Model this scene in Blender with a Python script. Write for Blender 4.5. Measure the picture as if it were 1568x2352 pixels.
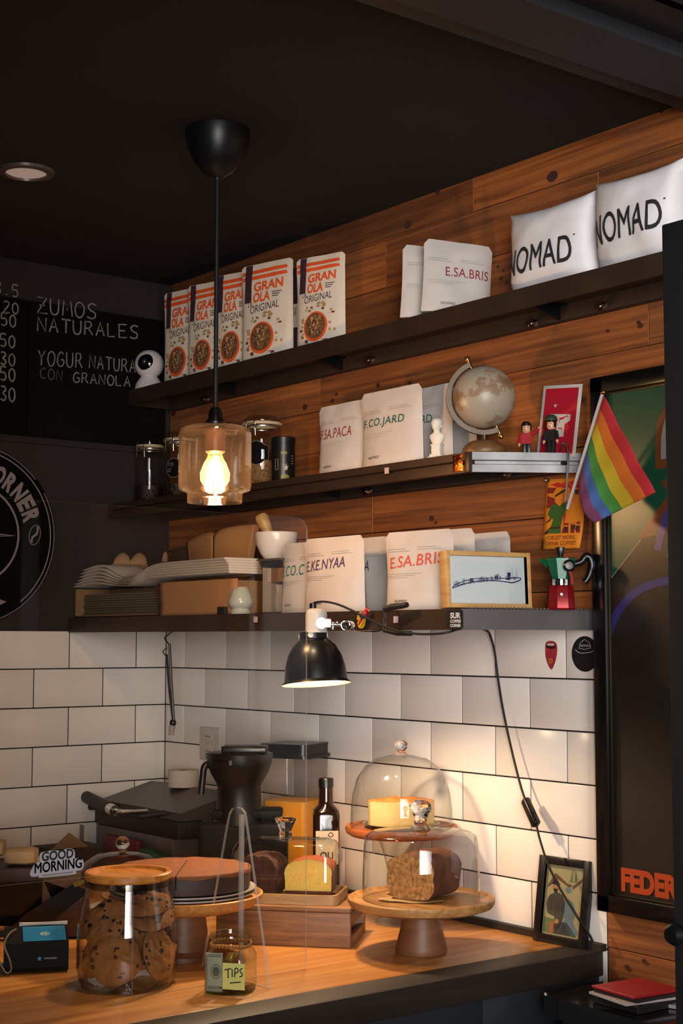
import bpy, bmesh, math, random
from mathutils import Vector, Matrix, noise
rnd = random.Random(7)
PI = math.pi
S = bpy.context.scene
COL = S.collection
for o in list(bpy.data.objects):
    bpy.data.objects.remove(o)

# ------------------------------------------------------------------ camera
FPX, CW, CH = 3435.1, 1568.0, 2352.0
CAM = Vector((3.544, -2.1398, 1.5499))
YAW, PITCH, ROLL = 2.4824, 0.0854, 0.0008
FW = Vector((math.cos(PITCH)*math.cos(YAW), math.cos(PITCH)*math.sin(YAW), math.sin(PITCH)))
RT = FW.cross(Vector((0, 0, 1))).normalized()
UP = RT.cross(FW)
RT, UP = RT*math.cos(ROLL)+UP*math.sin(ROLL), UP*math.cos(ROLL)-RT*math.sin(ROLL)
cd = bpy.data.cameras.new('camera')
co = bpy.data.objects.new('camera', cd)
COL.objects.link(co)
co.matrix_world = Matrix(((RT.x, UP.x, -FW.x, CAM.x), (RT.y, UP.y, -FW.y, CAM.y), (RT.z, UP.z, -FW.z, CAM.z), (0, 0, 0, 1)))
cd.sensor_fit = 'VERTICAL'
cd.sensor_height = 36.0
cd.lens = 36.0*FPX/CH
cd.clip_start = 0.05
S.camera = co

# ------------------------------------------------------------------ light, exposure
S.view_settings.view_transform = 'Standard'
S.view_settings.look = 'None'
S.view_settings.gamma = 1.0
S.view_settings.use_curve_mapping = False
S.view_settings.exposure = 0.0
S.cycles.max_bounces = 10
S.cycles.diffuse_bounces = 4
S.cycles.glossy_bounces = 5
S.cycles.transmission_bounces = 8
S.cycles.transparent_max_bounces = 48
S.cycles.caustics_reflective = False
S.cycles.caustics_refractive = False
S.cycles.sample_clamp_indirect = 4.0
w = bpy.data.worlds.new('daylight')
S.world = w
w.use_nodes = True
w.node_tree.nodes['Background'].inputs[0].default_value = (0.62, 0.78, 1.0, 1)
w.node_tree.nodes['Background'].inputs[1].default_value = 0.032

def area_light(name, loc, target, sx, sy, power, col):
    l = bpy.data.lights.new(name, 'AREA')
    l.shape = 'RECTANGLE'; l.size = sx; l.size_y = sy; l.energy = power; l.color = col
    l.spread = math.radians(50)
    o = bpy.data.objects.new(name, l); COL.objects.link(o)
    o.location = loc
    o.rotation_euler = (Vector(target)-Vector(loc)).to_track_quat('-Z', 'Y').to_euler()
    return o
# daylight coming in through the shop front behind the bar guests
area_light('shopfront_daylight', (4.9, -2.3, 1.75), (2.35, 0.0, 1.75), 1.9, 1.7, 26, (1.0, 0.95, 0.92))
PENDANT_POWER, CLIP_POWER = 9.3, 14.5
# warm recessed ceiling spot over the bar end, above the top of the photo
_l = bpy.data.lights.new('bar_ceiling_spot', 'SPOT'); _l.energy = 24.0; _l.color = (1.0, 0.72, 0.46); _l.shadow_soft_size = 0.05; _l.spot_size = math.radians(50); _l.spot_blend = 0.8
_o = bpy.data.objects.new('bar_ceiling_spot', _l); COL.objects.link(_o); _o.location = (1.52, -0.78, 2.50); _o.rotation_euler = (Vector((1.30, -0.50, 0.97))-Vector((1.52, -0.78, 2.50))).to_track_quat('-Z', 'Y').to_euler()

# ------------------------------------------------------------------ helpers
def at(px, py, axis, val):
    """Point of the room seen at a spot of the photograph on the plane axis = val."""
    d = FW + RT*((px-CW/2)/FPX) + UP*((CH/2-py)/FPX)
    t = (val-CAM[axis])/d[axis]
    return CAM + d*t
def xcol(px, y, z):
    """x of the point on the line (y, z) that stands at image column px."""
    lo, hi = -1.0, 3.2
    for _ in range(50):
        m = (lo+hi)/2
        q = Vector((m, y, z))-CAM
        if CW/2+FPX*q.dot(RT)/q.dot(FW) < px: lo = m
        else: hi = m
    return lo
def zrow(py, x, y):
    lo, hi = 0.0, 3.0
    for _ in range(50):
        m = (lo+hi)/2
        q = Vector((x, y, m))-CAM
        if CH/2-FPX*q.dot(UP)/q.dot(FW) > py: lo = m
        else: hi = m
    return lo
def lin(h):
    h = h.lstrip('#')
    r = []
    for i in (0, 2, 4):
        c = int(h[i:i+2], 16)/255
        r.append(c/12.92 if c <= 0.04045 else ((c+0.055)/1.055)**2.4)
    return (r[0], r[1], r[2], 1.0)

class NT:
    def __init__(s, name):
        s.m = bpy.data.materials.new(name); s.m.use_nodes = True
        s.t = s.m.node_tree; s.t.nodes.clear()
        s.out = s.n('ShaderNodeOutputMaterial')
    def n(s, t, **k):
        x = s.t.nodes.new(t)
        for a, b in k.items(): setattr(x, a, b)
        return x
    def l(s, a, b): s.t.links.new(a, b)
MATS = {}
def mat(name, col, rough=0.5, metal=0.0, var=0.0, vscale=6.0, bump=0.0, bscale=60.0, spec=0.5, sub=0.0, emit=0.0, ecol=None, stretch=None, trans=0.0):
    if name in MATS: return MATS[name]
    k = NT(name)
    p = k.n('ShaderNodeBsdfPrincipled')
    c = lin(col) if isinstance(col, str) else col
    p.inputs['Base Color'].default_value = c
    p.inputs['Roughness'].default_value = rough
    p.inputs['Metallic'].default_value = metal
    p.inputs['Specular IOR Level'].default_value = spec
    if sub:
        p.inputs['Subsurface Weight'].default_value = sub; p.inputs['Subsurface Radius'].default_value = (1.0, 0.45, 0.12); p.inputs['Subsurface Scale'].default_value = 0.03
    if emit:
        p.inputs['Emission Color'].default_value = lin(ecol or col)
        p.inputs['Emission Strength'].default_value = emit
    tc = k.n('ShaderNodeTexCoord')
    vec = tc.outputs['Object']
    if stretch:
        mp = k.n('ShaderNodeMapping'); mp.inputs['Scale'].default_value = stretch
        k.l(vec, mp.inputs[0]); vec = mp.outputs[0]
    if var:
        nz = k.n('ShaderNodeTexNoise'); nz.inputs['Scale'].default_value = vscale; nz.inputs['Detail'].default_value = 6
        k.l(vec, nz.inputs['Vector'])
        mr = k.n('ShaderNodeMapRange'); mr.inputs[1].default_value = 0.3; mr.inputs[2].default_value = 0.7
        mr.inputs[3].default_value = 1-var; mr.inputs[4].default_value = 1+var
        k.l(nz.outputs[0], mr.inputs[0])
        mx = k.n('ShaderNodeVectorMath', operation='SCALE'); mx.inputs[0].default_value = c[:3]
        k.l(mr.outputs[0], mx.inputs['Scale']); k.l(mx.outputs[0], p.inputs['Base Color'])
    if bump:
        nb = k.n('ShaderNodeTexNoise'); nb.inputs['Scale'].default_value = bscale; nb.inputs['Detail'].default_value = 5
        k.l(vec, nb.inputs['Vector'])
        bp = k.n('ShaderNodeBump'); bp.inputs['Strength'].default_value = bump; bp.inputs['Distance'].default_value = 0.004
        k.l(nb.outputs[0], bp.inputs['Height']); k.l(bp.outputs[0], p.inputs['Normal'])
    k.l(p.outputs[0], k.out.inputs[0])
    MATS[name] = k.m
    return k.m
def glass(name, tint='#fafbfa', edge='#c4ccc8', refl=1.0, rough=0.0, haze=0.0, hcol='#ffe6cc'):
    """Thin clear glass: see-through, a fresnel sheen, denser towards its edges."""
    if name in MATS: return MATS[name]
    k = NT(name)
    lw = k.n('ShaderNodeLayerWeight'); lw.inputs['Blend'].default_value = 0.35
    mc = k.n('ShaderNodeMix', data_type='RGBA')
    mc.inputs['A'].default_value = lin(tint); mc.inputs['B'].default_value = lin(edge)
    pw = k.n('ShaderNodeMath', operation='POWER'); pw.inputs[1].default_value = 3.0
    k.l(lw.outputs['Facing'], pw.inputs[0]); k.l(pw.outputs[0], mc.inputs['Factor'])
    tr = k.n('ShaderNodeBsdfTransparent'); k.l(mc.outputs['Result'], tr.inputs[0])
    gl = k.n('ShaderNodeBsdfGlossy'); gl.inputs['Roughness'].default_value = rough
    l2 = k.n('ShaderNodeLayerWeight'); l2.inputs['Blend'].default_value = 0.5
    p5 = k.n('ShaderNodeMath', operation='POWER'); p5.inputs[1].default_value = 4.5
    k.l(l2.outputs['Facing'], p5.inputs[0])
    mu = k.n('ShaderNodeMath', operation='MULTIPLY_ADD'); mu.inputs[1].default_value = 0.55*refl; mu.inputs[2].default_value = 0.035*refl; mu.use_clamp = True
    k.l(p5.outputs[0], mu.inputs[0])
    ms = k.n('ShaderNodeMixShader'); k.l(mu.outputs[0], ms.inputs[0]); k.l(tr.outputs[0], ms.inputs[1]); k.l(gl.outputs[0], ms.inputs[2])
    last = ms
    if haze:      # faint diffuse share added so the glass seems to glow
        df = k.n('ShaderNodeBsdfDiffuse'); tl = k.n('ShaderNodeBsdfTranslucent')
        df.inputs[0].default_value = lin(hcol); tl.inputs[0].default_value = lin(hcol)
        mh = k.n('ShaderNodeMixShader'); mh.inputs[0].default_value = 0.5; k.l(df.outputs[0], mh.inputs[1]); k.l(tl.outputs[0], mh.inputs[2])
        pm = k.n('ShaderNodeMath', operation='MULTIPLY_ADD'); pm.inputs[1].default_value = haze*4; pm.inputs[2].default_value = haze
        k.l(p5.outputs[0], pm.inputs[0])
        last = k.n('ShaderNodeMixShader'); k.l(pm.outputs[0], last.inputs[0]); k.l(ms.outputs[0], last.inputs[1]); k.l(mh.outputs[0], last.inputs[2])
    k.l(last.outputs[0], k.out.inputs[0])
    MATS[name] = k.m
    return k.m
def wood(name, c1, c2, scale=(3, 40, 40), rough=0.45, island=0.0, knots=False, bump=0.25, c3=None, coord='Object'):
    if name in MATS: return MATS[name]
    k = NT(name)
    p = k.n('ShaderNodeBsdfPrincipled'); p.inputs['Roughness'].default_value = rough
    tc = k.n('ShaderNodeTexCoord')
    mp = k.n('ShaderNodeMapping'); mp.inputs['Scale'].default_value = scale
    vec = tc.outputs[coord]
    geo = k.n('ShaderNodeNewGeometry')
    if island:
        ad = k.n('ShaderNodeVectorMath', operation='MULTIPLY_ADD')
        cb = k.n('ShaderNodeCombineXYZ')
        for i in range(3): k.l(geo.outputs['Random Per Island'], cb.inputs[i])
        ad.inputs[1].default_value = (37, 11, 23)
        k.l(cb.outputs[0], ad.inputs[0]); k.l(vec, ad.inputs[2]); vec = ad.outputs[0]
    k.l(vec, mp.inputs[0])
    n1 = k.n('ShaderNodeTexNoise'); n1.inputs['Scale'].default_value = 1.0; n1.inputs['Detail'].default_value = 8; n1.inputs['Distortion'].default_value = 0.8
    k.l(mp.outputs[0], n1.inputs['Vector'])
    r = k.n('ShaderNodeValToRGB')
    r.color_ramp.elements[0].position = 0.32; r.color_ramp.elements[0].color = lin(c1)
    r.color_ramp.elements[1].position = 0.68; r.color_ramp.elements[1].color = lin(c2)
    k.l(n1.outputs[0], r.inputs[0])
    colr = r.outputs[0]
    if c3:   # weathered stain in patches
        n2 = k.n('ShaderNodeTexNoise'); n2.inputs['Scale'].default_value = 2.6; n2.inputs['Detail'].default_value = 5
        m2 = k.n('ShaderNodeMapping'); m2.inputs['Scale'].default_value = (1, 3, 3)
        k.l(vec, m2.inputs[0]); k.l(m2.outputs[0], n2.inputs['Vector'])
        mr = k.n('ShaderNodeMapRange'); mr.inputs[1].default_value = 0.45; mr.inputs[2].default_value = 0.72; mr.inputs[4].default_value = 0.5
        k.l(n2.outputs[0], mr.inputs[0])
        mx = k.n('ShaderNodeMix', data_type='RGBA'); mx.inputs['B'].default_value = lin(c3)
        k.l(mr.outputs[0], mx.inputs['Factor']); k.l(colr, mx.inputs['A']); colr = mx.outputs['Result']
    if knots:
        vo = k.n('ShaderNodeTexVoronoi'); vo.inputs['Scale'].default_value = 4.3
        m3 = k.n('ShaderNodeMapping'); m3.inputs['Scale'].default_value = (1.0, 1.7, 1.7)
        k.l(vec, m3.inputs[0]); k.l(m3.outputs[0], vo.inputs['Vector'])
        mr = k.n('ShaderNodeMapRange'); mr.inputs[1].default_value = 0.045; mr.inputs[2].default_value = 0.09; mr.inputs[3].default_value = 0.8; mr.inputs[4].default_value = 0.0
        k.l(vo.outputs[0], mr.inputs[0])
        mx = k.n('ShaderNodeMix', data_type='RGBA'); mx.inputs['B'].default_value = lin('#2a1608')
        k.l(mr.outputs[0], mx.inputs['Factor']); k.l(colr, mx.inputs['A']); colr = mx.outputs['Result']
    if island:
        mr = k.n('ShaderNodeMapRange'); mr.inputs[3].default_value = 1-island; mr.inputs[4].default_value = 1+island
        k.l(geo.outputs['Random Per Island'], mr.inputs[0])
        sc = k.n('ShaderNodeVectorMath', operation='SCALE'); k.l(colr, sc.inputs[0]); k.l(mr.outputs[0], sc.inputs['Scale']); colr = sc.outputs[0]
    k.l(colr, p.inputs['Base Color'])
    bp = k.n('ShaderNodeBump'); bp.inputs['Strength'].default_value = bump; bp.inputs['Distance'].default_value = 0.003
    k.l(n1.outputs[0], bp.inputs['Height']); k.l(bp.outputs[0], p.inputs['Normal'])
    k.l(p.outputs[0], k.out.inputs[0])
    MATS[name] = k.m
    return k.m

class MB:
    """Collects shapes into one mesh."""
    def __init__(s):
        s.v, s.f, s.mi = [], [], []
    def add(s, vs, fs, mi=0, M=None):
        b = len(s.v)
        s.v += [(M @ Vector(p)) if M else Vector(p) for p in vs]
        s.f += [tuple(i+b for i in f) for f in fs]
        s.mi += [mi]*len(fs)
        return s
    def bm(s, bm, mi=0, M=None):
        bm.verts.ensure_lookup_table(); bm.verts.index_update()
        s.add([v.co.copy() for v in bm.verts], [[v.index for v in f.verts] for f in bm.faces], mi, M)
        bm.free(); return s
    def box(s, c, size, mi=0, M=None, bev=0.0, seg=2):
        bm = bmesh.new(); bmesh.ops.create_cube(bm, size=1)
        for v in bm.verts: v.co = Vector((v.co.x*size[0]+c[0], v.co.y*size[1]+c[1], v.co.z*size[2]+c[2]))
        if bev: bmesh.ops.bevel(bm, geom=bm.edges[:], offset=bev, segments=seg, profile=0.5, affect='EDGES')
        return s.bm(bm, mi, M)
    def box2(s, a, b, mi=0, M=None, bev=0.0, seg=2):
        return s.box([(a[i]+b[i])/2 for i in range(3)], [abs(b[i]-a[i]) for i in range(3)], mi, M, bev, seg)
    def lathe(s, prof, n=40, mi=0, M=None, closed=False, a0=0.0, a1=2*PI):
        full = abs(a1-a0-2*PI) < 1e-6
        m = n if full else n+1
        vs, fs = [], []
        for (r, z) in prof:
            for i in range(m):
                a = a0+(a1-a0)*i/n
                vs.append((r*math.cos(a), r*math.sin(a), z))
        P = len(prof)
        for j in range(P if closed else P-1):
            j2 = (j+1) % P
            for i in range(n):
                i2 = (i+1) % m
                fs.append((j*m+i, j*m+i2, j2*m+i2, j2*m+i))
        return s.add(vs, fs, mi, M)
    def cyl(s, p0, p1, r0, r1=None, n=20, mi=0, M=None, cap=True):
        r1 = r0 if r1 is None else r1
        p0, p1 = Vector(p0), Vector(p1)
        q = (p1-p0).to_track_quat('Z', 'Y').to_matrix().to_4x4(); q.translation = p0
        L = (p1-p0).length
        pr = [(r0, 0), (r1, L)]
        if cap: pr = [(0.0, 0)]+pr+[(0.0, L)]
        return s.lathe(pr, n, mi, (M @ q) if M else q)
    def tube(s, pts, r, n=10, mi=0, M=None, closed=False, cap=True):
        pts = [Vector(p) for p in pts]
        m = len(pts); rr = r if isinstance(r, (list, tuple)) else [r]*m
        vs, fs = [], []
        up = None
        for i, p in enumerate(pts):
            a = pts[(i-1) % m] if (closed or i > 0) else p
            b = pts[(i+1) % m] if (closed or i < m-1) else p
            d = (b-a).normalized()
            if up is None:
                up = Vector((0, 0, 1)) if abs(d.z) < 0.9 else Vector((1, 0, 0))
            sd = d.cross(up).normalized(); up = sd.cross(d).normalized()
            for k in range(n):
                t = 2*PI*k/n
                vs.append(p+(sd*math.cos(t)+up*math.sin(t))*rr[i])
        for i in range(m if closed else m-1):
            i2 = (i+1) % m
            for k in range(n):
                k2 = (k+1) % n
                fs.append((i*n+k, i*n+k2, i2*n+k2, i2*n+k))
        if cap and not closed:
            fs.append(tuple(range(n))[::-1]); fs.append(tuple((m-1)*n+k for k in range(n)))
        return s.add(vs, fs, mi, M)
    def grid(s, fn, nu, nv, mi=0, M=None, flip=False):
        vs = [fn(i/nu, j/nv) for j in range(nv+1) for i in range(nu+1)]
        fs = []
        for j in range(nv):
            for i in range(nu):
                a = j*(nu+1)+i
                q = (a, a+1, a+nu+2, a+nu+1)
                fs.append(q[::-1] if flip else q)
        return s.add(vs, fs, mi, M)
    def prism(s, pts, h0, h1, mi=0, M=None, axis=2):
        """Polygon (2-D) extruded between h0 and h1 along an axis (2: xy polygon, 1: xz polygon, 0: yz polygon)."""
        def P(p, h):
            return (p[0], p[1], h) if axis == 2 else ((p[0], h, p[1]) if axis == 1 else (h, p[0], p[1]))
        n = len(pts)
        vs = [P(p, h0) for p in pts]+[P(p, h1) for p in pts]
        fs = [tuple(range(n))[::-1], tuple(range(n, 2*n))]
        fs += [(i, (i+1) % n, n+(i+1) % n, n+i) for i in range(n)]
        return s.add(vs, fs, mi, M)
    def sphere(s, c, r, mi=0, M=None, n=24, m=14):
        sc = r if isinstance(r, (tuple, list)) else (r, r, r)
        T = Matrix.Translation(c) @ Matrix.Diagonal((sc[0], sc[1], sc[2], 1))
        pr = [(math.sin(PI*j/m), -math.cos(PI*j/m)) for j in range(m+1)]
        return s.lathe(pr, n, mi, (M @ T) if M else T)
    def build(s, name, mats, parent=None, smooth=True, ang=35, fix=True):
        me = bpy.data.meshes.new(name)
        me.from_pydata([tuple(p) for p in s.v], [], s.f)
        for m in (mats if isinstance(mats, (list, tuple)) else [mats]): me.materials.append(m)
        me.polygons.foreach_set('material_index', s.mi)
        if fix:
            b = bmesh.new(); b.from_mesh(me)
            bmesh.ops.remove_doubles(b, verts=b.verts[:], dist=1e-6)
            bmesh.ops.recalc_face_normals(b, faces=b.faces[:])
            b.to_mesh(me); b.free()
        if smooth:
            me.polygons.foreach_set('use_smooth', [True]*len(me.polygons))
            me.set_sharp_from_angle(angle=math.radians(ang))
        me.update()
        o = bpy.data.objects.new(name, me); COL.objects.link(o)
        if parent: o.parent = parent
        return o
def tag(o, label, cat, group=None):
    o['label'] = label; o['category'] = cat
    if group: o['group'] = group
    return o
def thing(name, label, cat, loc=(0, 0, 0), rz=0.0, group=None, rot=None):
    o = bpy.data.objects.new(name, None); COL.objects.link(o)
    o.empty_display_size = 0.02
    o.location = loc; o.rotation_euler = rot or (0, 0, rz)
    return tag(o, label, cat, group)
def struct(o):
    o['kind'] = 'structure'; return o
def copy_thing(src, loc, rz, label, group=None, rot=None):
    r = src.copy(); COL.objects.link(r); r.location = loc; r.rotation_euler = rot or (0, 0, rz)
    r['label'] = label
    if group: r['group'] = group
    for ch in list(src.children):
        c = ch.copy(); COL.objects.link(c); c.parent = r
        for g in list(ch.children):
            d = g.copy(); COL.objects.link(d); d.parent = c
    return r
TXT = {}
def text_geo(s, bold=0.0, space=1.0):
    """Lettering as flat triangles, fitted to a 0..1 box in x and y."""
    key = (s, bold, space)
    if key not in TXT:
        cu = bpy.data.curves.new('t', 'FONT'); cu.body = s; cu.offset = min(bold, 0) if 'M' in s else bold; cu.resolution_u = 4; cu.space_character = space
        ob = bpy.data.objects.new('t', cu); COL.objects.link(ob)
        bpy.context.view_layer.update()
        me = bpy.data.meshes.new_from_object(ob.evaluated_get(bpy.context.evaluated_depsgraph_get()))
        vs = [v.co.copy() for v in me.vertices]; fs = [tuple(p.vertices) for p in me.polygons]
        bpy.data.objects.remove(ob); bpy.data.curves.remove(cu); bpy.data.meshes.remove(me)
        x0 = min(v.x for v in vs); x1 = max(v.x for v in vs); y0 = min(v.y for v in vs); y1 = max(v.y for v in vs)
        TXT[key] = ([((v.x-x0)/(x1-x0), (v.y-y0)/(y1-y0)) for v in vs], fs)
    return TXT[key]
FINE = {}
def fine(vs, fs, *key):
    """Splits long triangles so that lettering follows a curved surface."""
    if key in FINE: return FINE[key]
    lim = 0.16/max(2, len(key[0])); vs = list(vs); mid = {}; todo = []; done = []
    for f in fs:
        for i in range(1, len(f)-1): todo.append((f[0], f[i], f[i+1]))
    while todo:
        f = todo.pop()
        d = [max(abs(vs[f[i]][0]-vs[f[(i+1) % 3]][0]), 0.25*abs(vs[f[i]][1]-vs[f[(i+1) % 3]][1])) for i in range(3)]
        i = d.index(max(d))
        if d[i] < lim: done.append(f); continue
        a, b, c = f[i], f[(i+1) % 3], f[(i+2) % 3]
        e = (min(a, b), max(a, b))
        if e not in mid:
            mid[e] = len(vs); vs.append(((vs[a][0]+vs[b][0])/2, (vs[a][1]+vs[b][1])/2))
        todo += [(a, mid[e], c), (mid[e], b, c)]
    FINE[key] = (vs, done)
    return FINE[key]
def put_text(mb, surf, s, box, mi=0, bold=0.0, shear=0.0, rot=0.0, space=1.0):
    """Lays lettering on a surface function surf(u, v); box = u0, v0, u1, v1; rot = rise of v over the width."""
    vs, fs = text_geo(s, bold, space)
    u0, v0, u1, v1 = box
    out = []
    vs, fs = fine(vs, fs, s, bold, space)
    e = max(0, bold)/len(s)/0.62 if 'M' in s else 0     # M loses its inside when thickened: overlay shifted strokes
    for dx, dy in (((0, 0), (e, 0), (-e, 0), (0, e*len(s)*0.8), (0, -e*len(s)*0.8)) if e else ((0, 0),)):
        out = []
        for x, y in vs:
            x, y = x+dx, y+dy
            u = u0+(u1-u0)*x+shear*(v1-v0)*y
            out.append(surf(u, v0+(v1-v0)*y+rot*x))
        mb.add(out, fs, mi)
def put_poly(mb, surf, pts, mi=0):
    mb.add([surf(u, v) for u, v in pts], [tuple(range(len(pts)))], mi)
def put_rect(mb, surf, u0, v0, u1, v1, mi=0, nu=4, nv=2):
    mb.grid(lambda a, b: surf(u0+(u1-u0)*a, v0+(v1-v0)*b), nu, nv, mi)
def put_disc(mb, surf, cu, cv, ru, rv, mi=0, n=24, r0=0.0):
    if r0 <= 0:
        mb.add([surf(cu, cv)]+[surf(cu+ru*math.cos(2*PI*i/n), cv+rv*math.sin(2*PI*i/n)) for i in range(n)], [(0, i+1, (i+1) % n+1) for i in range(n)], mi)
    else:
        mb.add([surf(cu+k*ru*math.cos(2*PI*i/n), cv+k*rv*math.sin(2*PI*i/n)) for k in (r0, 1.0) for i in range(n)], [(i, (i+1) % n, n+(i+1) % n, n+i) for i in range(n)], mi)
def put_stroke(mb, surf, pts, wid, mi=0, asp=1.0):
    """A drawn line: a ribbon of a constant width along pts (u, v); asp = size of one v unit over one u unit."""
    n = len(pts); L, R = [], []
    for i, (u, v) in enumerate(pts):
        a = pts[max(0, i-1)]; b = pts[min(n-1, i+1)]
        dx, dy = b[0]-a[0], (b[1]-a[1])*asp
        d = math.hypot(dx, dy) or 1.0
        nx, ny = -dy/d*wid/2, dx/d*wid/2/asp
        L.append(surf(u+nx, v+ny)); R.append(surf(u-nx, v-ny))
    mb.add(L+R, [(i, i+1, n+i+1, n+i) for i in range(n-1)], mi)
def plane_map(o, ex, ey, off=None):
    o, ex, ey = Vector(o), Vector(ex), Vector(ey)
    nn = ex.cross(ey).normalized()*(0.0008 if off is None else off)
    return lambda u, v: o+ex*u+ey*v+nn
STROKE = {   # hand lettering as pen strokes on a 1 x 1 cell
 'Z': [[(0, 1), (.9, 1), (0, 0), (1, 0)], [(.2, .5), (.75, .52)]], 'U': [[(0, 1), (.05, .25), (.3, 0), (.7, .05), (.85, .4), (.85, 1)]],
 'M': [[(0, 0), (.1, 1), (.45, .35), (.8, 1), (1, 0)]], 'O': [[(.5, 1), (.15, .85), (0, .45), (.2, .05), (.6, 0), (.9, .3), (.9, .75), (.5, 1)]],
 'S': [[(.9, .9), (.5, 1), (.1, .8), (.3, .55), (.8, .4), (.8, .1), (.4, 0), (0, .1)]], 'N': [[(0, 0), (.05, 1), (.85, 0), (.9, 1)]],
 'A': [[(0, 0), (.45, 1), (.9, 0)], [(.2, .38), (.75, .38)]], 'T': [[(0, 1), (1, .97)], [(.5, 1), (.5, 0)]],
 'R': [[(0, 0), (.05, 1), (.6, .98), (.75, .75), (.5, .5), (.05, .48)], [(.4, .5), (.9, 0)]], 'L': [[(0, 1), (.05, 0), (.8, .03)]],
 'E': [[(.85, 1), (0, .98), (.05, 0), (.9, .02)], [(.05, .52), (.7, .52)]], 'Y': [[(0, 1), (.4, .5), (.9, 1)], [(.42, .5), (.4, 0)]],
 'G': [[(.85, .85), (.5, 1), (.1, .7), (.05, .25), (.4, 0), (.85, .15), (.88, .45), (.5, .45)]], 'C': [[(.85, .9), (.45, 1), (.05, .6), (.15, .15), (.5, 0), (.85, .1)]],
 'I': [[(.5, 1), (.5, 0)]], 'P': [[(.1, 0), (.1, 1), (.65, .98), (.8, .72), (.55, .48), (.1, .46)]], 'K': [[(0, 1), (0, 0)], [(.8, 1), (.05, .45), (.85, 0)]],
 '0': [[(.5, 1), (.1, .75), (.1, .25), (.5, 0), (.85, .25), (.85, .75), (.5, 1)]], '2': [[(.05, .8), (.4, 1), (.8, .75), (.05, 0), (.9, .03)]],
 '3': [[(.1, .95), (.6, 1), (.8, .75), (.4, .52), (.85, .3), (.6, 0), (.1, .08)]], '5': [[(.85, 1), (.15, 1), (.1, .55), (.6, .6), (.85, .3), (.6, 0), (.1, .05)]],
 '8': [[(.5, .5), (.15, .75), (.5, 1), (.8, .75), (.5, .5), (.1, .25), (.5, 0), (.85, .25), (.5, .5)]], '.': [[(.4, .02), (.55, .08)]], ' ': []}
def smooth_pts(p, k=4):
    if len(p) < 3: return p
    out = []
    for i in range(len(p)-1):
        p0, p1, p2, p3 = p[max(0, i-1)], p[i], p[i+1], p[min(len(p)-1, i+2)]
        for j in range(k):
            t = j/k
            out.append(tuple(0.5*((2*p1[q])+(-p0[q]+p2[q])*t+(2*p0[q]-5*p1[q]+4*p2[q]-p3[q])*t*t+(-p0[q]+3*p1[q]-3*p2[q]+p3[q])*t**3) for q in range(len(p1))))
    out.append(tuple(p[-1]))
    return out
def hand_text(mb, surf, s, u, v, cw, ch, wid, mi=0, rise=0.0, gap=1.3):
    for i, chx in enumerate(s):
        for st in STROKE.get(chx, []):
            pts = [(u+(i*gap+x)*cw, v+y*ch+rise*(i*gap+x)) for x, y in (smooth_pts(st, 3) if chx in 'OSUGC0235' else st)]
            put_stroke(mb, surf, pts, wid, mi)
# ------------------------------------------------------------------ materials of the setting
M_tile = mat('glazed_white_tile', '#ebe3da', rough=0.25, var=0.03, vscale=3, bump=0.02, bscale=9)
M_grout = mat('dark_grout', '#15110f', rough=0.9)
M_plank = wood('reclaimed_plank', '#66340f', '#9d5a24', (2.6, 60, 75), rough=0.8, island=0.38, knots=True, bump=0.35, c3='#4a3526')
M_darkwall = mat('dark_painted_wall', '#322c2b', rough=0.9, spec=0.15, var=0.08, bump=0.15, bscale=160)
M_ceil = mat('dark_ceiling', '#2c2c2f', rough=0.95, spec=0.2, var=0.06, bump=0.2, bscale=220)
M_board = mat('chalkboard', '#0c0c0c', rough=0.9, spec=0.12, var=0.25, vscale=5)
M_chalk = mat('chalk', '#86837e', rough=0.95, var=0.3, vscale=60)
M_chalkdim = mat('faint_chalk', '#56534c', rough=0.95, var=0.3, vscale=60)
M_black = mat('matte_black', '#0e0e10', rough=0.6)
M_blackplastic = mat('black_plastic', '#0d0d0e', rough=0.32)
M_counter = wood('counter_oak', '#b06f30', '#cb9150', (55, 3.0, 55), rough=0.38, bump=0.06)
M_edge = wood('dark_counter_edge', '#1f1813', '#2e241c', (2, 2, 30), rough=0.6, bump=0.1)
M_barfront = mat('blue_black_panel', '#1b2026', rough=0.5, var=0.15, vscale=4)
M_steelbrown = mat('brown_patina_steel', '#4a3a30', rough=0.42, metal=0.55, var=0.18, vscale=8, bump=0.08, bscale=30)
M_steelraw = mat('raw_galvanised_steel', '#9a9a9c', rough=0.5, metal=0.25, var=0.3, vscale=14, bump=0.05, bscale=40)
M_steel = mat('brushed_steel', '#b7b6b4', rough=0.28, metal=1.0, var=0.05)
M_chrome = mat('chrome', '#d8d8d8', rough=0.08, metal=1.0)
M_iron = mat('black_iron', '#17181a', rough=0.5, metal=0.6)
M_deck = wood('dark_shelf_deck', '#2a1c14', '#3b2a1f', (2, 30, 30), rough=0.7, bump=0.2)

# ------------------------------------------------------------------ room shell
CEIL = 2.537
ZA = 1.475
def slab(name, a, b, m):
    return struct(MB().box2(a, b).build(name, m, smooth=False))
slab('floor', (-0.2, -6.5, -0.1), (6.5, 0.2, 0.0), mat('dark_floor', '#2b2724', rough=0.5, var=0.2))
slab('ceiling', (-0.2, -6.5, CEIL), (6.5, 0.2, CEIL+0.1), M_ceil)
slab('wall_left', (-0.2, -6.5, 0.0), (0.0004, 0.2, 1.5745), M_grout)
slab('wall_right', (-0.2, 0.012, 0.0), (6.5, 0.2, CEIL), M_grout)
slab('wall_right_grout', (0.0, -0.0006, 0.9), (1.5945, 0.012, 1.5745), M_grout)
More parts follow.
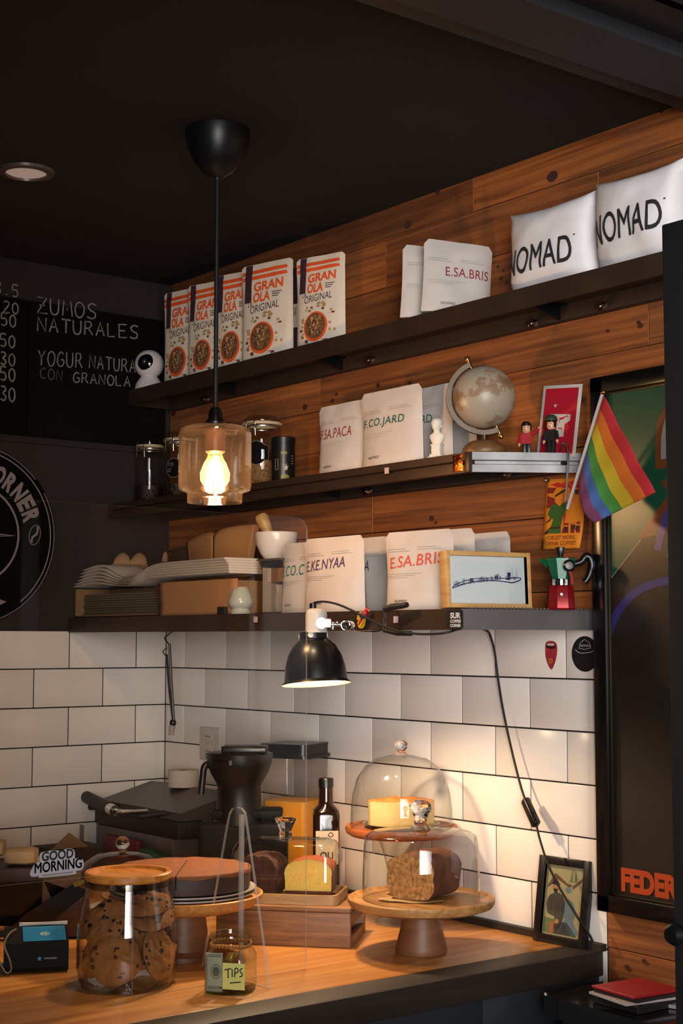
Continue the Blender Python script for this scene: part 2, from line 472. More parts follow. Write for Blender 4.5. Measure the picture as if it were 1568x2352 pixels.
# painted upper part of the left wall
struct(MB().box2((-0.2, -6.5, 1.5745), (0.0, 0.2, CEIL), 0).build('wall_left_upper', M_darkwall, smooth=False))
b = MB()
def tile_run(b, axis, first, r0, rows, lo, hi):
    g = 0.0014
    for r in range(rows):
        z0, z1 = ZA+0.1-r*0.1, ZA-r*0.1
        z0 = min(z0, 1.5735)
        s = first-0.2*8+(0.1 if r % 2 else 0.0)
        while s < hi:
            a, c = max(s+g, lo), min(s+0.2-g, hi)
            if c-a > 0.012:
                if axis == 'x': b.box2((a, -0.0026, z1+g), (c, 0.004, z0-g), 0, None, 0.0012, 2)
                else: b.box2((-0.004, -c, z1+g), (0.0026, -a, z0-g), 0, None, 0.0012, 2)
            s += 0.2
tile_run(b, 'x', 0.0985, 0, 7, 0.0035, 1.594)
struct(b.build('wall_right_tiling', M_tile))
b = MB()
tile_run(b, 'y', 0.0951, 0, 9, 0.0035, 3.6)
struct(b.build('wall_left_tiling', M_tile))
# reclaimed plank cladding
b = MB()
rows = [1.5745, 1.645, 1.793, 1.925, 2.098, 2.235, 2.352, 2.462, CEIL]
low = [0.0, 0.13, 0.27, 0.42, 0.55, 0.70, 0.84, 0.979, 1.10, 1.24, 1.36, 1.47, 1.5745]
def planks(zs, x0, x1, lens, cuts=()):
    for i in range(len(zs)-1):
        x = x0
        cl = list(cuts[i]) if i < len(cuts) and cuts[i] else None
        while x < x1-0.01:
            if cl: nx = cl.pop(0) if cl else x1
            else: nx = x+rnd.uniform(*lens)
            if nx > x1-0.2: nx = x1
            t = rnd.uniform(-0.002, 0.0)
            b.box2((x+0.0006, t, zs[i]+0.0008), (nx-0.0006, 0.012, zs[i+1]-0.0008), 0, None, 0.001, 1)
            x = nx
planks(rows, 0.008, 3.2, (0.6, 1.4), [None, (0.62, 1.9), (0.9, 2.2), (1.05, 1.78), (0.7, 1.72), None, (0.95, 1.6), None])
planks(low, 1.5945, 3.2, (0.7, 1.3))
for px, py, r in ((1268, 405, 0.013), (936, 516, 0.011), (1005, 440, 0.007), (1143, 612, 0.0035), (1155, 622, 0.003), (1150, 640, 0.0045), (1163, 650, 0.0035), (1395, 760, 0.004), (1470, 748, 0.006), (1466, 740, 0.004), (940, 880, 0.006), (868, 885, 0.006), (772, 905, 0.005), (763, 920, 0.006), (990, 1190, 0.007), (1000, 1200, 0.004), (1520, 255, 0.004), (1098, 402, 0.004), (1140, 868, 0.005), (1440, 2222, 0.006), (1480, 2208, 0.005), (398, 950, 0.010), (700, 935, 0.008), (1330, 940, 0.004)):
    q = at(px, py, 1, -0.0028); n = 14
    b.add([q]+[q+Vector((r*1.15*math.cos(2*PI*i/n)*(1+0.12*math.sin(3*i)), 0, r*0.85*math.sin(2*PI*i/n))) for i in range(n)], [(0, i+1, (i+1) % n+1) for i in range(n)], 1)
struct(b.build('wall_right_plank_cladding', [M_plank, mat('knot_wood', '#3a1c0b', rough=0.85, var=0.3, vscale=80)]))
# ceiling step that runs out from the right wall
b = MB()
b.box2((1.835, -4.5, CEIL-0.028), (1.90, 0.0, CEIL)); b.box2((1.90, -4.5, CEIL-0.045), (2.02, 0.0, CEIL)); b.box2((2.02, -4.5, CEIL-0.02), (2.10, 0.0, CEIL)); b.box2((2.16, -4.5, CEIL-0.05), (2.5, 0.0, CEIL))
struct(b.build('trim_1', mat('dark_beam', '#2a2c30', rough=0.7), smooth=False))
struct(MB().box2((0.0, -0.018, 0.972), (1.594, -0.002, 0.985)).build('baseboard_right', M_edge, smooth=False))
struct(MB().box2((0.0, -3.0, 2.058), (0.010, -0.03, 2.069)).build('trim_2', M_darkwall, smooth=False))

# ------------------------------------------------------------------ chalkboards
def chalkboard(name, y0, y1, z0, z1, label):
    t = thing(name, label, 'chalkboard', (0.0, (y0+y1)/2, z0), 0, 'menu chalkboards on the dark wall')
    m = MB().box2((0.001, y0-(y0+y1)/2, 0), (0.016, y1-(y0+y1)/2, z1-z0), 0, None, 0.001)
    m.build('board', M_board, t)
    return t
def wmap(x):      # left wall: u runs towards the corner (+y), v up
    return lambda u, v: Vector((x, u, v))
t = chalkboard('chalkboard', -0.432, -0.02, 2.076, 2.43, 'black chalkboard lettered ZUMOS NATURALES beside the corner')
b = MB(); b2 = MB()
sf = lambda u, v: Vector((0.0166, u, v))-Vector((0.0, -0.226, 2.076))
def L(px, py): return at(px, py, 0, 0.0166)
def chalk_line(s, px0, py0, px1, py1, hpx, wid=0.0042, mb=None):
    p, q = L(px0, py0), L(px1, py1)
    n = len(s)
    cw = (q.y-p.y)/(n*1.28-0.28)
    hand_text(mb or b, sf, s, p.y, p.z, cw, hpx/880.0, wid, 0, (q.z-p.z)/(n*1.28), 1.28)
chalk_line('ZUMOS', 86, 718, 222, 733, 36)
chalk_line('NATURALES', 86, 760, 318, 778, 32)
chalk_line('YOGUR', 88, 838, 190, 845, 34, 0.0035)
chalk_line('NATURAL', 205, 845, 330, 858, 30, 0.0035)
chalk_line('CON', 92, 868, 144, 875, 24, 0.003, b2)
chalk_line('GRANOLA', 168, 878, 300, 888, 24, 0.0035)
b.build('chalk_lettering', M_chalk, t, smooth=False, fix=False)
b2.build('faint_chalk_lettering', M_chalkdim, t, smooth=False, fix=False)
t = chalkboard('chalkboard', -1.25, -0.436, 2.076, 2.43, 'black chalkboard with a column of chalked prices at the photo edge')
b = MB()
sf = lambda u, v: Vector((0.0166, u, v))-Vector((0.0, -0.843, 2.076))
for s, px, py, h in (('3.5', -12, 672, 27), ('.20', -12, 712, 26), ('.50', -18, 742, 28), ('.50', -20, 790, 28), ('.30', -20, 832, 28), ('.50', -20, 868, 30), ('.30', -20, 915, 32)):
    p = L(px, py)
    hand_text(b, sf, s, p.y, p.z, 0.019, h/880.0, 0.004, 0, -0.001, 1.25)
b.build('chalk_lettering', M_chalk, t, smooth=False, fix=False)

# ------------------------------------------------------------------ round compass sign painted on a disc
SY, SZ, SR = -0.573, 1.816, 0.229
t = thing('round_sign', 'round black sign with white compass rose and ring lettering on dark wall', 'sign', (0, SY, SZ))
b = MB(); b.lathe([(0, 0.001), (SR, 0.001), (SR, 0.006), (0, 0.006)], 96, 0, Matrix.Rotation(PI/2, 4, 'Y'))
b.build('disc', mat('sign_black', '#070707', rough=0.9, spec=0.1), t)
b = MB()
sf = lambda u, v: Vector((0.0068, u, v))
def ring(r, wd, a0=0.0, a1=2*PI, n=120):
    b.add([sf(k*math.cos(a0+(a1-a0)*i/n), k*math.sin(a0+(a1-a0)*i/n)) for k in (r-wd/2, r+wd/2) for i in range(n+1)],
          [(i, i+1, n+2+i, n+1+i) for i in range(n)])
ring(SR*0.985, 0.0022, -2.2, 0.53); ring(SR*0.985, 0.0022, 0.72, 3.2)
ring(SR*0.94, 0.003, -0.9, 3.6)
ring(SR*0.545, 0.0055)
def arc_text(s, r, h, a_mid, step, bold=0.03, inside=False):
    n = len(s)
    for i, c in enumerate(s):
        if c == ' ': continue
        a = a_mid+(n-1)/2*step-i*step
        if inside: a = a_mid-(n-1)/2*step+i*step
        vs, fs = text_geo(c, bold)
        wd = step*r*0.86
        out = []
        for x, y in vs:
            X = (x-0.5)*wd; Y = y*h
            if inside: X, Y = -X, -Y+h
            rr = r+Y; aa = a-X/r
            out.append(sf(rr*math.cos(aa), rr*math.sin(aa)))
        b.add(out, fs)
arc_text('COFFEE CORNER', SR*0.62, 0.050, PI/2-0.02, 0.205, 0.05)
arc_text('SUR', SR*0.64, 0.048, -PI/2, 0.36, 0.04, True)
for k in range(8):           # compass rose
    a = k*PI/4; r = SR*(0.5 if k % 2 == 0 else 0.36); h = SR*0.09
    d = Vector((math.cos(a), math.sin(a))); q = Vector((math.cos(a+PI/8), math.sin(a+PI/8)))*h; p = Vector((math.cos(a-PI/8), math.sin(a-PI/8)))*h
    b.add([sf(0, 0), sf(*(d*r)), sf(*q)], [(0, 1, 2)])
    put_stroke(b, sf, [tuple(p), tuple(d*r)], 0.0016)
for sgn in (1, -1):          # coffee beans left and right
    cx = sgn*SR*0.745
    put_stroke(b, sf, [(cx+0.020*math.cos(2*PI*i/24)*0.8, 0.004+0.025*math.sin(2*PI*i/24)+0.006*math.cos(2*PI*i/24)) for i in range(25)], 0.002)
    put_stroke(b, sf, smooth_pts([(cx+0.008, 0.026), (cx+0.006, 0.008), (cx-0.006, -0.002), (cx-0.009, -0.016)], 5), 0.0055)
b.build('painted_emblem', mat('sign_white', '#8d8280', rough=0.9), t, smooth=False, fix=False)

# ------------------------------------------------------------------ bar counter
b = MB(); b.box2((0.0, -6.0, 0.935), (1.512, -0.0035, 0.9715), 0, None, 0.002)
tag(b.build('worktop', M_counter), 'warm oak worktop of the bar under the cake stands', 'worktop')
t = thing('bar_counter', 'blue black bar counter below the oak worktop with dark edge trim', 'counter', (1.55, -2.0, 0))
Tm = Matrix.Translation((-1.55, 2.0, 0))
MB().box2((1.513, -6.0, 0.925), (1.588, -0.0035, 0.9725), 0, Tm, 0.004).build('edge_trim', M_edge, t)
b = MB()
y = -0.004
for wdt in (0.30, 0.62, 0.62, 0.62, 0.62, 0.62, 0.62, 0.62, 0.62):
    b.box2((1.545, y-wdt+0.0015, 0.1), (1.578, y-0.0015, 0.924), 0, Tm, 0.002); y -= wdt
b.build('front_panel', M_barfront, t)
MB().box2((0.05, -6.0, 0.0), (1.54, -0.0035, 0.93), 0, Tm).build('carcass', M_black, t, smooth=False)

# ------------------------------------------------------------------ wall shelves
def rail(mb, path, prof, mi=0, M=None):
    """Sweeps an outward profile [(out, z)] along a plan path, mitred."""
    n = len(path); nr = []
    for i in range(n-1):
        d = (Vector(path[i+1])-Vector(path[i])).normalized(); nr.append(Vector((d.y, -d.x)))
    vs = []
    for i, p in enumerate(path):
        if i == 0: o = nr[0]
        elif i == n-1: o = nr[-1]
        else:
            o = (nr[i-1]+nr[i]); o = o/(o.dot(nr[i]))
        for (q, z) in prof: vs.append((p[0]+o.x*q, p[1]+o.y*q, z))
    m = len(prof)
    fs = [(i*m+j, i*m+(j+1) % m, (i+1)*m+(j+1) % m, (i+1)*m+j) for i in range(n-1) for j in range(m)]
    fs += [tuple(range(m))[::-1], tuple((n-1)*m+j for j in range(m))]
    mb.add(vs, fs, mi, M)
def bracket(mb, x, z, d):
    mb.box2((x-0.002, -d+0.02, z-0.002), (x+0.022, -0.004, z+0.002))
    mb.box2((x-0.002, -0.008, z-0.055), (x+0.022, -0.004, z+0.002))
    mb.prism([(-d*0.9, z), (-0.006, z), (-0.006, z-0.05)], x+0.008, x+0.012, axis=0)
def led(px, py, y, nm, par, T):
    p = at(px, py, 1, y)
    m = MB(); m.sphere(p, (0.010, 0.010, 0.012), 0, T, 16, 10)
    o = m.build('bulb', glass('bulb_glass', '#f2e8d8', '#a08a70', 1.6), par)
    m = MB(); m.cyl(p+Vector((0, 0.014, 0.004)), p+Vector((0, 0.004, 0.001)), 0.007, 0.006, 12, 0, T); m.sphere(p+Vector((0, 0.003, 0.002)), 0.004, 0, T, 10, 8)
    m.build('socket', M_chrome, o)
Z1, D1 = 2.220, 0.145
t = thing('wall_shelf', 'top brown steel wall shelf with granola and coffee bags', 'shelf', (1.2, 0, Z1), 0, 'steel shelves on the plank wall')
T = Matrix.Translation((-1.2, 0, -Z1))
MB().box2((0.03, -D1+0.004, Z1-0.012), (2.9, -0.001, Z1), 0, T).build('deck', M_deck, t, smooth=False)
m = MB(); rail(m, [(0.03, -0.001), (0.03, -D1), (2.9, -D1)], [(0, Z1+0.001), (-0.005, Z1+0.001), (-0.005, Z1-0.039), (0, Z1-0.039)], 0, T); m.build('front_lip', M_steelbrown, t, ang=20)
MB().box2((0.034, -0.022, Z1-0.043), (2.9, -0.001, Z1-0.0125), 0, T).build('wall_rail', M_deck, t, smooth=False)
for x in (0.35, 0.80, 1.498):
    m = MB(); m.box2((x, -D1+0.008, Z1-0.016), (x+0.03, -0.0235, Z1-0.0125), 0, T); m.prism([(-D1+0.012, Z1-0.016), (-0.0235, Z1-0.016), (-0.0235, Z1-0.042)], x+0.012, x+0.017, 0, T, 0); m.build('bracket', M_iron, t, smooth=False)
for px, py in ((468, 918), (845, 828), (1219, 743), (1377, 703)): led(px, py, -0.04, 'bulb', t, T)
Z2, D2, XC2 = 1.912, 0.185, 1.424
t = thing('wall_shelf', 'middle channel steel wall shelf with jars, globe and toy figures', 'shelf', (0.8, 0, Z2), 0, 'steel shelves on the plank wall')
T = Matrix.Translation((-0.8, 0, -Z2))
MB().prism([(0.002, -0.001), (0.002, -D2+0.016), (XC2-0.01, -D2+0.016), (1.535, -0.001)], Z2-0.010, Z2, 0, T).build('deck', M_deck, t, smooth=False)
chan = [(0, Z2+0.001), (0, Z2-0.014), (-0.012, Z2-0.016), (-0.012, Z2-0.0215), (0, Z2-0.0235), (0, Z2-0.038), (-0.0155, Z2-0.038), (-0.0155, Z2+0.001)]
m = MB(); rail(m, [(0.002, -D2), (XC2-0.004, -D2)], chan, 0, T); m.build('front_channel', M_steelbrown, t, ang=20)
m = MB(); rail(m, [(XC2+0.002, -D2+0.001), (1.545, -0.001)], [(q*0.6, z) for q, z in chan], 0, T); m.build('end_channel', M_steelraw, t, ang=20)
m = MB(); m.box((XC2-0.003, -D2+0.004, Z2-0.0185), (0.014, 0.016, 0.040), 0, T, 0.002); m.build('corner_post', M_steelbrown, t)
m = MB(); m.box((XC2-0.032, -D2+0.0005, Z2-0.0185), (0.030, 0.003, 0.033), 0, T, 0.001); m.build('reflection_patch', mat('warm_reflection', '#c06a30', rough=0.25, metal=1.0, bump=0.9, bscale=70), t)  # orange plate stands in for a warm reflection on the steel
MB().box2((0.004, -0.03, Z2-0.036), (1.525, -0.001, Z2-0.0105), 0, T).build('wall_rail', M_deck, t, smooth=False)
for x in (0.30, 0.80):
    m = MB(); m.box2((x, -D2+0.02, Z2-0.014), (x+0.03, -0.031, Z2-0.0105), 0, T); m.prism([(-D2+0.03, Z2-0.014), (-0.031, Z2-0.014), (-0.031, Z2-0.036)], x+0.012, x+0.017, 0, T, 0); m.build('bracket', M_iron, t, smooth=False)
for px, py in ((840, 1128), (1157, 1090)): led(px, py, -0.05, 'bulb', t, T)
Z3, D3, XC3 = 1.606, 0.300, 1.524
t = thing('wall_shelf', 'bottom steel wall shelf above the white tiles holding clip lamp', 'shelf', (0.8, 0, Z3), 0, 'steel shelves on the plank wall')
T = Matrix.Translation((-0.8, 0, -Z3))
MB().prism([(0.002, -0.001), (0.002, -D3+0.006), (XC3-0.004, -D3+0.006), (1.57, -0.001)], Z3-0.034, Z3, 0, T).build('deck', M_deck, t, smooth=False)
lip = [(0, Z3+0.001), (0, Z3-0.037), (-0.004, Z3-0.037), (-0.004, Z3+0.001)]
m = MB(); rail(m, [(0.002, -D3), (XC3, -D3)], lip, 0, T); m.build('front_lip', M_steelbrown, t, ang=20)
m = MB(); rail(m, [(XC3+0.0005, -D3), (1.58, -0.001)], lip, 0, T); m.build('end_lip', mat('grey_steel', '#5d5a5a', rough=0.45, metal=0.3, var=0.2, vscale=10), t, ang=20)
m = MB()
for i in range(34): m.sphere((XC3+0.006+0.0015*i, -D3+0.012+i*0.0083, Z3+0.0024), 0.0022, 0, T, 8, 6)
m.build('bead_trim', M_steel, t)
# ------------------------------------------------------------------ pouches on the shelves
M_paper = mat('white_matte_pouch', '#c3bcb6', rough=0.75, var=0.04, vscale=20, bump=0.25, bscale=28)
M_kraftwhite = mat('cream_pouch', '#d8cdbb', rough=0.7, var=0.05, vscale=20, bump=0.3, bscale=30)
M_grey = mat('fine_print_grey', '#a39d98', rough=0.9)
M_ink = mat('black_ink', '#1b1a1c', rough=0.8)
INK = {'red': mat('crimson_ink', '#8e2a3a', rough=0.8), 'green': mat('green_ink', '#17573f', rough=0.8), 'purple': mat('violet_ink', '#4a2b57', rough=0.8),
       'orange': mat('coral_ink', '#cf4a37', rough=0.8), 'teal': mat('teal_ink', '#1f5a52', rough=0.8)}
def pouch_surf(w, h, g, curl=0.0, seed=0, rc=0.012, wr=0.003, bulge=0.0):
    sv = Vector((seed*3.1, seed*1.7, 0))
    def zmax(u):
        x = min(u, 1-u)*w
        return h-(rc-math.sqrt(max(0, rc*rc-(rc-x)**2)) if x < rc else 0)
    def thick(v):
        return (g/2)*((1-v)**0.75)*(0.82+0.18*min(1, v/0.08))+0.0012+bulge*math.sin(PI*min(1, v))
    def P(u, v, side=-1, off=0.0):
        u_ = min(1, max(0, u)); v_ = min(1, max(0, v))
        e = math.sqrt(max(0, 1-(2*u_-1)**2)) if 0 < u_ < 1 else 0
        t = thick(v_)*e
        n = noise.noise(Vector((u_*3.2, v_*3.5, side*2.0))+sv)*wr*min(1, e*2)
        n += noise.noise(Vector((u_*9, v_*8, side*4.0))+sv)*wr*0.35*min(1, e*2)
        if 0.86 < v_ < 0.90: n += 0.0008
        y = side*(t+n+off)-curl*v_**2.5
        ww = w*(1-0.02*math.sin(PI*v_))
        return Vector(((u_-0.5)*ww, y, v_*zmax(u_)))
    return P
def pouch_body(P, m, parent, name='pouch'):
    b = MB(); nu, nv = 18, 22
    ring = [(i/nu, -1) for i in range(nu+1)]+[(i/nu, 1) for i in range(nu-1, 0, -1)]
    vs, fs = [], []; n = len(ring)
    for j in range(nv+1):
        for u, s in ring: vs.append(P(u, j/nv, s))
    for j in range(nv):
        for i in range(n): fs.append((j*n+i, j*n+(i+1) % n, (j+1)*n+(i+1) % n, (j+1)*n+i))
    fs.append(tuple(range(n))[::-1])
    for i in range(nu-1): fs.append((nv*n+i, nv*n+i+1, nv*n+(n-i-1) % n if i else nv*n+n-1, nv*n+(n-i) % n))
    b.add(vs, fs)
    return b.build(name, m, parent, ang=60)
def place(pxL, yL, pxR, yR, z):
    xl, xr = xcol(pxL, yL, z), xcol(pxR, yR, z)
    return Vector(((xl+xr)/2, (yL+yR)/2, z)), math.hypot(xr-xl, yR-yL), math.atan2(yR-yL, xr-xl)
def coffee_bag(text, ink, pxL, yL, pxR, yR, z, h, label, seed, group, g=0.055, tip=0.0, curl=0.004, box=(0.08, 0.52, 0.77, 0.66), shear=0.03, rot=0.0, small=True, lean=0.0):
    loc, w, rz = place(pxL, yL, pxR, yR, z+0.001)
    t = thing('coffee_bag', label, 'coffee bag', loc, 0, group, rot=(-lean, tip, rz))
    P = pouch_surf(w, h, g, curl, seed)
    pouch_body(P, M_paper, t)
    f = lambda u, v: P(u, v, -1, 0.0011)
    if text:
        m = MB(); put_text(m, f, text, box, 0, 0.004, shear, rot, 1.06); m.build('printed_name', INK[ink], t, smooth=False, fix=False)
    m = MB()
    put_rect(m, f, 0.06, box[3]+0.07, 0.40, box[3]+0.078, 0, 6, 1); put_rect(m, f, 0.06, box[3]+0.10, 0.34, box[3]+0.107, 0, 6, 1)
    put_rect(m, f, 0.52, box[3]+0.085, 0.86, box[3]+0.092, 0, 6, 1); put_rect(m, f, 0.52, box[3]+0.112, 0.80, box[3]+0.119, 0, 6, 1)
    for k in range(3): put_rect(m, f, 0.06, box[1]-0.07-k*0.024, 0.62-0.1*k, box[1]-0.0655-k*0.024, 0, 6, 1)
    m.build('small_lettering', M_grey, t, smooth=False, fix=False)
    if small:
        m = MB(); put_text(m, f, 'NOMAD', (0.24, 0.10, 0.44, 0.135), 0, 0.0); m.build('printed_logo', M_ink, t, smooth=False, fix=False)
    return t
G2 = 'coffee bags on the middle shelf'; G3 = 'coffee bags on the bottom shelf'; G1 = 'coffee bags on the top shelf'
def hz(py, px, y, z): return zrow(py, xcol(px, y, z), y)-z
coffee_bag('F.SA.PACA', 'red', 736, -0.125, 846, -0.125, Z2, hz(930, 780, -0.125, Z2), 'white coffee bag printed F.SA.PACA in dark red', 1, G2)
coffee_bag('F.CO.JARD', 'green', 833, -0.148, 973, -0.148, Z2, hz(895, 900, -0.148, Z2), 'white coffee bag printed F.CO.JARD in green', 2, G2, box=(0.07, 0.50, 0.79, 0.635))
coffee_bag('F.CO.JARD', 'green', 918, -0.088, 1041, -0.095, Z2, hz(892, 985, -0.09, Z2), 'shaded coffee bag ending in RD behind the plaster bust', 3, G2, g=0.04, box=(0.02, 0.50, 0.70, 0.64))
coffee_bag('F.CO.JARD', 'green', 985, -0.042, 1096, -0.050, Z2, hz(893, 1050, -0.04, Z2), 'shaded coffee bag half hidden behind the globe', 4, G2, g=0.035, box=(0.02, 0.50, 0.72, 0.64))
coffee_bag('E.CO.C', 'teal', 651, -0.215, 742, -0.215, Z3, hz(1247, 700, -0.215, Z3), 'white coffee bag printed E.CO.C in teal beside the clear dispenser', 5, G3, box=(0.06, 0.52, 0.66, 0.67), rot=0.02)
coffee_bag('E.KE.NYAA', 'purple', 702, -0.258, 839, -0.250, Z3, hz(1235, 770, -0.25, Z3), 'white coffee bag printed E.KE.NYAA in purple', 6, G3, box=(0.07, 0.545, 0.76, 0.685), shear=0.05, rot=0.045)
coffee_bag('E.KE.NYAA', 'purple', 785, -0.150, 900, -0.150, Z3, hz(1236, 850, -0.15, Z3), 'shaded grey coffee bag ending in AA behind the purple one', 7, G3, box=(0.0, 0.52, 0.68, 0.66), shear=0.05, rot=0.03, small=False)
coffee_bag('E.SA.BRIS', 'orange', 889, -0.252, 1045, -0.232, Z3, hz(1221, 960, -0.24, Z3), 'white coffee bag printed E.SA.BRIS in coral on bottom shelf', 8, G3, box=(0.09, 0.53, 0.90, 0.675), shear=0.05, rot=0.05)
coffee_bag('', 'orange', 965, -0.155, 1094, -0.150, Z3, hz(1216, 1060, -0.15, Z3), 'shaded coffee bag rising behind the coral E.SA.BRIS bag', 9, G3, g=0.04, small=False)
coffee_bag('', 'orange', 1060, -0.075, 1176, -0.080, Z3, hz(1224, 1130, -0.08, Z3), 'rearmost coffee bag on bottom shelf, top lit above framed drawing', 10, G3, g=0.04, small=False)
coffee_bag('E.SA.BRIS', 'red', 918, -0.150, 1070, -0.022, Z1, 0.158, 'turned white coffee bag behind another on top shelf', 11, G1, g=0.03, tip=0.05, curl=-0.004, box=(0.42, 0.52, 1.1, 0.65), small=False)
coffee_bag('E.SA.BRIS', 'red', 966, -0.152, 1124, -0.014, Z1, 0.155, 'turned white coffee bag printed E.SA.BRIS in red on top shelf', 12, G1, g=0.042, tip=0.06, curl=-0.004, box=(0.30, 0.50, 0.94, 0.63))
# one-kilogram pillow packs
def pillow(name, pxL, pxR, h, label, seed, ub):
    loc, w, rz = place(pxL, -0.085, pxR, -0.080, Z1+0.001)
    t = thing(name, label, 'coffee bag', loc, 0, 'large pillow packs on the top shelf', rot=(0, 0, rz))
    sv = Vector((seed*5.3, 0, seed))
    def P(u, v, side=-1, off=0.0):
        u_ = min(1, max(0, u)); v_ = min(1, max(0, v))
        eu = max(0, 1-abs(2*u_-1)**3.2)**0.5
        ev = max(0, 1-abs((v_-0.40)/(0.60 if v_ > 0.40 else 0.44))**2.6)**0.6
        n = noise.noise(Vector((u_*2.6, v_*2.6, side))+sv)*0.008+noise.noise(Vector((u_*7, v_*6, side))+sv)*0.003
        t_ = 0.048*eu*ev+0.0015*eu+n*eu*min(1, 2*ev)
        pinch = 0.008*math.sin(PI*u_)*(v_**6)
        return Vector(((u_-0.5)*w*(1-0.035*math.sin(PI*v_)), side*(t_+off)-0.012*v_**4, h*v_-pinch))
    pouch_body(P, mat('white_film_pack', '#d6d4d6', rough=0.5, bump=0.35, bscale=16), t, 'pack')
    m = MB(); f = lambda u, v: P(u, v, -1, 0.0016)
    put_text(m, f, 'NOMAD', ub, 0, 0.008, 0.0, 0.02)
    put_disc(m, f, ub[2]+0.025, ub[3]+0.005, 0.009, 0.009, 0, 12)
    m.build('printed_name', M_ink, t, smooth=False, fix=False)
pillow('coffee_pack', 1184, 1384, hz(470, 1280, -0.085, Z1), 'white NOMAD pillow pack nearer the small bags', 1, (0.05, 0.19, 0.84, 0.50))
pillow('coffee_pack', 1381, 1585, hz(400, 1470, -0.085, Z1), 'white NOMAD pillow pack cut off by the dark cabinet', 2, (0.05, 0.27, 0.87, 0.58))

# granola pouches
GCOL = [mat('orange_print', '#e2551f', rough=0.7), mat('aubergine_print', '#3a2330', rough=0.7), mat('granola_picture', '#6b4a2c', rough=0.8, var=0.75, vscale=180),
        mat('nut_print', '#b98a5c', rough=0.8), mat('berry_print', '#6d2f38', rough=0.8), mat('seed_print', '#8f8a4a', rough=0.8), mat('pale_print', '#c9b8aa', rough=0.8)]
def granola(pxL, yL, pxR, yR, h, label, seed):
    loc, w, rz = place(pxL, yL, pxR, yR, Z1+0.001)
    t = thing('granola_bag', label, 'granola bag', loc, 0, 'granola bags on the top shelf', rot=(0, 0, rz))
    P = pouch_surf(w, h, 0.036, 0.003, seed+30, 0.006, 0.0022)
    pouch_body(P, M_kraftwhite, t)
    f = lambda u, v: P(u, v, -1, 0.0011); g = lambda u, v: P(u, v, -1, 0.0016)
    m = MB()
    for v0 in (0.895, 0.835):
        m.grid(lambda a, c: f(0.02+0.90*a-0.02*c*a, v0+(0.038-0.012*max(0, a-0.8)*5*0.6)*c+0.012*a*a), 12, 1, 0)
    m.grid(lambda a, c: g(0.085+0.14*a+0.01*c, 0.60+0.395*c), 2, 10, 1)
    put_text(m, f, 'GRAN', (0.27, 0.705, 0.84, 0.805), 0, 0.035, 0.05, 0.012)
    put_text(m, f, 'OLA', (0.26, 0.590, 0.60, 0.695), 0, 0.035, 0.05, 0.006)
    for k in range(3): put_rect(m, f, 0.64, 0.672-k*0.022, 0.82-0.03*k, 0.680-k*0.022, 1, 4, 1)
    put_text(m, f, 'LA', (0.16, 0.555, 0.25, 0.605), 1, 0.0, 0.0)
    put_text(m, f, 'ORIGINAL', (0.21, 0.480, 0.78, 0.560), 1, 0.0, 0.02, 0.03)
    put_disc(m, f, 0.46, 0.215, 0.245, 0.165, 0, 30); put_disc(m, g, 0.455, 0.222, 0.21, 0.142, 2, 28)
    R = random.Random(5)
    g2 = lambda u, v: P(u, v, -1, 0.0021)
    for k in range(46):
        a, r = R.uniform(0, 2*PI), R.uniform(0.0, 0.85)
        put_disc(m, g2, 0.455+0.20*r*math.cos(a), 0.222+0.135*r*math.sin(a), R.uniform(0.012, 0.03), R.uniform(0.008, 0.02), R.choice((1, 3, 3, 2)), 7)
    for k in range(44):
        a = R.uniform(-0.3, 2.6); r = R.uniform(1.08, 1.5)
        if k > 22: a = R.uniform(2.6, 6.0); r = R.uniform(1.08, 1.35)
        u, v = 0.47+0.26*r*math.cos(a), 0.225+0.18*r*math.sin(a)
        if 0.04 < u < 0.96 and 0.02 < v < 0.47: put_disc(m, f, u, v, R.uniform(0.012, 0.045), R.uniform(0.008, 0.02), R.choice((3, 3, 4, 5, 6, 1)), 8)
    m.build('printed_artwork', GCOL, t, smooth=False, fix=False)
    return t
gl = 'granola pouch with orange stripes, '
granola(377, -0.118, 462, -0.088, hz(672, 410, -0.1, Z1), gl+'first of the row beside the white camera', 1)
granola(432, -0.122, 520, -0.088, hz(655, 470, -0.1, Z1), gl+'mostly covered, second from the white camera', 2)
granola(494, -0.126, 588, -0.088, hz(632, 540, -0.1, Z1), gl+'crossed by the black lamp cord', 3)
granola(556, -0.130, 674, -0.090, hz(608, 615, -0.1, Z1), gl+'fully visible in the middle of the row', 4)
granola(682, -0.120, 794, -0.080, hz(588, 740, -0.1, Z1), gl+'last of the row nearest the small coffee bags', 5)
loc, w, rz = place(652, -0.060, 700, -0.046, Z1+0.001)
t = thing('granola_bag', 'aubergine backed granola pouch squeezed between the two front ones', 'granola bag', loc, 0, 'granola bags on the top shelf', rot=(0, 0, rz))
P = pouch_surf(w, hz(612, 675, -0.07, Z1), 0.03, 0.0, 44, 0.006, 0.002)
pouch_body(P, GCOL[1], t)
m = MB(); put_text(m, lambda u, v: P(u, v, -1, 0.0012), 'GII', (0.52, 0.47, 0.72, 0.56), 0); put_rect(m, lambda u, v: P(u, v, -1, 0.0010), 0.3, 0.34, 0.98, 0.60, 1, 4, 4); m.build('printed_artwork', [GCOL[1], M_kraftwhite], t, smooth=False, fix=False)
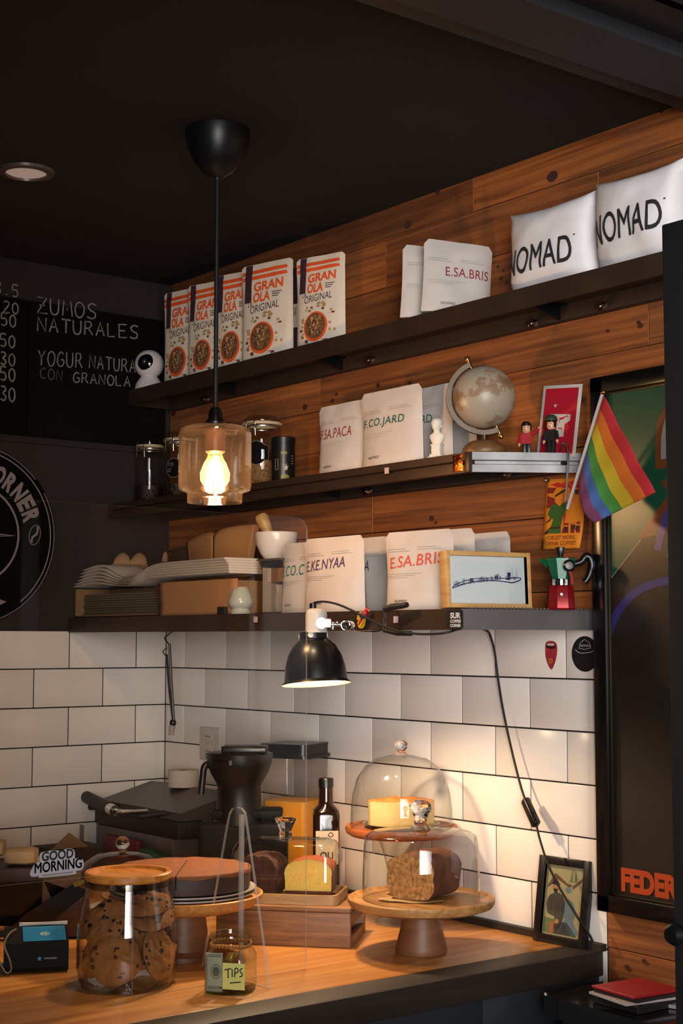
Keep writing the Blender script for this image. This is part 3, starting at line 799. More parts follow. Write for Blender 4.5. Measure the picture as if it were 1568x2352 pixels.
# security camera
cx, cy = xcol(342, -0.100, Z1), -0.100
t = thing('security_camera', 'white round security camera on left end of top shelf', 'camera', (cx, cy, Z1+0.001), math.radians(42))
M_white = mat('white_plastic', '#d8d3d3', rough=0.35)
m = MB(); m.lathe([(0, 0), (0.037, 0), (0.039, 0.004), (0.036, 0.018), (0.027, 0.032), (0.021, 0.040), (0, 0.041)], 40); m.build('base', M_white, t)
m = MB(); m.sphere((0, 0, 0.072), 0.0395, 0, None, 40, 24); m.build('head', M_white, t, ang=80)
def cam_face(r, off, n=28):
    d = Vector((0.0, -1, 0.02)).normalized(); a = d.cross(Vector((0, 0, 1))).normalized(); q = a.cross(d)
    R_ = 0.0395+off
    def f(i, k):
        t_ = 2*PI*i; rr = r*k*(1+0.12*math.cos(2*t_+0.6))
        p = d*math.sqrt(max(0, 1-(rr/R_)**2))*R_+a*rr*math.cos(t_)*0.86+q*rr*math.sin(t_)*1.12
        return p.normalized()*R_+Vector((0, 0, 0.072))
    return f
f = cam_face(0.0215, 0.0012); m = MB(); m.grid(f, 32, 8); hd = m.build('lens_panel', mat('black_gloss', '#050506', rough=0.08), t)
f = cam_face(0.008, 0.0022); m = MB(); m.grid(f, 20, 3); m.build('lens', mat('lens_glass', '#20242a', rough=0.05), hd)
f = cam_face(0.0016, 0.003); m = MB(); m.grid(f, 10, 2); m.build('status_light', mat('green_led', '#9dd21e', emit=0.5), hd)

# ------------------------------------------------------------------ pendant lamp
PX, PY = 1.155, -0.594
t = thing('pendant_lamp', 'pendant lamp with clear glass jar shade and lit bulb', 'pendant lamp', (PX, PY, CEIL))
def Z(z): return z-CEIL
m = MB(); m.lathe([(0.0, 0.0), (0.063, 0.0), (0.0625, -0.012), (0.058, -0.034), (0.047, -0.060), (0.030, -0.082), (0.014, -0.092), (0.012, -0.094), (0, -0.094)], 48); m.build('canopy', mat('black_satin', '#101114', rough=0.38), t)
m = MB(); m.cyl((0, 0, Z(1.985)), (0, 0, -0.09), 0.0042, n=12); m.lathe([(0.0, -0.100), (0.006, -0.100), (0.008, -0.088), (0, -0.088)], 16); m.build('cord', M_black, t)
m = MB(); m.lathe([(0, Z(1.993)), (0.008, Z(1.993)), (0.013, Z(1.983)), (0.014, Z(1.972)), (0.019, Z(1.965)), (0.019, Z(1.952)), (0, Z(1.952))], 28); m.build('strain_relief', M_blackplastic, t)
M_gl = glass('pendant_glass', '#fdf8f2', '#efd9c4', 3.0, 0.0, 0.0035)
m = MB(); m.lathe([(0.018, Z(1.956)), (0.058, Z(1.955)), (0.066, Z(1.951)), (0.0695, Z(1.942)), (0.0695, Z(1.842)), (0.067, Z(1.834)), (0.054, Z(1.829)), (0.0525, Z(1.825)), (0.0525, Z(1.811)), (0.0515, Z(1.8095)), (0.0505, Z(1.811)), (0.0505, Z(1.826)), (0.053, Z(1.831)), (0.0655, Z(1.836)), (0.0675, Z(1.843)), (0.0675, Z(1.941)), (0.0645, Z(1.9490)), (0.058, Z(1.953)), (0.018, Z(1.954))], 64)
m.build('glass_shade', M_gl, t, ang=50)
m = MB(); m.lathe([(0, Z(1.953)), (0.021, Z(1.953)), (0.021, Z(1.945)), (0.019, Z(1.942)), (0.019, Z(1.908)), (0.016, Z(1.905)), (0, Z(1.905))], 32); m.build('lamp_holder', mat('brown_holder', '#5b3a2a', rough=0.4, metal=0.3), t)
m = MB(); m.lathe([(0.013, Z(1.906)), (0.014, Z(1.898)), (0.022, Z(1.884)), (0.0285, Z(1.866)), (0.0275, Z(1.852)), (0.019, Z(1.840)), (0.008, Z(1.838)), (0, Z(1.8375))], 32); bo = m.build('bulb', glass('bulb_clear', '#fff3df', '#e0b070', 1.0, 0.0, 0.05, '#ffd09a'), t)
m = MB()
for k in range(6):
    a = 2*PI*k/6
    m.cyl((0.009*math.cos(a), 0.009*math.sin(a), Z(1.854)), (0.006*math.cos(a+0.25), 0.006*math.sin(a+0.25), Z(1.893)), 0.0016, n=8)
m.build('filament', mat('hot_filament', '#ffc27a', emit=28.0, ecol='#ffb45f'), bo)
l = bpy.data.lights.new('pendant_light', 'POINT'); l.energy = PENDANT_POWER; l.color = (1.0, 0.67, 0.40); l.shadow_soft_size = 0.022
o = bpy.data.objects.new('pendant_light', l); COL.objects.link(o); o.location = (PX, PY, 1.868)
# recessed ceiling spot
sx, sy = 0.694, -0.775
t = thing('ceiling_spotlight', 'round recessed ceiling light with metal rim, faintly glowing', 'ceiling light', (sx, sy, CEIL))
m = MB(); m.lathe([(0.042, -0.001), (0.044, -0.0075), (0.058, -0.0055), (0.060, 0.0), (0.050, -0.0005)], 48); m.build('trim_ring', mat('grey_rim', '#77736f', rough=0.35, metal=0.6), t)
m = MB(); m.lathe([(0, -0.003), (0.042, -0.003), (0.042, -0.0005), (0, -0.0005)], 40); m.build('diffuser', mat('dull_diffuser', '#c9bdb6', rough=0.5, emit=0.22, ecol='#d9c9c4'), t)  # low emission put into the disc, so it stays dull white
# ------------------------------------------------------------------ things on the middle shelf
M_jarglass = glass('jar_glass', '#f7f8f5', '#a9b0a8', 1.2)
M_rubber = mat('cream_rubber', '#b9a98c', rough=0.6)
def clip_jar(px, y, dia_px, top_py, label, fill, fh, plate=None, word=''):
    x = xcol(px, y, Z2); z0 = Z2+0.001
    d = (Vector((x, y, z0))-CAM).dot(FW)
    r = dia_px/2*d/FPX; h = zrow(top_py, x, y)-z0
    t = thing('swing_top_jar', label, 'jar', (x, y, z0), math.radians(25), 'glass swing top jars on the middle shelf')
    m = MB(); m.lathe([(0, 0.0), (r*0.92, 0.0), (r, 0.006), (r, h*0.70), (r*0.93, h*0.79), (r*0.86, h*0.83), (r*0.86, h*0.86)], 40); m.build('glass_body', M_jarglass, t)
    m = MB(); m.lathe([(r*0.86, h*0.865), (r*1.0, h*0.865), (r*1.02, h*0.885), (r*1.0, h*0.905), (r*0.84, h*0.905)], 40, closed=True); m.build('rubber_seal', M_rubber, t)
    m = MB(); m.lathe([(r*0.98, h*0.91), (r*0.99, h*0.925), (r*0.9, h*0.95), (r*0.76, h*0.965), (r*0.74, h), (0, h)], 40); m.build('lid', M_jarglass, t)
    m = MB(); m.lathe([(r*0.9, h*0.835), (r*0.93, h*0.835), (r*0.93, h*0.85), (r*0.9, h*0.85)], 36, closed=True)
    for s in (1, -1):
        m.tube(smooth_pts([(s*0.012, -r*0.93, h*0.84), (s*0.013, -r*1.12, h*0.80), (s*0.012, -r*1.2, h*0.88), (s*0.008, -r*1.04, h*0.95)], 5), 0.0011, 6)
    m.tube([(-0.012, -r*1.08, h*0.70), (0.012, -r*1.08, h*0.70), (0.012, -r*1.15, h*0.87), (-0.012, -r*1.15, h*0.87)], 0.0012, 6, closed=True)
    m.build('wire_clasp', M_steel, t)
    if fill:
        m = MB(); m.lathe([(0, 0.004), (r*0.9, 0.004), (r*0.95, 0.01), (r*0.95, fh*h), (r*0.4, fh*h+0.004), (0, fh*h)], 32); o = m.build('contents', fill, t); o['kind'] = 'stuff'
    a0 = math.radians(-90-25+38)
    def f(u, v): return Vector(((r+0.0006)*math.cos(a0+u/r), (r+0.0006)*math.sin(a0+u/r), v))
    if plate == 'round':
        m = MB(); put_disc(m, f, 0, h*0.45, r*0.55, r*0.62, 0, 30); o = m.build('chalk_label', M_board, t, smooth=False, fix=False)
        m = MB(); f2 = lambda u, v: f(u, v)*1.003
        put_disc(m, f2, 0, h*0.45, r*0.53, r*0.60, 0, 40, 0.96)
        for k, s in enumerate(word.split('/')): hand_text(m, f2, s, -0.26*r*len(s)*0.5, h*0.48-k*0.015, 0.0042, 0.008, 0.0012)
        m.build('label_writing', M_chalk, o, smooth=False, fix=False)
    if plate == 'plaque':
        pts = [(-0.03, 0.016), (-0.021, 0.018), (-0.012, 0.025), (0, 0.029), (0.012, 0.025), (0.021, 0.018), (0.03, 0.016), (0.03, -0.016), (0.021, -0.018), (0.012, -0.025), (0, -0.029), (-0.012, -0.025), (-0.021, -0.018), (-0.03, -0.016)]
        m = MB(); g = lambda u, v: f(u, h*0.46+v)
        vs = [g(0, 0)]+[g(*p) for p in pts]; m.add(vs, [(0, i+1, (i+1) % len(pts)+1) for i in range(len(pts))]); o = m.build('chalk_label', M_board, t, smooth=False, fix=False)
        m = MB(); put_stroke(m, lambda u, v: g(u, v)*1.003, pts+pts[:1], 0.0009); m.build('label_border', M_chalk, o, smooth=False, fix=False)
M_beans = mat('coffee_beans', '#24150d', rough=0.5, var=0.6, vscale=140, bump=1.0, bscale=140)
M_grain = mat('grain_mix', '#7b5a33', rough=0.8, var=0.5, vscale=150, bump=1.0, bscale=150)
clip_jar(342, -0.10, 64, 1010, 'smallest swing top jar at the dark end of middle shelf', M_beans, 0.28)
clip_jar(411, -0.105, 74, 995, 'swing top jar with round chalk label lettered ECO', M_beans, 0.22, 'round', 'ECO/CCH')
clip_jar(508, -0.10, 84, 973, 'swing top jar with chalk plaque seen through the lit lamp', M_grain, 0.3, 'plaque')
clip_jar(601, -0.105, 92, 957, 'largest swing top jar holding pale grains beside the black tin', M_grain, 0.36, 'plaque')
x = xcol(650, -0.125, Z2)
t = thing('tea_tin', 'black tea tin with white bird drawing on middle shelf', 'tin', (x, -0.125, Z2+0.001), 0.5)
r_ = 0.0275; h_ = zrow(1006, x, -0.125)-Z2
m = MB(); m.lathe([(0, 0), (r_, 0), (r_, h_*0.86), (0, h_*0.86)], 36); m.build('body', mat('tin_black', '#141413', rough=0.35), t)
m = MB(); m.lathe([(0, h_*0.862), (r_*1.03, h_*0.862), (r_*1.03, h_*0.985), (r_*0.97, h_), (0, h_)], 36); m.build('lid', mat('tin_black', '#141413'), t)
f = lambda u, v: Vector(((r_+0.0005)*math.cos(-0.95+u/r_), (r_+0.0005)*math.sin(-0.95+u/r_), v))
m = MB()
put_poly(m, f, [(-0.006, 0.045), (-0.001, 0.033), (0.0, 0.036)]); put_poly(m, f, [(-0.002, 0.035), (0.004, 0.028), (0.007, 0.040), (0.003, 0.036), (0.003, 0.046), (0.0, 0.036)]); put_poly(m, f, [(-0.003, 0.027), (0.003, 0.031), (0.0, 0.035)])
for k in range(4): put_rect(m, f, 0.016, 0.062-k*0.006, 0.021, 0.063-k*0.006)
put_stroke(m, f, [(-0.024, 0.03), (-0.017, 0.03), (-0.017, 0.055), (-0.024, 0.055), (-0.024, 0.03)], 0.0008)
put_disc(m, f, 0.0, 0.012, 0.010, 0.007, 1, 16); put_rect(m, f, -0.010, 0.066, 0.004, 0.072, 1)
m.build('printed_label', [mat('tin_white', '#b9b4a4'), mat('tin_olive', '#7c7a3a')], t, smooth=False, fix=False)
# plaster bust
x = xcol(1004, -0.150, Z2)
t = thing('plaster_bust', 'small white plaster bust on stepped pedestal by shelf corner', 'bust', (x, -0.150, Z2+0.001), math.radians(20))
M_pl = mat('white_plaster', '#ddd6c8', rough=0.8, bump=0.15, bscale=90)
m = MB(); m.box((0, 0, 0.003), (0.031, 0.025, 0.006), 0, None, 0.001); m.box((0, 0, 0.0085), (0.026, 0.021, 0.005), 0, None, 0.001); m.box((0, 0, 0.0195), (0.0195, 0.0165, 0.019), 0, None, 0.0008); m.box((0, 0, 0.0295), (0.0225, 0.0185, 0.003), 0, None, 0.0008)
m.build('pedestal', M_pl, t)
bm = bmesh.new(); bmesh.ops.create_icosphere(bm, subdivisions=4, radius=1)
def bust_pt(p):
    z = p.z
    return p
bm.free()
m = MB()
prof = [(0.0, 0.031, 1, 0), (0.0105, 0.031, 0.8, 0), (0.0125, 0.036, 0.66, 0), (0.0150, 0.042, 0.6, 0), (0.0172, 0.0475, 0.5, 0), (0.0165, 0.0505, 0.48, 0), (0.0125, 0.0530, 0.55, 0), (0.0078, 0.0548, 0.8, -0.0005), (0.0064, 0.0575, 1, -0.001), (0.0066, 0.0602, 1.1, -0.0022), (0.0086, 0.0635, 1.2, -0.0022), (0.0098, 0.068, 1.2, -0.001), (0.0110, 0.0725, 1.15, 0), (0.0112, 0.077, 1.12, 0.0004), (0.0090, 0.0815, 1.1, 0.0004), (0.0045, 0.0842, 1.1, 0), (0, 0.085, 1, 0)]
vs, fs = [], []; N = 32
for r, z, ky, oy in prof:
    for i in range(N):
        a = 2*PI*i/N; x_, y_ = r*math.cos(a), r*ky*math.sin(a)+oy
        fr = max(0, -math.sin(a))**6
        if 0.058 < z < 0.062: y_ -= 0.0012*fr
        if 0.0665 < z < 0.0685: y_ -= 0.0026*fr*(abs(math.cos(a)) < 0.3)
        if 0.0720 < z < 0.0735: y_ += 0.0006*fr
        if z > 0.0705:
            k = noise.noise(Vector((x_*420, y_*420, z*420)))*0.0014; x_ += k*math.cos(a); y_ += k*math.sin(a)
        vs.append((x_, y_, z))
for j in range(len(prof)-1):
    for i in range(N): fs.append((j*N+i, j*N+(i+1) % N, (j+1)*N+(i+1) % N, (j+1)*N+i))
m.add(vs, fs)
for s in (1, -1): m.sphere((s*0.0095, 0.0005, 0.067), (0.0015, 0.002, 0.003), 0, None, 8, 6)
m.build('head_and_shoulders', M_pl, t, ang=80)
# desk globe
gx, gy = xcol(1112, -0.135, Z2), -0.135
t = thing('desk_globe', 'antique cream desk globe with brown meridian arm on wooden base', 'globe', (gx, gy, Z2+0.001), 0)
dg = (Vector((gx, gy, 2.0))-CAM).dot(FW); RG = 72.5*dg/FPX; zc = zrow(913, gx, gy)-Z2-0.001
M_gw = wood('globe_base_wood', '#5a3c22', '#7d5730', (20, 20, 60), rough=0.45, bump=0.1)
m = MB(); m.lathe([(0, 0), (0.043, 0), (0.0445, 0.004), (0.043, 0.011), (0.038, 0.017), (0.030, 0.0235), (0.018, 0.027), (0.010, 0.0285), (0, 0.0285)], 44); m.build('base', M_gw, t)
m = MB(); m.cyl((0, 0, 0.027), (0, 0, zc-RG-0.006), 0.0058, n=20); m.build('stem', mat('dark_brass', '#4a3a25', rough=0.35, metal=0.8), t)
k = NT('antique_map')
p = k.n('ShaderNodeBsdfPrincipled'); p.inputs['Roughness'].default_value = 0.4
tc = k.n('ShaderNodeTexCoord'); nz = k.n('ShaderNodeTexNoise'); nz.inputs['Scale'].default_value = 19; nz.inputs['Detail'].default_value = 7; nz.inputs['Roughness'].default_value = 0.62
k.l(tc.outputs['Object'], nz.inputs['Vector'])
rp = k.n('ShaderNodeValToRGB'); e = rp.color_ramp.elements
e[0].position = 0.0; e[0].color = lin('#a09484'); e[1].position = 1.0; e[1].color = lin('#8c6a50')
for pos, c in ((0.53, '#9d917f'), (0.545, '#8f7257'), (0.56, '#8e7660'), (0.66, '#7a604a')):
    q = e.new(pos); q.color = lin(c)
k.l(nz.outputs[0], rp.inputs[0]); k.l(rp.outputs[0], p.inputs['Base Color']); k.l(p.outputs[0], k.out.inputs[0])
ax = Vector((-0.28, -0.16, 0.95)).normalized()      # tilted axis, top leaning left as seen
side = Vector((RT.x, RT.y, 0)).normalized()
ax = (Vector((0, 0, 1))*math.cos(math.radians(23))-side*math.sin(math.radians(23))).normalized()
Q = ax.to_track_quat('Z', 'Y').to_matrix().to_4x4(); Q.translation = (0, 0, zc)
m = MB(); m.sphere((0, 0, 0), RG, 0, Q, 56, 32); m.build('ball', k.m, t, ang=80)
xl = Q.inverted().to_3x3() @ side; a0 = math.atan2(xl.y, xl.x)
R2 = Q @ Matrix.Rotation(a0, 4, 'Z')      # local +x points to the photo's right side
M_arm = mat('aged_bronze', '#4c4034', rough=0.45, metal=0.5, var=0.15, vscale=30)
m = MB()
arc = []
for i in range(41):
    a = PI/2+PI*i/40           # from the top pole round the left side to the bottom pole
    arc.append(a)
vs, fs = [], []
for a in arc:
    for rr, yy in ((RG+0.003, -0.006), (RG+0.0125, -0.006), (RG+0.0125, 0.006), (RG+0.003, 0.006)): vs.append((rr*math.cos(a), yy, rr*math.sin(a)))
for i in range(40):
    for j in range(4): fs.append((i*4+j, i*4+(j+1) % 4, (i+1)*4+(j+1) % 4, (i+1)*4+j))
fs += [(0, 1, 2, 3), (160, 163, 162, 161)]
m.add(vs, fs, 0, R2); m.build('meridian_arm', M_arm, t, ang=30)
m = MB()
for s in (1, -1): m.cyl((0, 0, s*(RG-0.002)), (0, 0, s*(RG+0.020)), 0.0042, 0.0042, 16, 0, R2); m.lathe([(0, s*(RG+0.027)), (0.0045, s*(RG+0.025)), (0.0055, s*(RG+0.021)), (0.0045, s*(RG+0.017)), (0, s*(RG+0.016))], 16, 0, R2)
m.build('pole_pins', mat('brass_pin', '#8a6a3a', rough=0.25, metal=0.9), t)
# toy figures (plain block-haired dolls)
def toy(name, px, y, rz, label, shirt, trousers, hat, arm_up):
    x = xcol(px, y, Z2)
    t = thing(name, label, 'toy figure', (x, y, Z2+0.001), rz, 'toy figures on the middle shelf')
    skin = mat('toy_skin', '#d29b78', rough=0.4)
    ms, mt = mat('toy_'+shirt[0], shirt[1], rough=0.6, spec=0.25), mat('toy_'+trousers[0], trousers[1], rough=0.4)
    m = MB()
    for s in (1, -1): m.box((s*0.0043, 0, 0.012), (0.0080, 0.0085, 0.024), 0, None, 0.002); m.box((s*0.0043, -0.002, 0.002), (0.0082, 0.0125, 0.004), 0, None, 0.0015)
    m.build('legs', mt, t)
    m = MB(); m.prism([(-0.0105, 0.023), (0.0105, 0.023), (0.0095, 0.042), (0.006, 0.0445), (-0.006, 0.0445), (-0.0095, 0.042)], -0.005, 0.005, axis=1); m.build('torso', ms, t)
    m = MB(); m.lathe([(0, 0.0445), (0.005, 0.0445), (0.0082, 0.048), (0.0088, 0.054), (0.0082, 0.060), (0.005, 0.0635), (0, 0.0645)], 24); hd = m.build('head', skin, t)
    m = MB()
    for s in (1, -1): m.sphere((s*0.0032, -0.0083, 0.0555), (0.0009, 0.0007, 0.0011), 0, None, 8, 6)
    m.tube(smooth_pts([(-0.003, -0.0083, 0.0508), (0, -0.0090, 0.0498), (0.003, -0.0083, 0.0508)], 4), 0.0004, 5)
    m.build('face_print', M_ink, hd)
    m = MB(); m.lathe([(0.0099, 0.049), (0.0104, 0.055), (0.0098, 0.062), (0.006, 0.0665), (0, 0.068)], 24, 0, None, False, math.radians(-35), math.radians(215)); m.lathe([(0.0100, 0.0585), (0.0096, 0.063), (0.006, 0.067), (0, 0.068)], 24); m.build('hair', M_blackplastic, hd)
    if hat:
        m = MB(); m.lathe([(0.0118, 0.0620), (0.0122, 0.0640), (0.0106, 0.0700), (0.0065, 0.0735), (0, 0.0745)], 28); m.lathe([(0, 0.0618), (0.0130, 0.0618), (0.0130, 0.0640), (0.0118, 0.0645)], 28); m.build('green_beret', mat('toy_green', '#223420', rough=0.6), hd)
    for s in (1, -1):
        up = arm_up and s > 0
        a, e = Vector((s*0.0105, 0, 0.0415)), (Vector((s*0.024, -0.003, 0.053)) if up else Vector((s*0.0135, -0.003, 0.024)))
        m = MB(); m.tube([a, a.lerp(e, 0.5)+Vector((s*0.001, 0, 0)), e], [0.0034, 0.0033, 0.0030], 12); ao = m.build('arm', ms, t)
        d = (e-a).normalized()
        m = MB(); m.sphere(e+d*0.0022, 0.0030, 0, None, 12, 8); m.box(e+d*0.0052+Vector((0, -0.0012, 0)), (0.0018, 0.0018, 0.004), 0, None, 0.0005); m.box(e+d*0.0052+Vector((0, 0.0014, 0)), (0.0018, 0.0018, 0.004), 0, None, 0.0005); m.build('hand', skin, ao)
toy('toy_figure', 1209, -0.055, math.radians(42), 'toy figure in red shirt raising one arm beside globe', ('red', '#a00f18'), ('dark', '#121214'), False, True)
toy('toy_figure', 1266, -0.052, math.radians(20), 'toy figure in black with green beret before red card', ('black', '#151516'), ('black', '#151516'), True, False)
# red card leaning on the wall
a = Vector((xcol(1231, -0.022, Z2), -0.022, Z2+0.001)); bb = Vector((xcol(1320, -0.020, Z2), -0.020, Z2+0.001))
hgt = zrow(881, (a.x+bb.x)/2, -0.008)-Z2; w = (bb-a).length
t = thing('red_card', 'red card with white border and star leaning on plank wall', 'card', a, math.atan2(bb.y-a.y, bb.x-a.x))
t.rotation_euler = (math.radians(-4), math.radians(5.2), math.atan2(bb.y-a.y, bb.x-a.x))
m = MB(); m.box2((0, 0, 0), (w, 0.0012, hgt), 0, None, 0.0003); m.build('card_sheet', mat('card_white', '#c9c2bc', rough=0.6), t)
f = lambda u, v: Vector((u*w, -0.0004, v*hgt)); f2 = lambda u, v: Vector((u*w, -0.0008, v*hgt)); f3 = lambda u, v: Vector((u*w, -0.0012, v*hgt))
m = MB(); put_rect(m, f, 0.075, 0.045, 0.925, 0.955, 0)
put_poly(m, f2, [(0.37+(0.052 if i % 2 == 0 else 0.022)*math.sin(i*PI/5), 0.715+(0.033 if i % 2 == 0 else 0.014)*math.cos(i*PI/5)) for i in range(10)], 1)
put_poly(m, f2, [(0.26, 0.60), (0.79, 0.585), (0.79, 0.50), (0.66, 0.455), (0.66, 0.28), (0.45, 0.28), (0.46, 0.50), (0.26, 0.50)], 1)
put_stroke(m, f3, [(0.30, 0.55), (0.46, 0.55), (0.46, 0.51), (0.52, 0.55), (0.52, 0.47)], 0.018, 0, hgt/w); put_stroke(m, f3, [(0.53, 0.53), (0.72, 0.565), (0.72, 0.55)], 0.02, 0, hgt/w); put_stroke(m, f3, [(0.53, 0.52), (0.63, 0.535)], 0.025, 0, hgt/w); put_stroke(m, f3, [(0.50, 0.40), (0.60, 0.395), (0.60, 0.37)], 0.02, 0, hgt/w)
m.build('printed_emblem', [mat('card_red', '#b5132a', rough=0.6), mat('card_white', '#c9c2bc')], t, smooth=False, fix=False)
# ------------------------------------------------------------------ wire hook and rainbow flag on the shelf end
hx, hy = xcol(1298, -0.045, Z2), -0.045
t = tag(MB().tube(smooth_pts([(hx-0.014, hy+0.004, Z2+0.004), (hx-0.008, hy, Z2+0.016), (hx+0.004, hy-0.002, Z2+0.015), (hx+0.014, hy-0.006, Z2-0.004), (hx+0.013, hy-0.010, Z2-0.06), (hx+0.010, hy-0.012, Z2-0.098), (hx+0.014, hy-0.014, Z2-0.103), (hx+0.022, hy-0.014, Z2-0.101)], 5), 0.0019, 8).build('wire_hook', M_steel), 'bent steel wire hook hanging from end of middle shelf', 'hook')
fy = -0.075
pb, ptp = at(1303, 1168, 1, fy), at(1383, 905, 1, fy-0.05)
t = thing('rainbow_flag', 'small six-stripe rainbow flag on slim white pole', 'flag', pb)
m = MB(); m.cyl((0, 0, 0), ptp-pb, 0.0034, n=14); m.build('pole', mat('pole_white', '#bdb6b8', rough=0.4), t)
m = MB(); m.sphere((ptp-pb)*1.015, 0.0045, 0, None, 14, 10); m.build('gold_tip', mat('gold_tip', '#c8922c', rough=0.25, metal=1.0), t)
h0, h1 = at(1386, 908, 1, fy-0.052), at(1330, 1092, 1, fy-0.018)
e0, e1 = at(1505, 1131, 1, fy-0.045), at(1361, 1204, 1, fy-0.025)
dn = Vector((-FW.x, -FW.y, 0)).normalized()
SC = [mat('flag_'+n, c, rough=0.8, bump=0.15, bscale=400) for n, c in (('red', '#b4232c'), ('orange', '#cf6f22'), ('yellow', '#c9b62a'), ('green', '#3f8a3c'), ('blue', '#3c5f9c'), ('violet', '#6f3a66'))]
for k in range(1):
    m = MB()
    def fl(s, tt):
        hh = h0.lerp(h1, s); ee = e0.lerp(e1, s)
        p = hh.lerp(ee, tt)
        sag = Vector((0, 0, -0.012))*math.sin(PI*tt)*(0.2+0.8*s)-RT*0.010*math.sin(PI*tt)*s
        return p+sag+dn*(0.010*math.sin(2.6*PI*s)*(0.2+tt)+0.004*math.sin(5*PI*tt))-pb
    for i in range(6): m.grid(lambda a, c: fl((i+a)/6, c), 5, 26, i)
    o = m.build('cloth', SC, t, ang=80)
    so = o.modifiers.new('thickness', 'SOLIDIFY'); so.thickness = 0.0006
# ------------------------------------------------------------------ printed cloth banner on the planks
A, B_ = at(1257, 1101, 1, -0.006), at(1333, 1096, 1, -0.006)
C_, D_ = at(1244, 1262, 1, -0.012), at(1331, 1259, 1, -0.012)
t = thing('cloth_banner', 'orange banner reading FORGET WORK, DRINK COFFEE! on plank wall', 'banner', A)
def bs(u, v, off=0.0):
    tp = A.lerp(B_, u); bt = C_.lerp(D_, u)
    bul = at(1340, 1180, 1, -0.012)-at(1331, 1180, 1, -0.012)
    return bt.lerp(tp, v)+bul*math.sin(PI*v)*u+Vector((0, -off-0.002*math.sin(PI*v)*math.sin(PI*u), 0))-A
BC = [mat('banner_orange', '#d08016', rough=0.8), mat('banner_red', '#b41d1c', rough=0.8), mat('banner_green', '#2c5a1f', rough=0.8), mat('banner_brown', '#3a1a10', rough=0.8), mat('banner_skin', '#d87d1c', rough=0.8), mat('banner_text', '#7a2a12', rough=0.8), mat('banner_crimson', '#7a1519', rough=0.8)]
m = MB(); m.grid(lambda a, c: bs(a, c), 8, 16); o = m.build('cloth', BC[0], t); so = o.modifiers.new('thickness', 'SOLIDIFY'); so.thickness = 0.0008
m = MB()
l1 = lambda u, v: bs(u, v, 0.0010); l2 = lambda u, v: bs(u, v, 0.0014); l3 = lambda u, v: bs(u, v, 0.0018); l4 = lambda u, v: bs(u, v, 0.0022)
put_poly(m, l1, [(0.03, 0.80), (0.03, 0.88), (0.30, 0.87), (0.20, 0.79)], 6); put_poly(m, l1, [(0.05, 0.58), (0.05, 0.76), (0.26, 0.72), (0.3, 0.60)], 6); put_poly(m, l1, [(0.10, 0.92), (0.35, 0.95), (0.55, 0.88), (0.35, 0.87)], 1)
put_poly(m, l1, [(0.45, 0.93), (0.93, 0.97), (0.97, 0.75), (0.95, 0.22), (0.55, 0.22), (0.5, 0.5)], 1)
put_poly(m, l2, [(0.50, 0.22), (0.55, 0.36), (0.80, 0.36), (0.93, 0.38), (0.92, 0.22)], 6)
for q in ((0.5, 0.92, 0.75, 0.80), (0.62, 0.95, 0.80, 0.83), (0.55, 0.74, 0.80, 0.80), (0.78, 0.56, 0.82, 0.68), (0.88, 0.56, 0.89, 0.68)): put_stroke(m, l2, [(q[0], q[1]), (q[2], q[3])], 0.02, 0, 2.0)
put_poly(m, l2, [(0.10, 0.50), (0.16, 0.60), (0.30, 0.655), (0.42, 0.61), (0.50, 0.655), (0.62, 0.66), (0.58, 0.55), (0.50, 0.45), (0.46, 0.31), (0.20, 0.31), (0.26, 0.42), (0.16, 0.44)], 2)
put_poly(m, l3, [(0.19, 0.315), (0.46, 0.315), (0.47, 0.285), (0.18, 0.285)], 3); put_poly(m, l2, [(0.13, 0.22), (0.18, 0.285), (0.47, 0.285), (0.48, 0.22)], 2); put_poly(m, l2, [(0.02, 0.21), (0.08, 0.26), (0.18, 0.30), (0.13, 0.215)], 3); put_poly(m, l2, [(0.02, 0.36), (0.20, 0.45), (0.18, 0.40)], 3)
put_poly(m, l3, [(0.31, 0.66), (0.40, 0.60), (0.46, 0.65), (0.48, 0.70), (0.50, 0.75), (0.48, 0.82), (0.34, 0.78), (0.29, 0.73)], 4)
put_poly(m, l4, [(0.26, 0.755), (0.46, 0.825), (0.60, 0.85), (0.50, 0.795), (0.28, 0.735)], 3); put_poly(m, l3, [(0.24, 0.77), (0.32, 0.87), (0.60, 0.86), (0.44, 0.815)], 0)
put_poly(m, l3, [(0.60, 0.66), (0.75, 0.76), (0.82, 0.78), (0.80, 0.72), (0.66, 0.63)], 4)
for cu, cv in ((0.86, 0.80), (0.60, 0.28), (0.78, 0.305), (0.88, 0.29)): put_rect(m, l3, cu-0.045, cv-0.04, cu+0.045, cv+0.045, 3); put_rect(m, l4, cu-0.05, cv+0.03, cu+0.05, cv+0.05, 0)
put_stroke(m, l3, [(0.70, 0.22), (0.68, 0.36)], 0.05, 4, 2.0); put_stroke(m, l3, [(0.84, 0.22), (0.83, 0.36)], 0.04, 4, 2.0)
put_text(m, l2, 'FORGET WORK.', (0.12, 0.130, 0.86, 0.188), 5, 0.01, 0.10); put_text(m, l2, 'DRINK COFFEE!', (0.12, 0.050, 0.88, 0.108), 5, 0.01, 0.10)
m.build('printed_artwork', BC, t, smooth=False, fix=False)
m = MB(); q = at(1253, 1103, 1, -0.012)-A; m.sphere(q, 0.0042, 0, None, 14, 10); m.build('pin', M_steel, t)
m = MB(); q = at(1331, 1097, 1, -0.012)-A; m.sphere(q, 0.0042, 0, None, 14, 10); m.build('pin', M_steel, t)
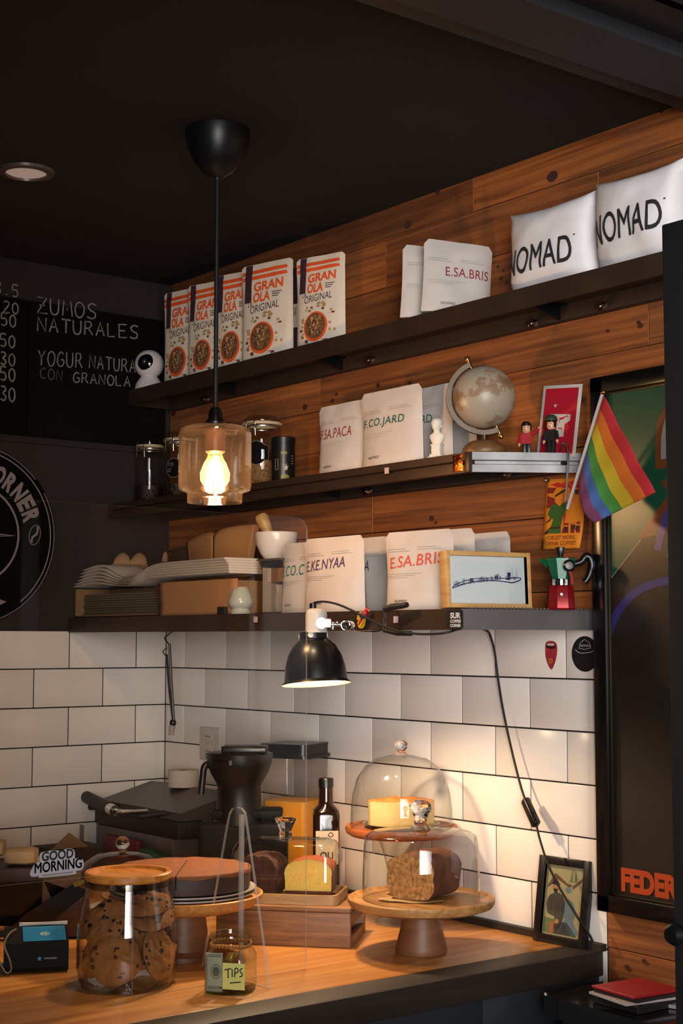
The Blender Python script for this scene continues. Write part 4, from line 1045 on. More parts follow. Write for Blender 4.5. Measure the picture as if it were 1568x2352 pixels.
# ------------------------------------------------------------------ large framed poster
t = thing('framed_poster', 'tall black framed poster with green, brown and violet shapes', 'framed poster', (1.60, 0, 1.050))
FX0, FX1, FZ0, FZ1 = 1.598, 2.30, 1.050, 2.049
T = Matrix.Translation((-1.60, 0, -1.050))
m = MB()
for a, c in (((FX0, FZ0), (FX0+0.031, FZ1)), ((FX1-0.031, FZ0), (FX1, FZ1)), ((FX0, FZ1-0.031), (FX1, FZ1)), ((FX0, FZ0), (FX1, FZ0+0.031))): m.box2((a[0], -0.032, a[1]), (c[0], -0.004, c[1]), 0, T, 0.002)
m.build('frame', mat('black_lacquer_frame', '#0d0d0f', rough=0.22), t)
def bead(x0, z0, x1, z1): m.box2((x0, -0.025, z0), (x1, -0.018, z1), 0, T, 0.001)
m = MB(); e_ = 0.031; s_ = 0.004
bead(FX0+e_, FZ0+e_, FX0+e_+s_, FZ1-e_); bead(FX0+e_, FZ0+e_, FX1-e_, FZ0+e_+s_); bead(FX0+e_, FZ1-e_-s_, FX1-e_, FZ1-e_)
m.build('inner_bead', mat('dark_gold_bead', '#3a3020', rough=0.25, metal=0.7), t)
MB().box2((FX0+0.02, -0.016, FZ0+0.02), (FX1-0.02, -0.006, FZ1-0.02), 0, T).build('poster_sheet', mat('poster_brown', '#1a130f', rough=0.5), t, smooth=False)
PCOL = [mat('poster_green', '#0c4a34', rough=0.5), mat('poster_olive', '#5d6a43', rough=0.5), mat('poster_violet', '#4b3a78', rough=0.5), mat('poster_blue', '#2c2b70', rough=0.5), mat('poster_rust', '#6e3a1c', rough=0.5), mat('poster_white', '#8f8a86', rough=0.5), mat('poster_orange', '#c5491f', rough=0.5), mat('poster_cream', '#a89a78', rough=0.5)]
def lay(kk): return lambda u, v: at(u, v, 1, -0.0162-0.0004*kk)-Vector((1.60, 0, 1.050))
m = MB()
put_poly(m, lay(0), [(1388, 890), (1700, 830), (1700, 950), (1535, 1135), (1468, 1228), (1470, 1240), (1389, 1346)], 0)
put_stroke(m, lay(2), [(1389, 1346), (1471, 1240)], 1.6, 7)
put_poly(m, lay(1), [(1535, 1135), (1468, 1228), (1470, 1238), (1700, 1180), (1700, 1000)], 4)
put_stroke(m, lay(2), smooth_pts([(1509, 1264), (1517, 1225), (1530, 1185), (1548, 1150), (1575, 1120)], 5), 17, 2); put_stroke(m, lay(2), smooth_pts([(1535, 1280), (1540, 1250), (1560, 1200)], 4), 10, 2)
put_stroke(m, lay(2), smooth_pts([(1388, 1492), (1398, 1452), (1420, 1404), (1452, 1366), (1492, 1344), (1540, 1333), (1600, 1330)], 6), 18, 3)
put_poly(m, lay(1), smooth_pts([(1504, 1078), (1505, 1000), (1512, 960), (1535, 925), (1575, 905), (1640, 905)], 4)+[(1640, 1060)], 4)
put_poly(m, lay(3), smooth_pts([(1517, 1055), (1518, 1005), (1526, 965), (1545, 940), (1600, 925)], 4)+[(1600, 1045)], 5)
put_poly(m, lay(1), [(1517, 1105), (1560, 1095), (1560, 1135), (1534, 1135)], 4)
x0_, x1_ = at(1426, 2020, 1, -0.018).x, at(1555, 2020, 1, -0.018).x
fz = lambda u, v: Vector((x0_+(x1_-x0_)*u-1.60, -0.018, 1.0905+0.043*v-1.050))
put_text(m, fz, 'FEDER', (0, 0, 1.02, 1), 6, 0.055)
m.build('printed_artwork', PCOL, t, smooth=False, fix=False)
MB().box2((FX0+0.028, -0.0205, FZ0+0.028), (FX1-0.028, -0.0195, FZ1-0.028), 0, T).build('glazing', glass('poster_glazing', '#fbfbfa', '#f0f0ee', 0.8, 0.3), t, smooth=False)
# ------------------------------------------------------------------ things on the bottom shelf
M_card = mat('brown_cardboard', '#a5764a', rough=0.85, var=0.08, vscale=12, bump=0.12, bscale=120)
M_carddk = mat('dark_cardboard', '#6b3a26', rough=0.85, var=0.12, vscale=12)
M_pulp = mat('moulded_pulp', '#a8845f', rough=0.95, bump=0.4, bscale=160)
M_kraft = mat('kraft_paper', '#bd8550', rough=0.85, var=0.06, bump=0.2, bscale=60)
M_napkin = mat('white_paper', '#cfc3b4', rough=0.9, var=0.05, bump=0.15, bscale=60)
x0, x1, x2 = 0.010, xcol(362, -0.285, 1.65), xcol(545, -0.285, 1.65)
hb = zrow(1347, 0.3, -0.285)-Z3
t = thing('cardboard_box', 'open brown cardboard box under white paper bags on bottom shelf', 'box', (x0, -0.285, Z3+0.001))
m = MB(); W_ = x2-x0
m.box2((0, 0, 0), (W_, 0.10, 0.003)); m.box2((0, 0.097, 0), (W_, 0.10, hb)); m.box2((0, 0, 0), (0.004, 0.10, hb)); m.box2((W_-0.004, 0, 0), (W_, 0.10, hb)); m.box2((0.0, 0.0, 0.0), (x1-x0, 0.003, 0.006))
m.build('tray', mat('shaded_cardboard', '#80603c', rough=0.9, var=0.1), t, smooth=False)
m = MB(); m.grid(lambda a, c: Vector((x1-x0+(W_-x1+x0)*a+0.004*math.sin(7*c)*(1-a)**6, -0.0015+0.004*math.sin(PI*c)*(1-a), (hb+0.004)*c)), 12, 8)
o = m.build('front_flap', M_card, t); so = o.modifiers.new('thickness', 'SOLIDIFY'); so.thickness = 0.003
m = MB()
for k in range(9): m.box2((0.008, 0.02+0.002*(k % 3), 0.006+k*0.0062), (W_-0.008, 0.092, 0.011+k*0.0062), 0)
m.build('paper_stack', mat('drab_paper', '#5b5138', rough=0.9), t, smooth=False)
# folded white paper bags fanned over the box
zt = Z3+0.001+hb
xn0, xn1 = xcol(176, -0.27, zt), xcol(541, -0.27, zt)
for k in range(6):
    off = 0.030*(1-k/5.0)
    xa = xn0-0.004+0.014*k; xb = xn1-0.004*k
    lab = ('bottom', 'second', 'third', 'fourth', 'fifth', 'top')[k]
    m = MB()
    def prof(u, k=k):
        wv = math.exp(-((u-0.36)/0.13)**2)
        left = max(0, 1-u/0.30)
        rise = (0.0062+0.0020*(1-wv))*k
        hump = 0.020*math.exp(-((u-0.16)/0.13)**2)*(0.5+0.1*k)+0.016*min(1, max(0, (u-0.38)/0.12))
        return rise*(0.55+0.45*abs(u-0.36)/0.36 if u < 0.36 else 0.75)+hump*(1-0.55*wv)
    nn = 36; vs = []
    th = 0.0055
    fs = []
    for i in range(nn+1):
        u = i/nn; xx = xa+(xb-xa)*u; z = prof(u); wv = math.exp(-((u-0.36)/0.10)**2)
        tk = th*(1-0.72*wv)
        if i == 0: tk *= 0.35
        if i == 1: tk *= 0.8
        yy = 0.006+0.003*math.sin(5*u+k)
        for (a, c) in ((yy, 0), (0.095, 0), (0.095, tk), (yy, tk), (yy-0.003, tk*0.5)): vs.append((xx-xn0, a, z+c))
    for i in range(nn):
        for j in range(5): fs.append((i*5+j, i*5+(j+1) % 5, (i+1)*5+(j+1) % 5, (i+1)*5+j))
    fs += [(0, 1, 2, 3, 4), tuple(nn*5+j for j in (4, 3, 2, 1, 0))]
    m.add(vs, fs); o = m.build('paper_bag', M_napkin, None, ang=50)
    o.location = (xn0, -0.290, zt+0.001)
    tag(o, 'folded white paper bag on cardboard box, '+lab+(' of the fanned stack' if k not in (0, 5) else ' one of the fanned stack'), 'paper bag', 'white paper bags fanned over the cardboard box')
# boxes and pulp trays behind
xa, xb = xcol(213, -0.10, Z3), xcol(430, -0.10, Z3)
xa = max(xa, 0.006)
hh = zrow(1285, 0.25, -0.10)-Z3
o = MB().box2((0, 0, 0), (xb-xa, 0.068, hh), 0, None, 0.002).build('cardboard_box', M_carddk); o.location = (xa, -0.073, Z3+0.001)
tag(o, 'closed reddish brown cardboard box behind the white paper bags', 'box')
M_st = mat('grey_brown_card', '#5a4132', rough=0.9)
xk = xcol(400, -0.085, Z3+0.15)
t = thing('card_lid_stack', 'stack of dark card lids on the reddish box beside kraft filters', 'lids', (xk, -0.040, Z3+0.002+hh))
for k in range(7):
    m = MB(); m.box((0.002*math.sin(k*2.1), 0, 0.0028+k*0.0052), (0.075, 0.055, 0.0046), 0, None, 0.001); m.build('lid', M_st, t)
RZ0 = math.atan2(RT.y, RT.x)
def pulp_tray(loc, rz, tilt, ncup, label):
    t = thing('pulp_cup_carrier', label, 'cup carrier', loc, 0, 'pulp cup carriers on the boxes', rot=(tilt, 0, rz))
    m = MB()
    def f(a, c):
        X = (a-0.5)*0.044*ncup; Y = (c-0.5)*0.050
        lob = abs(math.sin(PI*a*ncup))**0.7
        z = 0.048*(1-abs(2*c-1)**6)*(0.45+0.55*lob)
        return Vector((X, Y, max(z, 0.0)+0.001*noise.noise(Vector((a*30, c*20, 1)))))
    m.grid(f, 16*ncup, 16); o = m.build('shell', M_pulp, t); so = o.modifiers.new('thickness', 'SOLIDIFY'); so.thickness = 0.002
    m = MB(); m.box2((-0.022*ncup-0.004, -0.028, 0), (0.022*ncup+0.004, 0.028, 0.002), 0, None, 0.0008); m.build('rim', M_pulp, t)
pulp_tray((xcol(330, -0.045, Z3+0.16), -0.042, Z3+0.003+hh), RZ0, 0.0, 3, 'upturned pulp cup carrier lying on the reddish cardboard box')
pulp_tray((xcol(296, -0.150, Z3+0.14), -0.145, Z3+0.046+hh*0.55), RZ0, math.radians(-30), 2, 'tipped pulp cup carrier leaning before the reddish cardboard box')
# kraft filter papers, folded open
xf = xcol(500, -0.10, Z3+0.15)
zk = Z3+0.112
t = thing('kraft_paper_filters', 'fanned pair of kraft paper filter stacks above the white bags', 'paper filters', (xf, -0.095, Z3+0.001))
def fan(s, top_in, top_out, wd):
    m = MB()
    for layer in range(7):
        d = layer*0.0022
        def f(a, c):
            wdt = wd*(0.80+0.20*c)
            X = s*a*wdt
            top = top_in*(1-a)+top_out*a+0.004*math.sin(PI*a)+(0.010*math.exp(-(a/0.12)**2)*-1)
            Zz = 0.095+(top-0.095)*c-0.010*(1-c)*(a**2)*0
            Y = -0.02+0.018*a*a+d+0.006*c*a
            return Vector((X, Y, Zz+layer*0.0006))
        m.grid(f, 14, 10, 0)
    o = m.build('paper_stack', M_kraft, t, ang=80); so = o.modifiers.new('thickness', 'SOLIDIFY'); so.thickness = 0.0012
zi, zo1, zo2 = zrow(1222, xf, -0.125)-Z3, zrow(1238, xf, -0.125)-Z3, zrow(1215, xf, -0.125)-Z3
fan(-1, zi, zo1, 0.165); fan(1, zi, zo2, 0.150)
m = MB(); m.box2((-0.075, -0.022, 0), (0.085, 0.05, 0.095), 0, None, 0.002); m.build('cardboard_base', M_card, t)
# clear dispenser with filter papers, mortar on top
xd0, xd1 = x2+0.004, xcol(641, -0.236, Z3+0.06)
hd_ = zrow(1288, (xd0+xd1)/2, -0.236)-Z3
t = thing('acrylic_dispenser', 'clear acrylic dispenser box of filter papers under the mortar', 'dispenser', (xd0, -0.236, Z3+0.001))
W_ = xd1-xd0; M_acr = glass('acrylic', '#f0eeec', '#b5b0ac', 0.7)
m = MB(); m.box2((0, 0, 0), (W_, 0.003, hd_)); m.box2((0, 0.147, 0), (W_, 0.15, hd_)); m.box2((0, 0.003, 0), (0.003, 0.147, hd_)); m.box2((W_-0.003, 0.003, 0), (W_, 0.147, hd_)); m.box2((0.003, 0.003, 0), (W_-0.003, 0.147, 0.003)); m.box2((W_*0.60, 0.003, 0.003), (W_*0.60+0.003, 0.147, hd_)); m.build('case', M_acr, t, smooth=False)
m = MB(); m.box2((-0.001, -0.001, hd_), (W_+0.001, 0.151, hd_+0.004), 0, None, 0.001); m.build('lid', mat('smoky_edge', '#4b3a30', rough=0.3), t)
m = MB(); m.prism([(0.006, 0.005), (W_*0.56, 0.005), (W_*0.56, 0.055), (W_*0.44, 0.068), (W_*0.30, 0.072), (W_*0.30, hd_*0.86), (0.006, hd_*0.88)], 0.012, 0.135, axis=1); m.prism([(W_*0.65, 0.005), (W_-0.006, 0.005), (W_-0.006, 0.05), (W_*0.78, 0.04), (W_*0.65, 0.065)], 0.012, 0.12, axis=1); m.build('filter_papers', M_napkin, t, smooth=False)
m = MB(); m.prism([(W_*0.32, hd_*0.60), (W_*0.95, hd_*0.60), (W_*0.95, hd_*0.86), (W_*0.32, hd_*0.86)], 0.02, 0.12, axis=1); m.build('brown_filters', M_kraft, t, smooth=False)
zmo = Z3+0.0055+hd_
xm = xcol(634, -0.165, zmo)
rm = 50*((Vector((xm, -0.165, 1.75))-CAM).dot(FW))/FPX; hm = zrow(1224, xm, -0.165)-zmo
t = thing('mortar', 'white ceramic mortar bowl on the clear dispenser', 'mortar', (xm, -0.165, zmo+0.0005))
m = MB(); m.lathe([(0, 0), (rm*0.50, 0), (rm*0.52, 0.003), (rm*0.72, hm*0.22), (rm*0.92, hm*0.55), (rm, hm*0.96), (rm*0.985, hm), (rm*0.93, hm*0.98), (rm*0.82, hm*0.5), (rm*0.5, hm*0.18), (0, hm*0.12)], 48); m.build('bowl', mat('white_ceramic', '#d9cfc4', rough=0.25), t)
pa = Vector((xm+0.004, -0.165, zmo+hm*0.3)); pb_ = Vector((xcol(606, -0.180, zmo+0.1), -0.180, zrow(1200, xm-0.02, -0.180)))
t = thing('pestle', 'wooden handled pestle standing in the white mortar', 'pestle', pa)
d = pb_-pa; q = d.to_track_quat('Z', 'Y').to_matrix().to_4x4(); Ln = d.length
m = MB(); m.lathe([(0, -0.012), (0.012, -0.008), (0.013, 0.0), (0.009, 0.012), (0.008, Ln*0.45), (0, Ln*0.45)], 24, 0, q); m.build('ceramic_head', mat('white_ceramic', '#d9cfc4'), t)
m = MB(); m.lathe([(0, Ln*0.45), (0.0085, Ln*0.45), (0.012, Ln*0.7), (0.0155, Ln), (0.0165, Ln+0.012), (0.013, Ln+0.019), (0.006, Ln+0.0195), (0, Ln+0.018)], 24, 0, q); m.build('wooden_handle', wood('pestle_wood', '#9a7440', '#c09a5e', (20, 20, 50), rough=0.5, bump=0.08), t)
# celadon whisk stand and small black block
xv = xcol(554, -0.268, Z3); rv = 29*((Vector((xv, -0.27, 1.63))-CAM).dot(FW))/FPX; hv = zrow(1349, xv, -0.27)-Z3
m = MB(); m.lathe([(0, 0), (rv*0.80, 0), (rv*0.84, 0.004), (rv*0.72, hv*0.16), (rv*0.70, hv*0.20), (rv*0.90, hv*0.30), (rv, hv*0.42), (rv*0.93, hv*0.56), (rv*0.72, hv*0.84), (rv*0.60, hv*0.96), (rv*0.50, hv), (rv*0.42, hv*0.97), (rv*0.4, hv*0.6), (0, hv*0.55)], 44)
o = m.build('whisk_stand', mat('celadon_glaze', '#a9aea2', rough=0.22)); o.location = (xv, -0.270, Z3+0.001); tag(o, 'pale celadon ceramic whisk stand at front of bottom shelf', 'whisk stand')
xb_ = xcol(510, -0.292, Z3)
t = thing('small_black_case', 'small black block standing on shelf before the cardboard box', 'case', (xb_, -0.291, Z3+0.001))
m = MB(); m.box((0, 0, 0.0085), (0.030, 0.010, 0.017), 0, None, 0.0015); m.build('body', M_black, t); m = MB(); m.box((0.0, -0.0052, 0.012), (0.020, 0.001, 0.002)); m.build('slot', M_blackplastic, t, smooth=False)
# framed boat drawing standing along the shelf end
a = Vector((xcol(1028, -0.286, Z3), -0.286, Z3+0.004)); bb = Vector((a.x+0.026, -0.140, Z3+0.004))
pxe = 1222
lo, hi = -0.25, -0.05
for _ in range(40):
    mid = (lo+hi)/2; q = Vector((a.x+0.18*(mid+0.286), mid, 1.65))-CAM
    if CW/2+FPX*q.dot(RT)/q.dot(FW) < pxe: lo = mid
    else: hi = mid
bb = Vector((a.x+0.18*(lo+0.286), lo, Z3+0.004)); w = (bb-a).length; h = zrow(1263, a.x, a.y)-Z3-0.004
t = thing('framed_drawing', 'pale framed ink drawing of a long ship at shelf end', 'picture', a, 0, None, rot=(math.radians(-3), 0, math.atan2(bb.y-a.y, bb.x-a.x)))
m = MB(); fw = 0.0085
for q0, q1 in (((0, 0), (fw, h)), ((w-fw, 0), (w, h)), ((fw, 0), (w-fw, fw)), ((fw, h-fw), (w-fw, h))): m.box2((q0[0], 0, q0[1]), (q1[0], 0.024, q1[1]), 0, None, 0.001)
m.build('frame', wood('pale_frame_wood', '#b98a50', '#cfa468', (10, 10, 60), rough=0.5, bump=0.05), t)
m = MB(); m.box2((fw, 0.010, fw), (w-fw, 0.012, h-fw)); m.build('paper', mat('drawing_paper', '#dde2e4', rough=0.7), t, smooth=False)
m = MB(); f = lambda u, v: Vector((fw+(w-2*fw)*u, 0.0095, fw+(h-2*fw)*(v*1.08+0.06)))
AS = h/w
hull = [(0.05, 0.24), (0.16, 0.30), (0.30, 0.36), (0.48, 0.40), (0.62, 0.40), (0.76, 0.38), (0.84, 0.37), (0.93, 0.42), (0.95, 0.46)]
put_stroke(m, f, smooth_pts(hull, 4), 0.014, 0, AS); put_stroke(m, f, smooth_pts([(0.05, 0.25), (0.12, 0.33), (0.3, 0.42), (0.5, 0.45), (0.72, 0.45), (0.95, 0.47)], 4), 0.009, 0, AS)
R = random.Random(3)
for k in range(80):
    u = R.uniform(0.07, 0.9); v = 0.26+0.30*u-0.14*u*u if u < 0.6 else 0.42
    hgt = R.uniform(0.03, 0.12); put_stroke(m, f, [(u, v), (u+R.uniform(-0.004, 0.004), v+hgt)], R.uniform(0.003, 0.009), 0, AS)
    if R.random() < 0.5: put_stroke(m, f, [(u, v+hgt*0.7), (u+R.uniform(0.02, 0.06), v+hgt*0.7)], 0.004, 0, AS)
for u, v in ((0.60, 0.42), (0.77, 0.49), (0.28, 0.36)): put_rect(m, f, u, v, u+0.045, v+0.08)
for u in (0.83, 0.88, 0.90): put_stroke(m, f, [(u, 0.46), (u+0.01, 0.66)], 0.003, 0, AS)
m.build('ink_drawing', mat('blue_ink', '#262463', rough=0.8), t, smooth=False, fix=False)
m = MB(); m.box2((fw-0.001, 0.006, fw-0.001), (w-fw+0.001, 0.0075, h-fw+0.001)); m.build('glazing', glass('picture_glazing', '#f6f7f7', '#e0e0e0', 0.8), t, smooth=False)
# moka pot
mx, my = xcol(1288, -0.085, Z3), -0.085
dm = (Vector((mx, my, 1.65))-CAM).dot(FW); U = dm/FPX
mz = lambda py: zrow(py, mx, my)-Z3-0.001
t = thing('moka_pot', 'red, green and white moka pot with black handle on bottom shelf', 'moka pot', (mx, my, Z3+0.001), math.atan2(RT.y, RT.x))
M_mr = mat('red_lacquer', '#8e1219', rough=0.22, metal=0.35); M_mg = mat('green_lacquer', '#0f5a3c', rough=0.25, metal=0.2); M_mw = mat('pale_green_lacquer', '#8fb0a2', rough=0.3)
E8 = 8; A8 = PI/8
m = MB(); m.lathe([(0, 0), (32*U, 0), (33.5*U, 0.003), (30*U, mz(1352)), (27*U, mz(1345)), (0, mz(1345))], E8, 0, Matrix.Rotation(A8, 4, 'Z')); m.build('boiler', M_mr, t, ang=20)
m = MB(); m.cyl((-4*U, -31*U, mz(1366)), (-3*U, -34.5*U, mz(1366)), 5*U, 4*U, 6); m.cyl((-4*U, -33*U, mz(1366)), (-4*U, -36*U, mz(1366)), 2.2*U, n=12); m.build('safety_valve', M_steel, t)
m = MB(); m.lathe([(0, mz(1345)), (20*U, mz(1345)), (20.5*U, mz(1341)), (20*U, mz(1331)), (0, mz(1331))], 32); m.build('collar', M_chrome, t)
mats8 = [M_mg, M_mg, M_mw, M_mg, M_mg, M_mg, M_mw, M_mg]
m = MB()
zb, zt_ = mz(1330), mz(1285)
rb, rt_ = 22*U, 36*U
for i in range(8):
    a0, a1 = A8+PI/4*i, A8+PI/4*(i+1)
    pts = []
    for rr, z in ((rb, zb), (rt_, zt_)):
        for a in (a0, a1): pts.append((rr*math.cos(a), rr*math.sin(a), z))
    mi = 1 if i == 5 else 0
    m.add(pts, [(0, 1, 3, 2)], mi)
m.add([(rb*math.cos(A8+PI/4*i), rb*math.sin(A8+PI/4*i), zb) for i in range(8)], [tuple(range(8))])
m.add([(-rt_*0.85, -0.006, zt_), (-rt_*0.85, 0.006, zt_), (-51*U, 0, zt_+0.001), (-rt_*0.86, 0, mz(1305))], [(0, 2, 1), (0, 3, 2), (1, 2, 3)])
m.build('upper_chamber', [M_mg, M_mw], t, ang=20)
m = MB(); m.lathe([(rt_*1.02, zt_), (rt_*0.9, zt_+0.003), (10*U, mz(1279)), (0, mz(1278))], E8, 0, Matrix.Rotation(A8, 4, 'Z')); m.lathe([(rt_*1.03, zt_-0.002), (rt_*1.03, zt_+0.001), (0, zt_+0.001)], E8, 0, Matrix.Rotation(A8, 4, 'Z')); m.build('lid', M_mg, t, ang=20)
m = MB(); m.lathe([(0, mz(1279)), (6*U, mz(1279)), (8*U, mz(1272)), (10.5*U, mz(1262)), (10*U, mz(1257)), (0, mz(1256))], 10); m.build('knob', M_blackplastic, t, ang=20)
m = MB(); m.tube(smooth_pts([(30*U, 0, mz(1296)), (48*U, 0, mz(1290)), (58*U, 0, mz(1278)), (68*U, 0, mz(1282)), (72*U, 0, mz(1300)), (64*U, 0, mz(1325)), (55*U, 0, mz(1337))], 5), [0.0065]*10+[0.0075]*12+[0.006]*9, 12); m.build('handle', M_blackplastic, t)
m = MB(); m.lathe([(0, 0), (13*U, 0.001), (14*U, 0.006), (9*U, 0.011), (0, 0.012)], 24, 0, Matrix.Translation((14*U, -31*U, mz(1301))) @ Matrix.Rotation(PI/2, 4, 'X')); m.build('black_cap', M_blackplastic, t)
m = MB(); m.tube(smooth_pts([(6*U, -28*U, mz(1279)), (14*U, -32*U, mz(1288)), (15*U, -36*U, mz(1312)), (20*U, -33*U, mz(1325)), (22*U, -30*U, mz(1342))], 5), 0.0026, 8); m.build('red_ribbon', mat('red_ribbon', '#a3202a', rough=0.7), t)
# ------------------------------------------------------------------ clip lamp
ly = -0.375
def LP(px, py, y=ly): return at(px, py, 1, y)
base = LP(726, 1572)
dl = (base-CAM).dot(FW); U = dl/FPX
t = thing('clip_lamp', 'black clip lamp with grey socket clamped to the bottom shelf', 'clip lamp', base)
tilt = Matrix.Rotation(math.radians(-6.5), 4, Vector((RT.x, RT.y, 0))) @ Matrix.Rotation(math.radians(-3.5), 4, Vector((FW.x, FW.y, 0)))
# shade: outer shell black, inner shell white
prof = [(80, 1), (78, 4), (73, 8), (72, 20), (69, 42), (62, 66), (50, 88), (37, 100), (33, 103), (32.5, 120), (0, 120)]
m = MB(); m.lathe([(r*U, z*U) for r, z in prof], 56, 0, tilt); sh = m.build('shade', mat('black_enamel', '#0e0e10', rough=0.3), t)
m = MB(); m.lathe([(79.5*U, 0.6*U), (72*U, 6*U), (70.5*U, 20*U), (67.5*U, 42*U), (60.5*U, 65*U), (48.5*U, 86*U), (35*U, 98*U), (0, 99*U)], 56, 0, tilt); m.build('white_lining', mat('white_enamel', '#e8e4de', rough=0.35), sh)
m = MB()
for a in (-100, -10, 80, 170):
    a = math.radians(a)+math.atan2(RT.y, RT.x)
    m.lathe([(0, 1.2*U), (6.5*U, 0.8*U), (7*U, -0.5*U), (0, -0.5*U)], 20, 0, tilt @ Matrix.Translation((33*U*math.cos(a), 33*U*math.sin(a), 111*U)) @ Matrix.Rotation(a, 4, 'Z') @ Matrix.Rotation(PI/2, 4, 'Y'))
m.build('vent_rivets', mat('pale_rivet', '#d8d4c8', rough=0.3), sh)
m = MB(); m.lathe([(0, 119*U), (27*U, 119*U), (25*U, 124*U), (25*U, 160*U), (23*U, 169*U), (15*U, 174*U), (0, 174*U)], 40); so_ = m.build('socket', mat('grey_bakelite', '#b9b5b0', rough=0.4), t)
sd = Vector((RT.x, RT.y, 0)).normalized(); fr_ = Vector((-FW.x, -FW.y, 0)).normalized()
m = MB(); m.cyl(sd*-8*U+Vector((0, 0, 173*U)), sd*-8*U+Vector((0, 0, 186*U)), 8*U, n=20); m.build('cable_gland', M_blackplastic, so_)
m = MB()
ez = Vector((0, 0, 1))
c0 = sd*22*U+ez*138*U+fr_*8*U
m.lathe([(0, 0), (13*U, 0), (13*U, 4*U), (0, 5*U)], 24, 0, Matrix.Translation(sd*12*U+ez*140*U+fr_*24*U) @ fr_.to_track_quat('Z', 'Y').to_matrix().to_4x4()); m.box((0, 0, 0), (26*U, 6*U, 22*U), 0, Matrix.Translation(sd*22*U+ez*140*U+fr_*22*U) @ Matrix.Rotation(math.atan2(RT.y, RT.x), 4, 'Z'), 0.001)
m.cyl(sd*30*U+ez*137*U+fr_*8*U, sd*56*U+ez*137*U+fr_*6*U, 6*U, 4*U, 14); m.cyl(sd*38*U+ez*143*U+fr_*8*U, sd*38*U+ez*126*U+fr_*8*U, 4*U, n=12); m.sphere(sd*48*U+ez*141*U+fr_*9*U, 4.5*U, 0, None, 12, 8)
m.build('swivel_joint', M_steel, t)
# coil and wire loop to the clamp
coil = []
for i in range(64):
    a = 2*PI*i/16; k = i/63
    coil.append(sd*(66+14*k+11*math.cos(a))*U+ez*(135+11*math.sin(a))*U+fr_*(10-16*k)*U)
front = D3+ly        # distance lamp plane to shelf lip (negative: lamp stands proud)
w1 = [sd*p[0]*U+ez*p[1]*U+fr_*p[2]*U for p in ((78, 134, -8), (96, 147, -6), (128, 160, 0), (148, 160, 0), (158, 150, 0), (162, 140, 0))]
w2 = [sd*p[0]*U+ez*p[1]*U+fr_*p[2]*U for p in ((80, 128, -8), (100, 122, -6), (130, 121, 0), (150, 124, 0), (158, 130, 0), (162, 138, 0))]
m = MB(); m.tube(coil, 1.6*U, 7); m.tube(smooth_pts(w1, 5), 1.6*U, 7); m.tube(smooth_pts(w2, 5), 1.6*U, 7); m.build('spring_arm', M_chrome, t)
ca = LP(884, 1400, -0.325)-base; cb = LP(935, 1389, -0.318)-base; cc = LP(882, 1448, -0.315)-base; ce = LP(944, 1455, -0.318)-base
m = MB(); m.tube([ca, ca.lerp(cb, 0.3)+ez*0.002, ca.lerp(cb, 0.8), cb], [0.0065, 0.0065, 0.0055, 0.005], 12); m.tube([cc, cc.lerp(ce, 0.5)-ez*0.002, ce], [0.004, 0.0055, 0.0045], 12)
m.build('clamp_grips', M_black, t)
m = MB(); m.tube([ca-ez*0.004, (ca+cc)/2+fr_*0.004, cc+ez*0.003], 0.003, 10); m.tube([ca, ca+Vector((0.004, 0.03, 0.004))], 0.003, 8); m.build('clamp_spring', M_steel, t)
bo_c = tilt @ Vector((0, 0, 52*U))
m = MB(); m.lathe([(0, 30*U), (14*U, 33*U), (23*U, 46*U), (24*U, 58*U), (16*U, 78*U), (11*U, 90*U), (0, 92*U)], 28, 0, tilt); m.build('bulb', mat('lit_bulb', '#fff0d8', emit=9.0, ecol='#ffdcae'), t)
l = bpy.data.lights.new('clip_lamp_light', 'SPOT'); l.energy = CLIP_POWER; l.color = (1.0, 0.70, 0.42); l.shadow_soft_size = 0.024; l.spot_size = math.radians(165); l.spot_blend = 0.6
o = bpy.data.objects.new('clip_lamp_light', l); COL.objects.link(o); o.location = base+tilt @ Vector((0, 0, 21*U)); o.rotation_euler = tilt.to_euler()
# lamp cable with inline switch
t = thing('lamp_cable', 'black lamp cable running over clamp and down tiled wall', 'cable', (0, 0, 0))
top = [LP(718, 1388), LP(724, 1384), LP(745, 1382, -0.385), LP(775, 1388, -0.385), LP(810, 1403, -0.38), LP(850, 1424, -0.365), LP(895, 1444, -0.345), LP(925, 1452, -0.335), LP(960, 1456, -0.32), LP(1000, 1456, -0.312), LP(1030, 1452, -0.300), LP(1050, 1446, -0.27), LP(1085, 1441, -0.16), LP(1118, 1449, -0.045)]
mid = [at(1128, 1468, 1, -0.03), at(1136, 1500, 1, -0.022), at(1143, 1555, 1, -0.02), at(1155, 1630, 1, -0.02), at(1174, 1720, 1, -0.022), at(1194, 1800, 1, -0.026), at(1206, 1838, 1, -0.03)]
m = MB(); m.tube(smooth_pts([tuple(p) for p in top+mid], 5), 0.0023, 8); m.build('upper_cord', M_black, t)
s0, s1 = at(1205, 1836, 1, -0.030), at(1232, 1896, 1, -0.040)
m = MB(); ml = (s1-s0).length; q = (s1-s0).to_track_quat('Z', 'Y').to_matrix().to_4x4(); q.translation = s0
m.box((0, 0, ml/2), (0.015, 0.018, ml), 0, q, 0.004, 3); sw = m.build('inline_switch', M_blackplastic, t)
m = MB(); m.box((0.0, 0.0095, ml*0.55), (0.007, 0.003, 0.012), 0, q, 0.001); m.box((0.008, 0, ml*0.55), (0.003, 0.007, 0.012), 0, q, 0.001); m.build('rocker', M_black, sw)
low = [at(1232, 1897, 1, -0.040), at(1240, 1930, 1, -0.047), at(1258, 1985, 1, -0.055), at(1285, 2040, 1, -0.058), at(1312, 2084, 1, -0.055), at(1327, 2108, 1, -0.050), at(1345, 2136, 1, -0.030), at(1356, 2152, 1, -0.015), at(1366, 2176, 1, -0.008)]
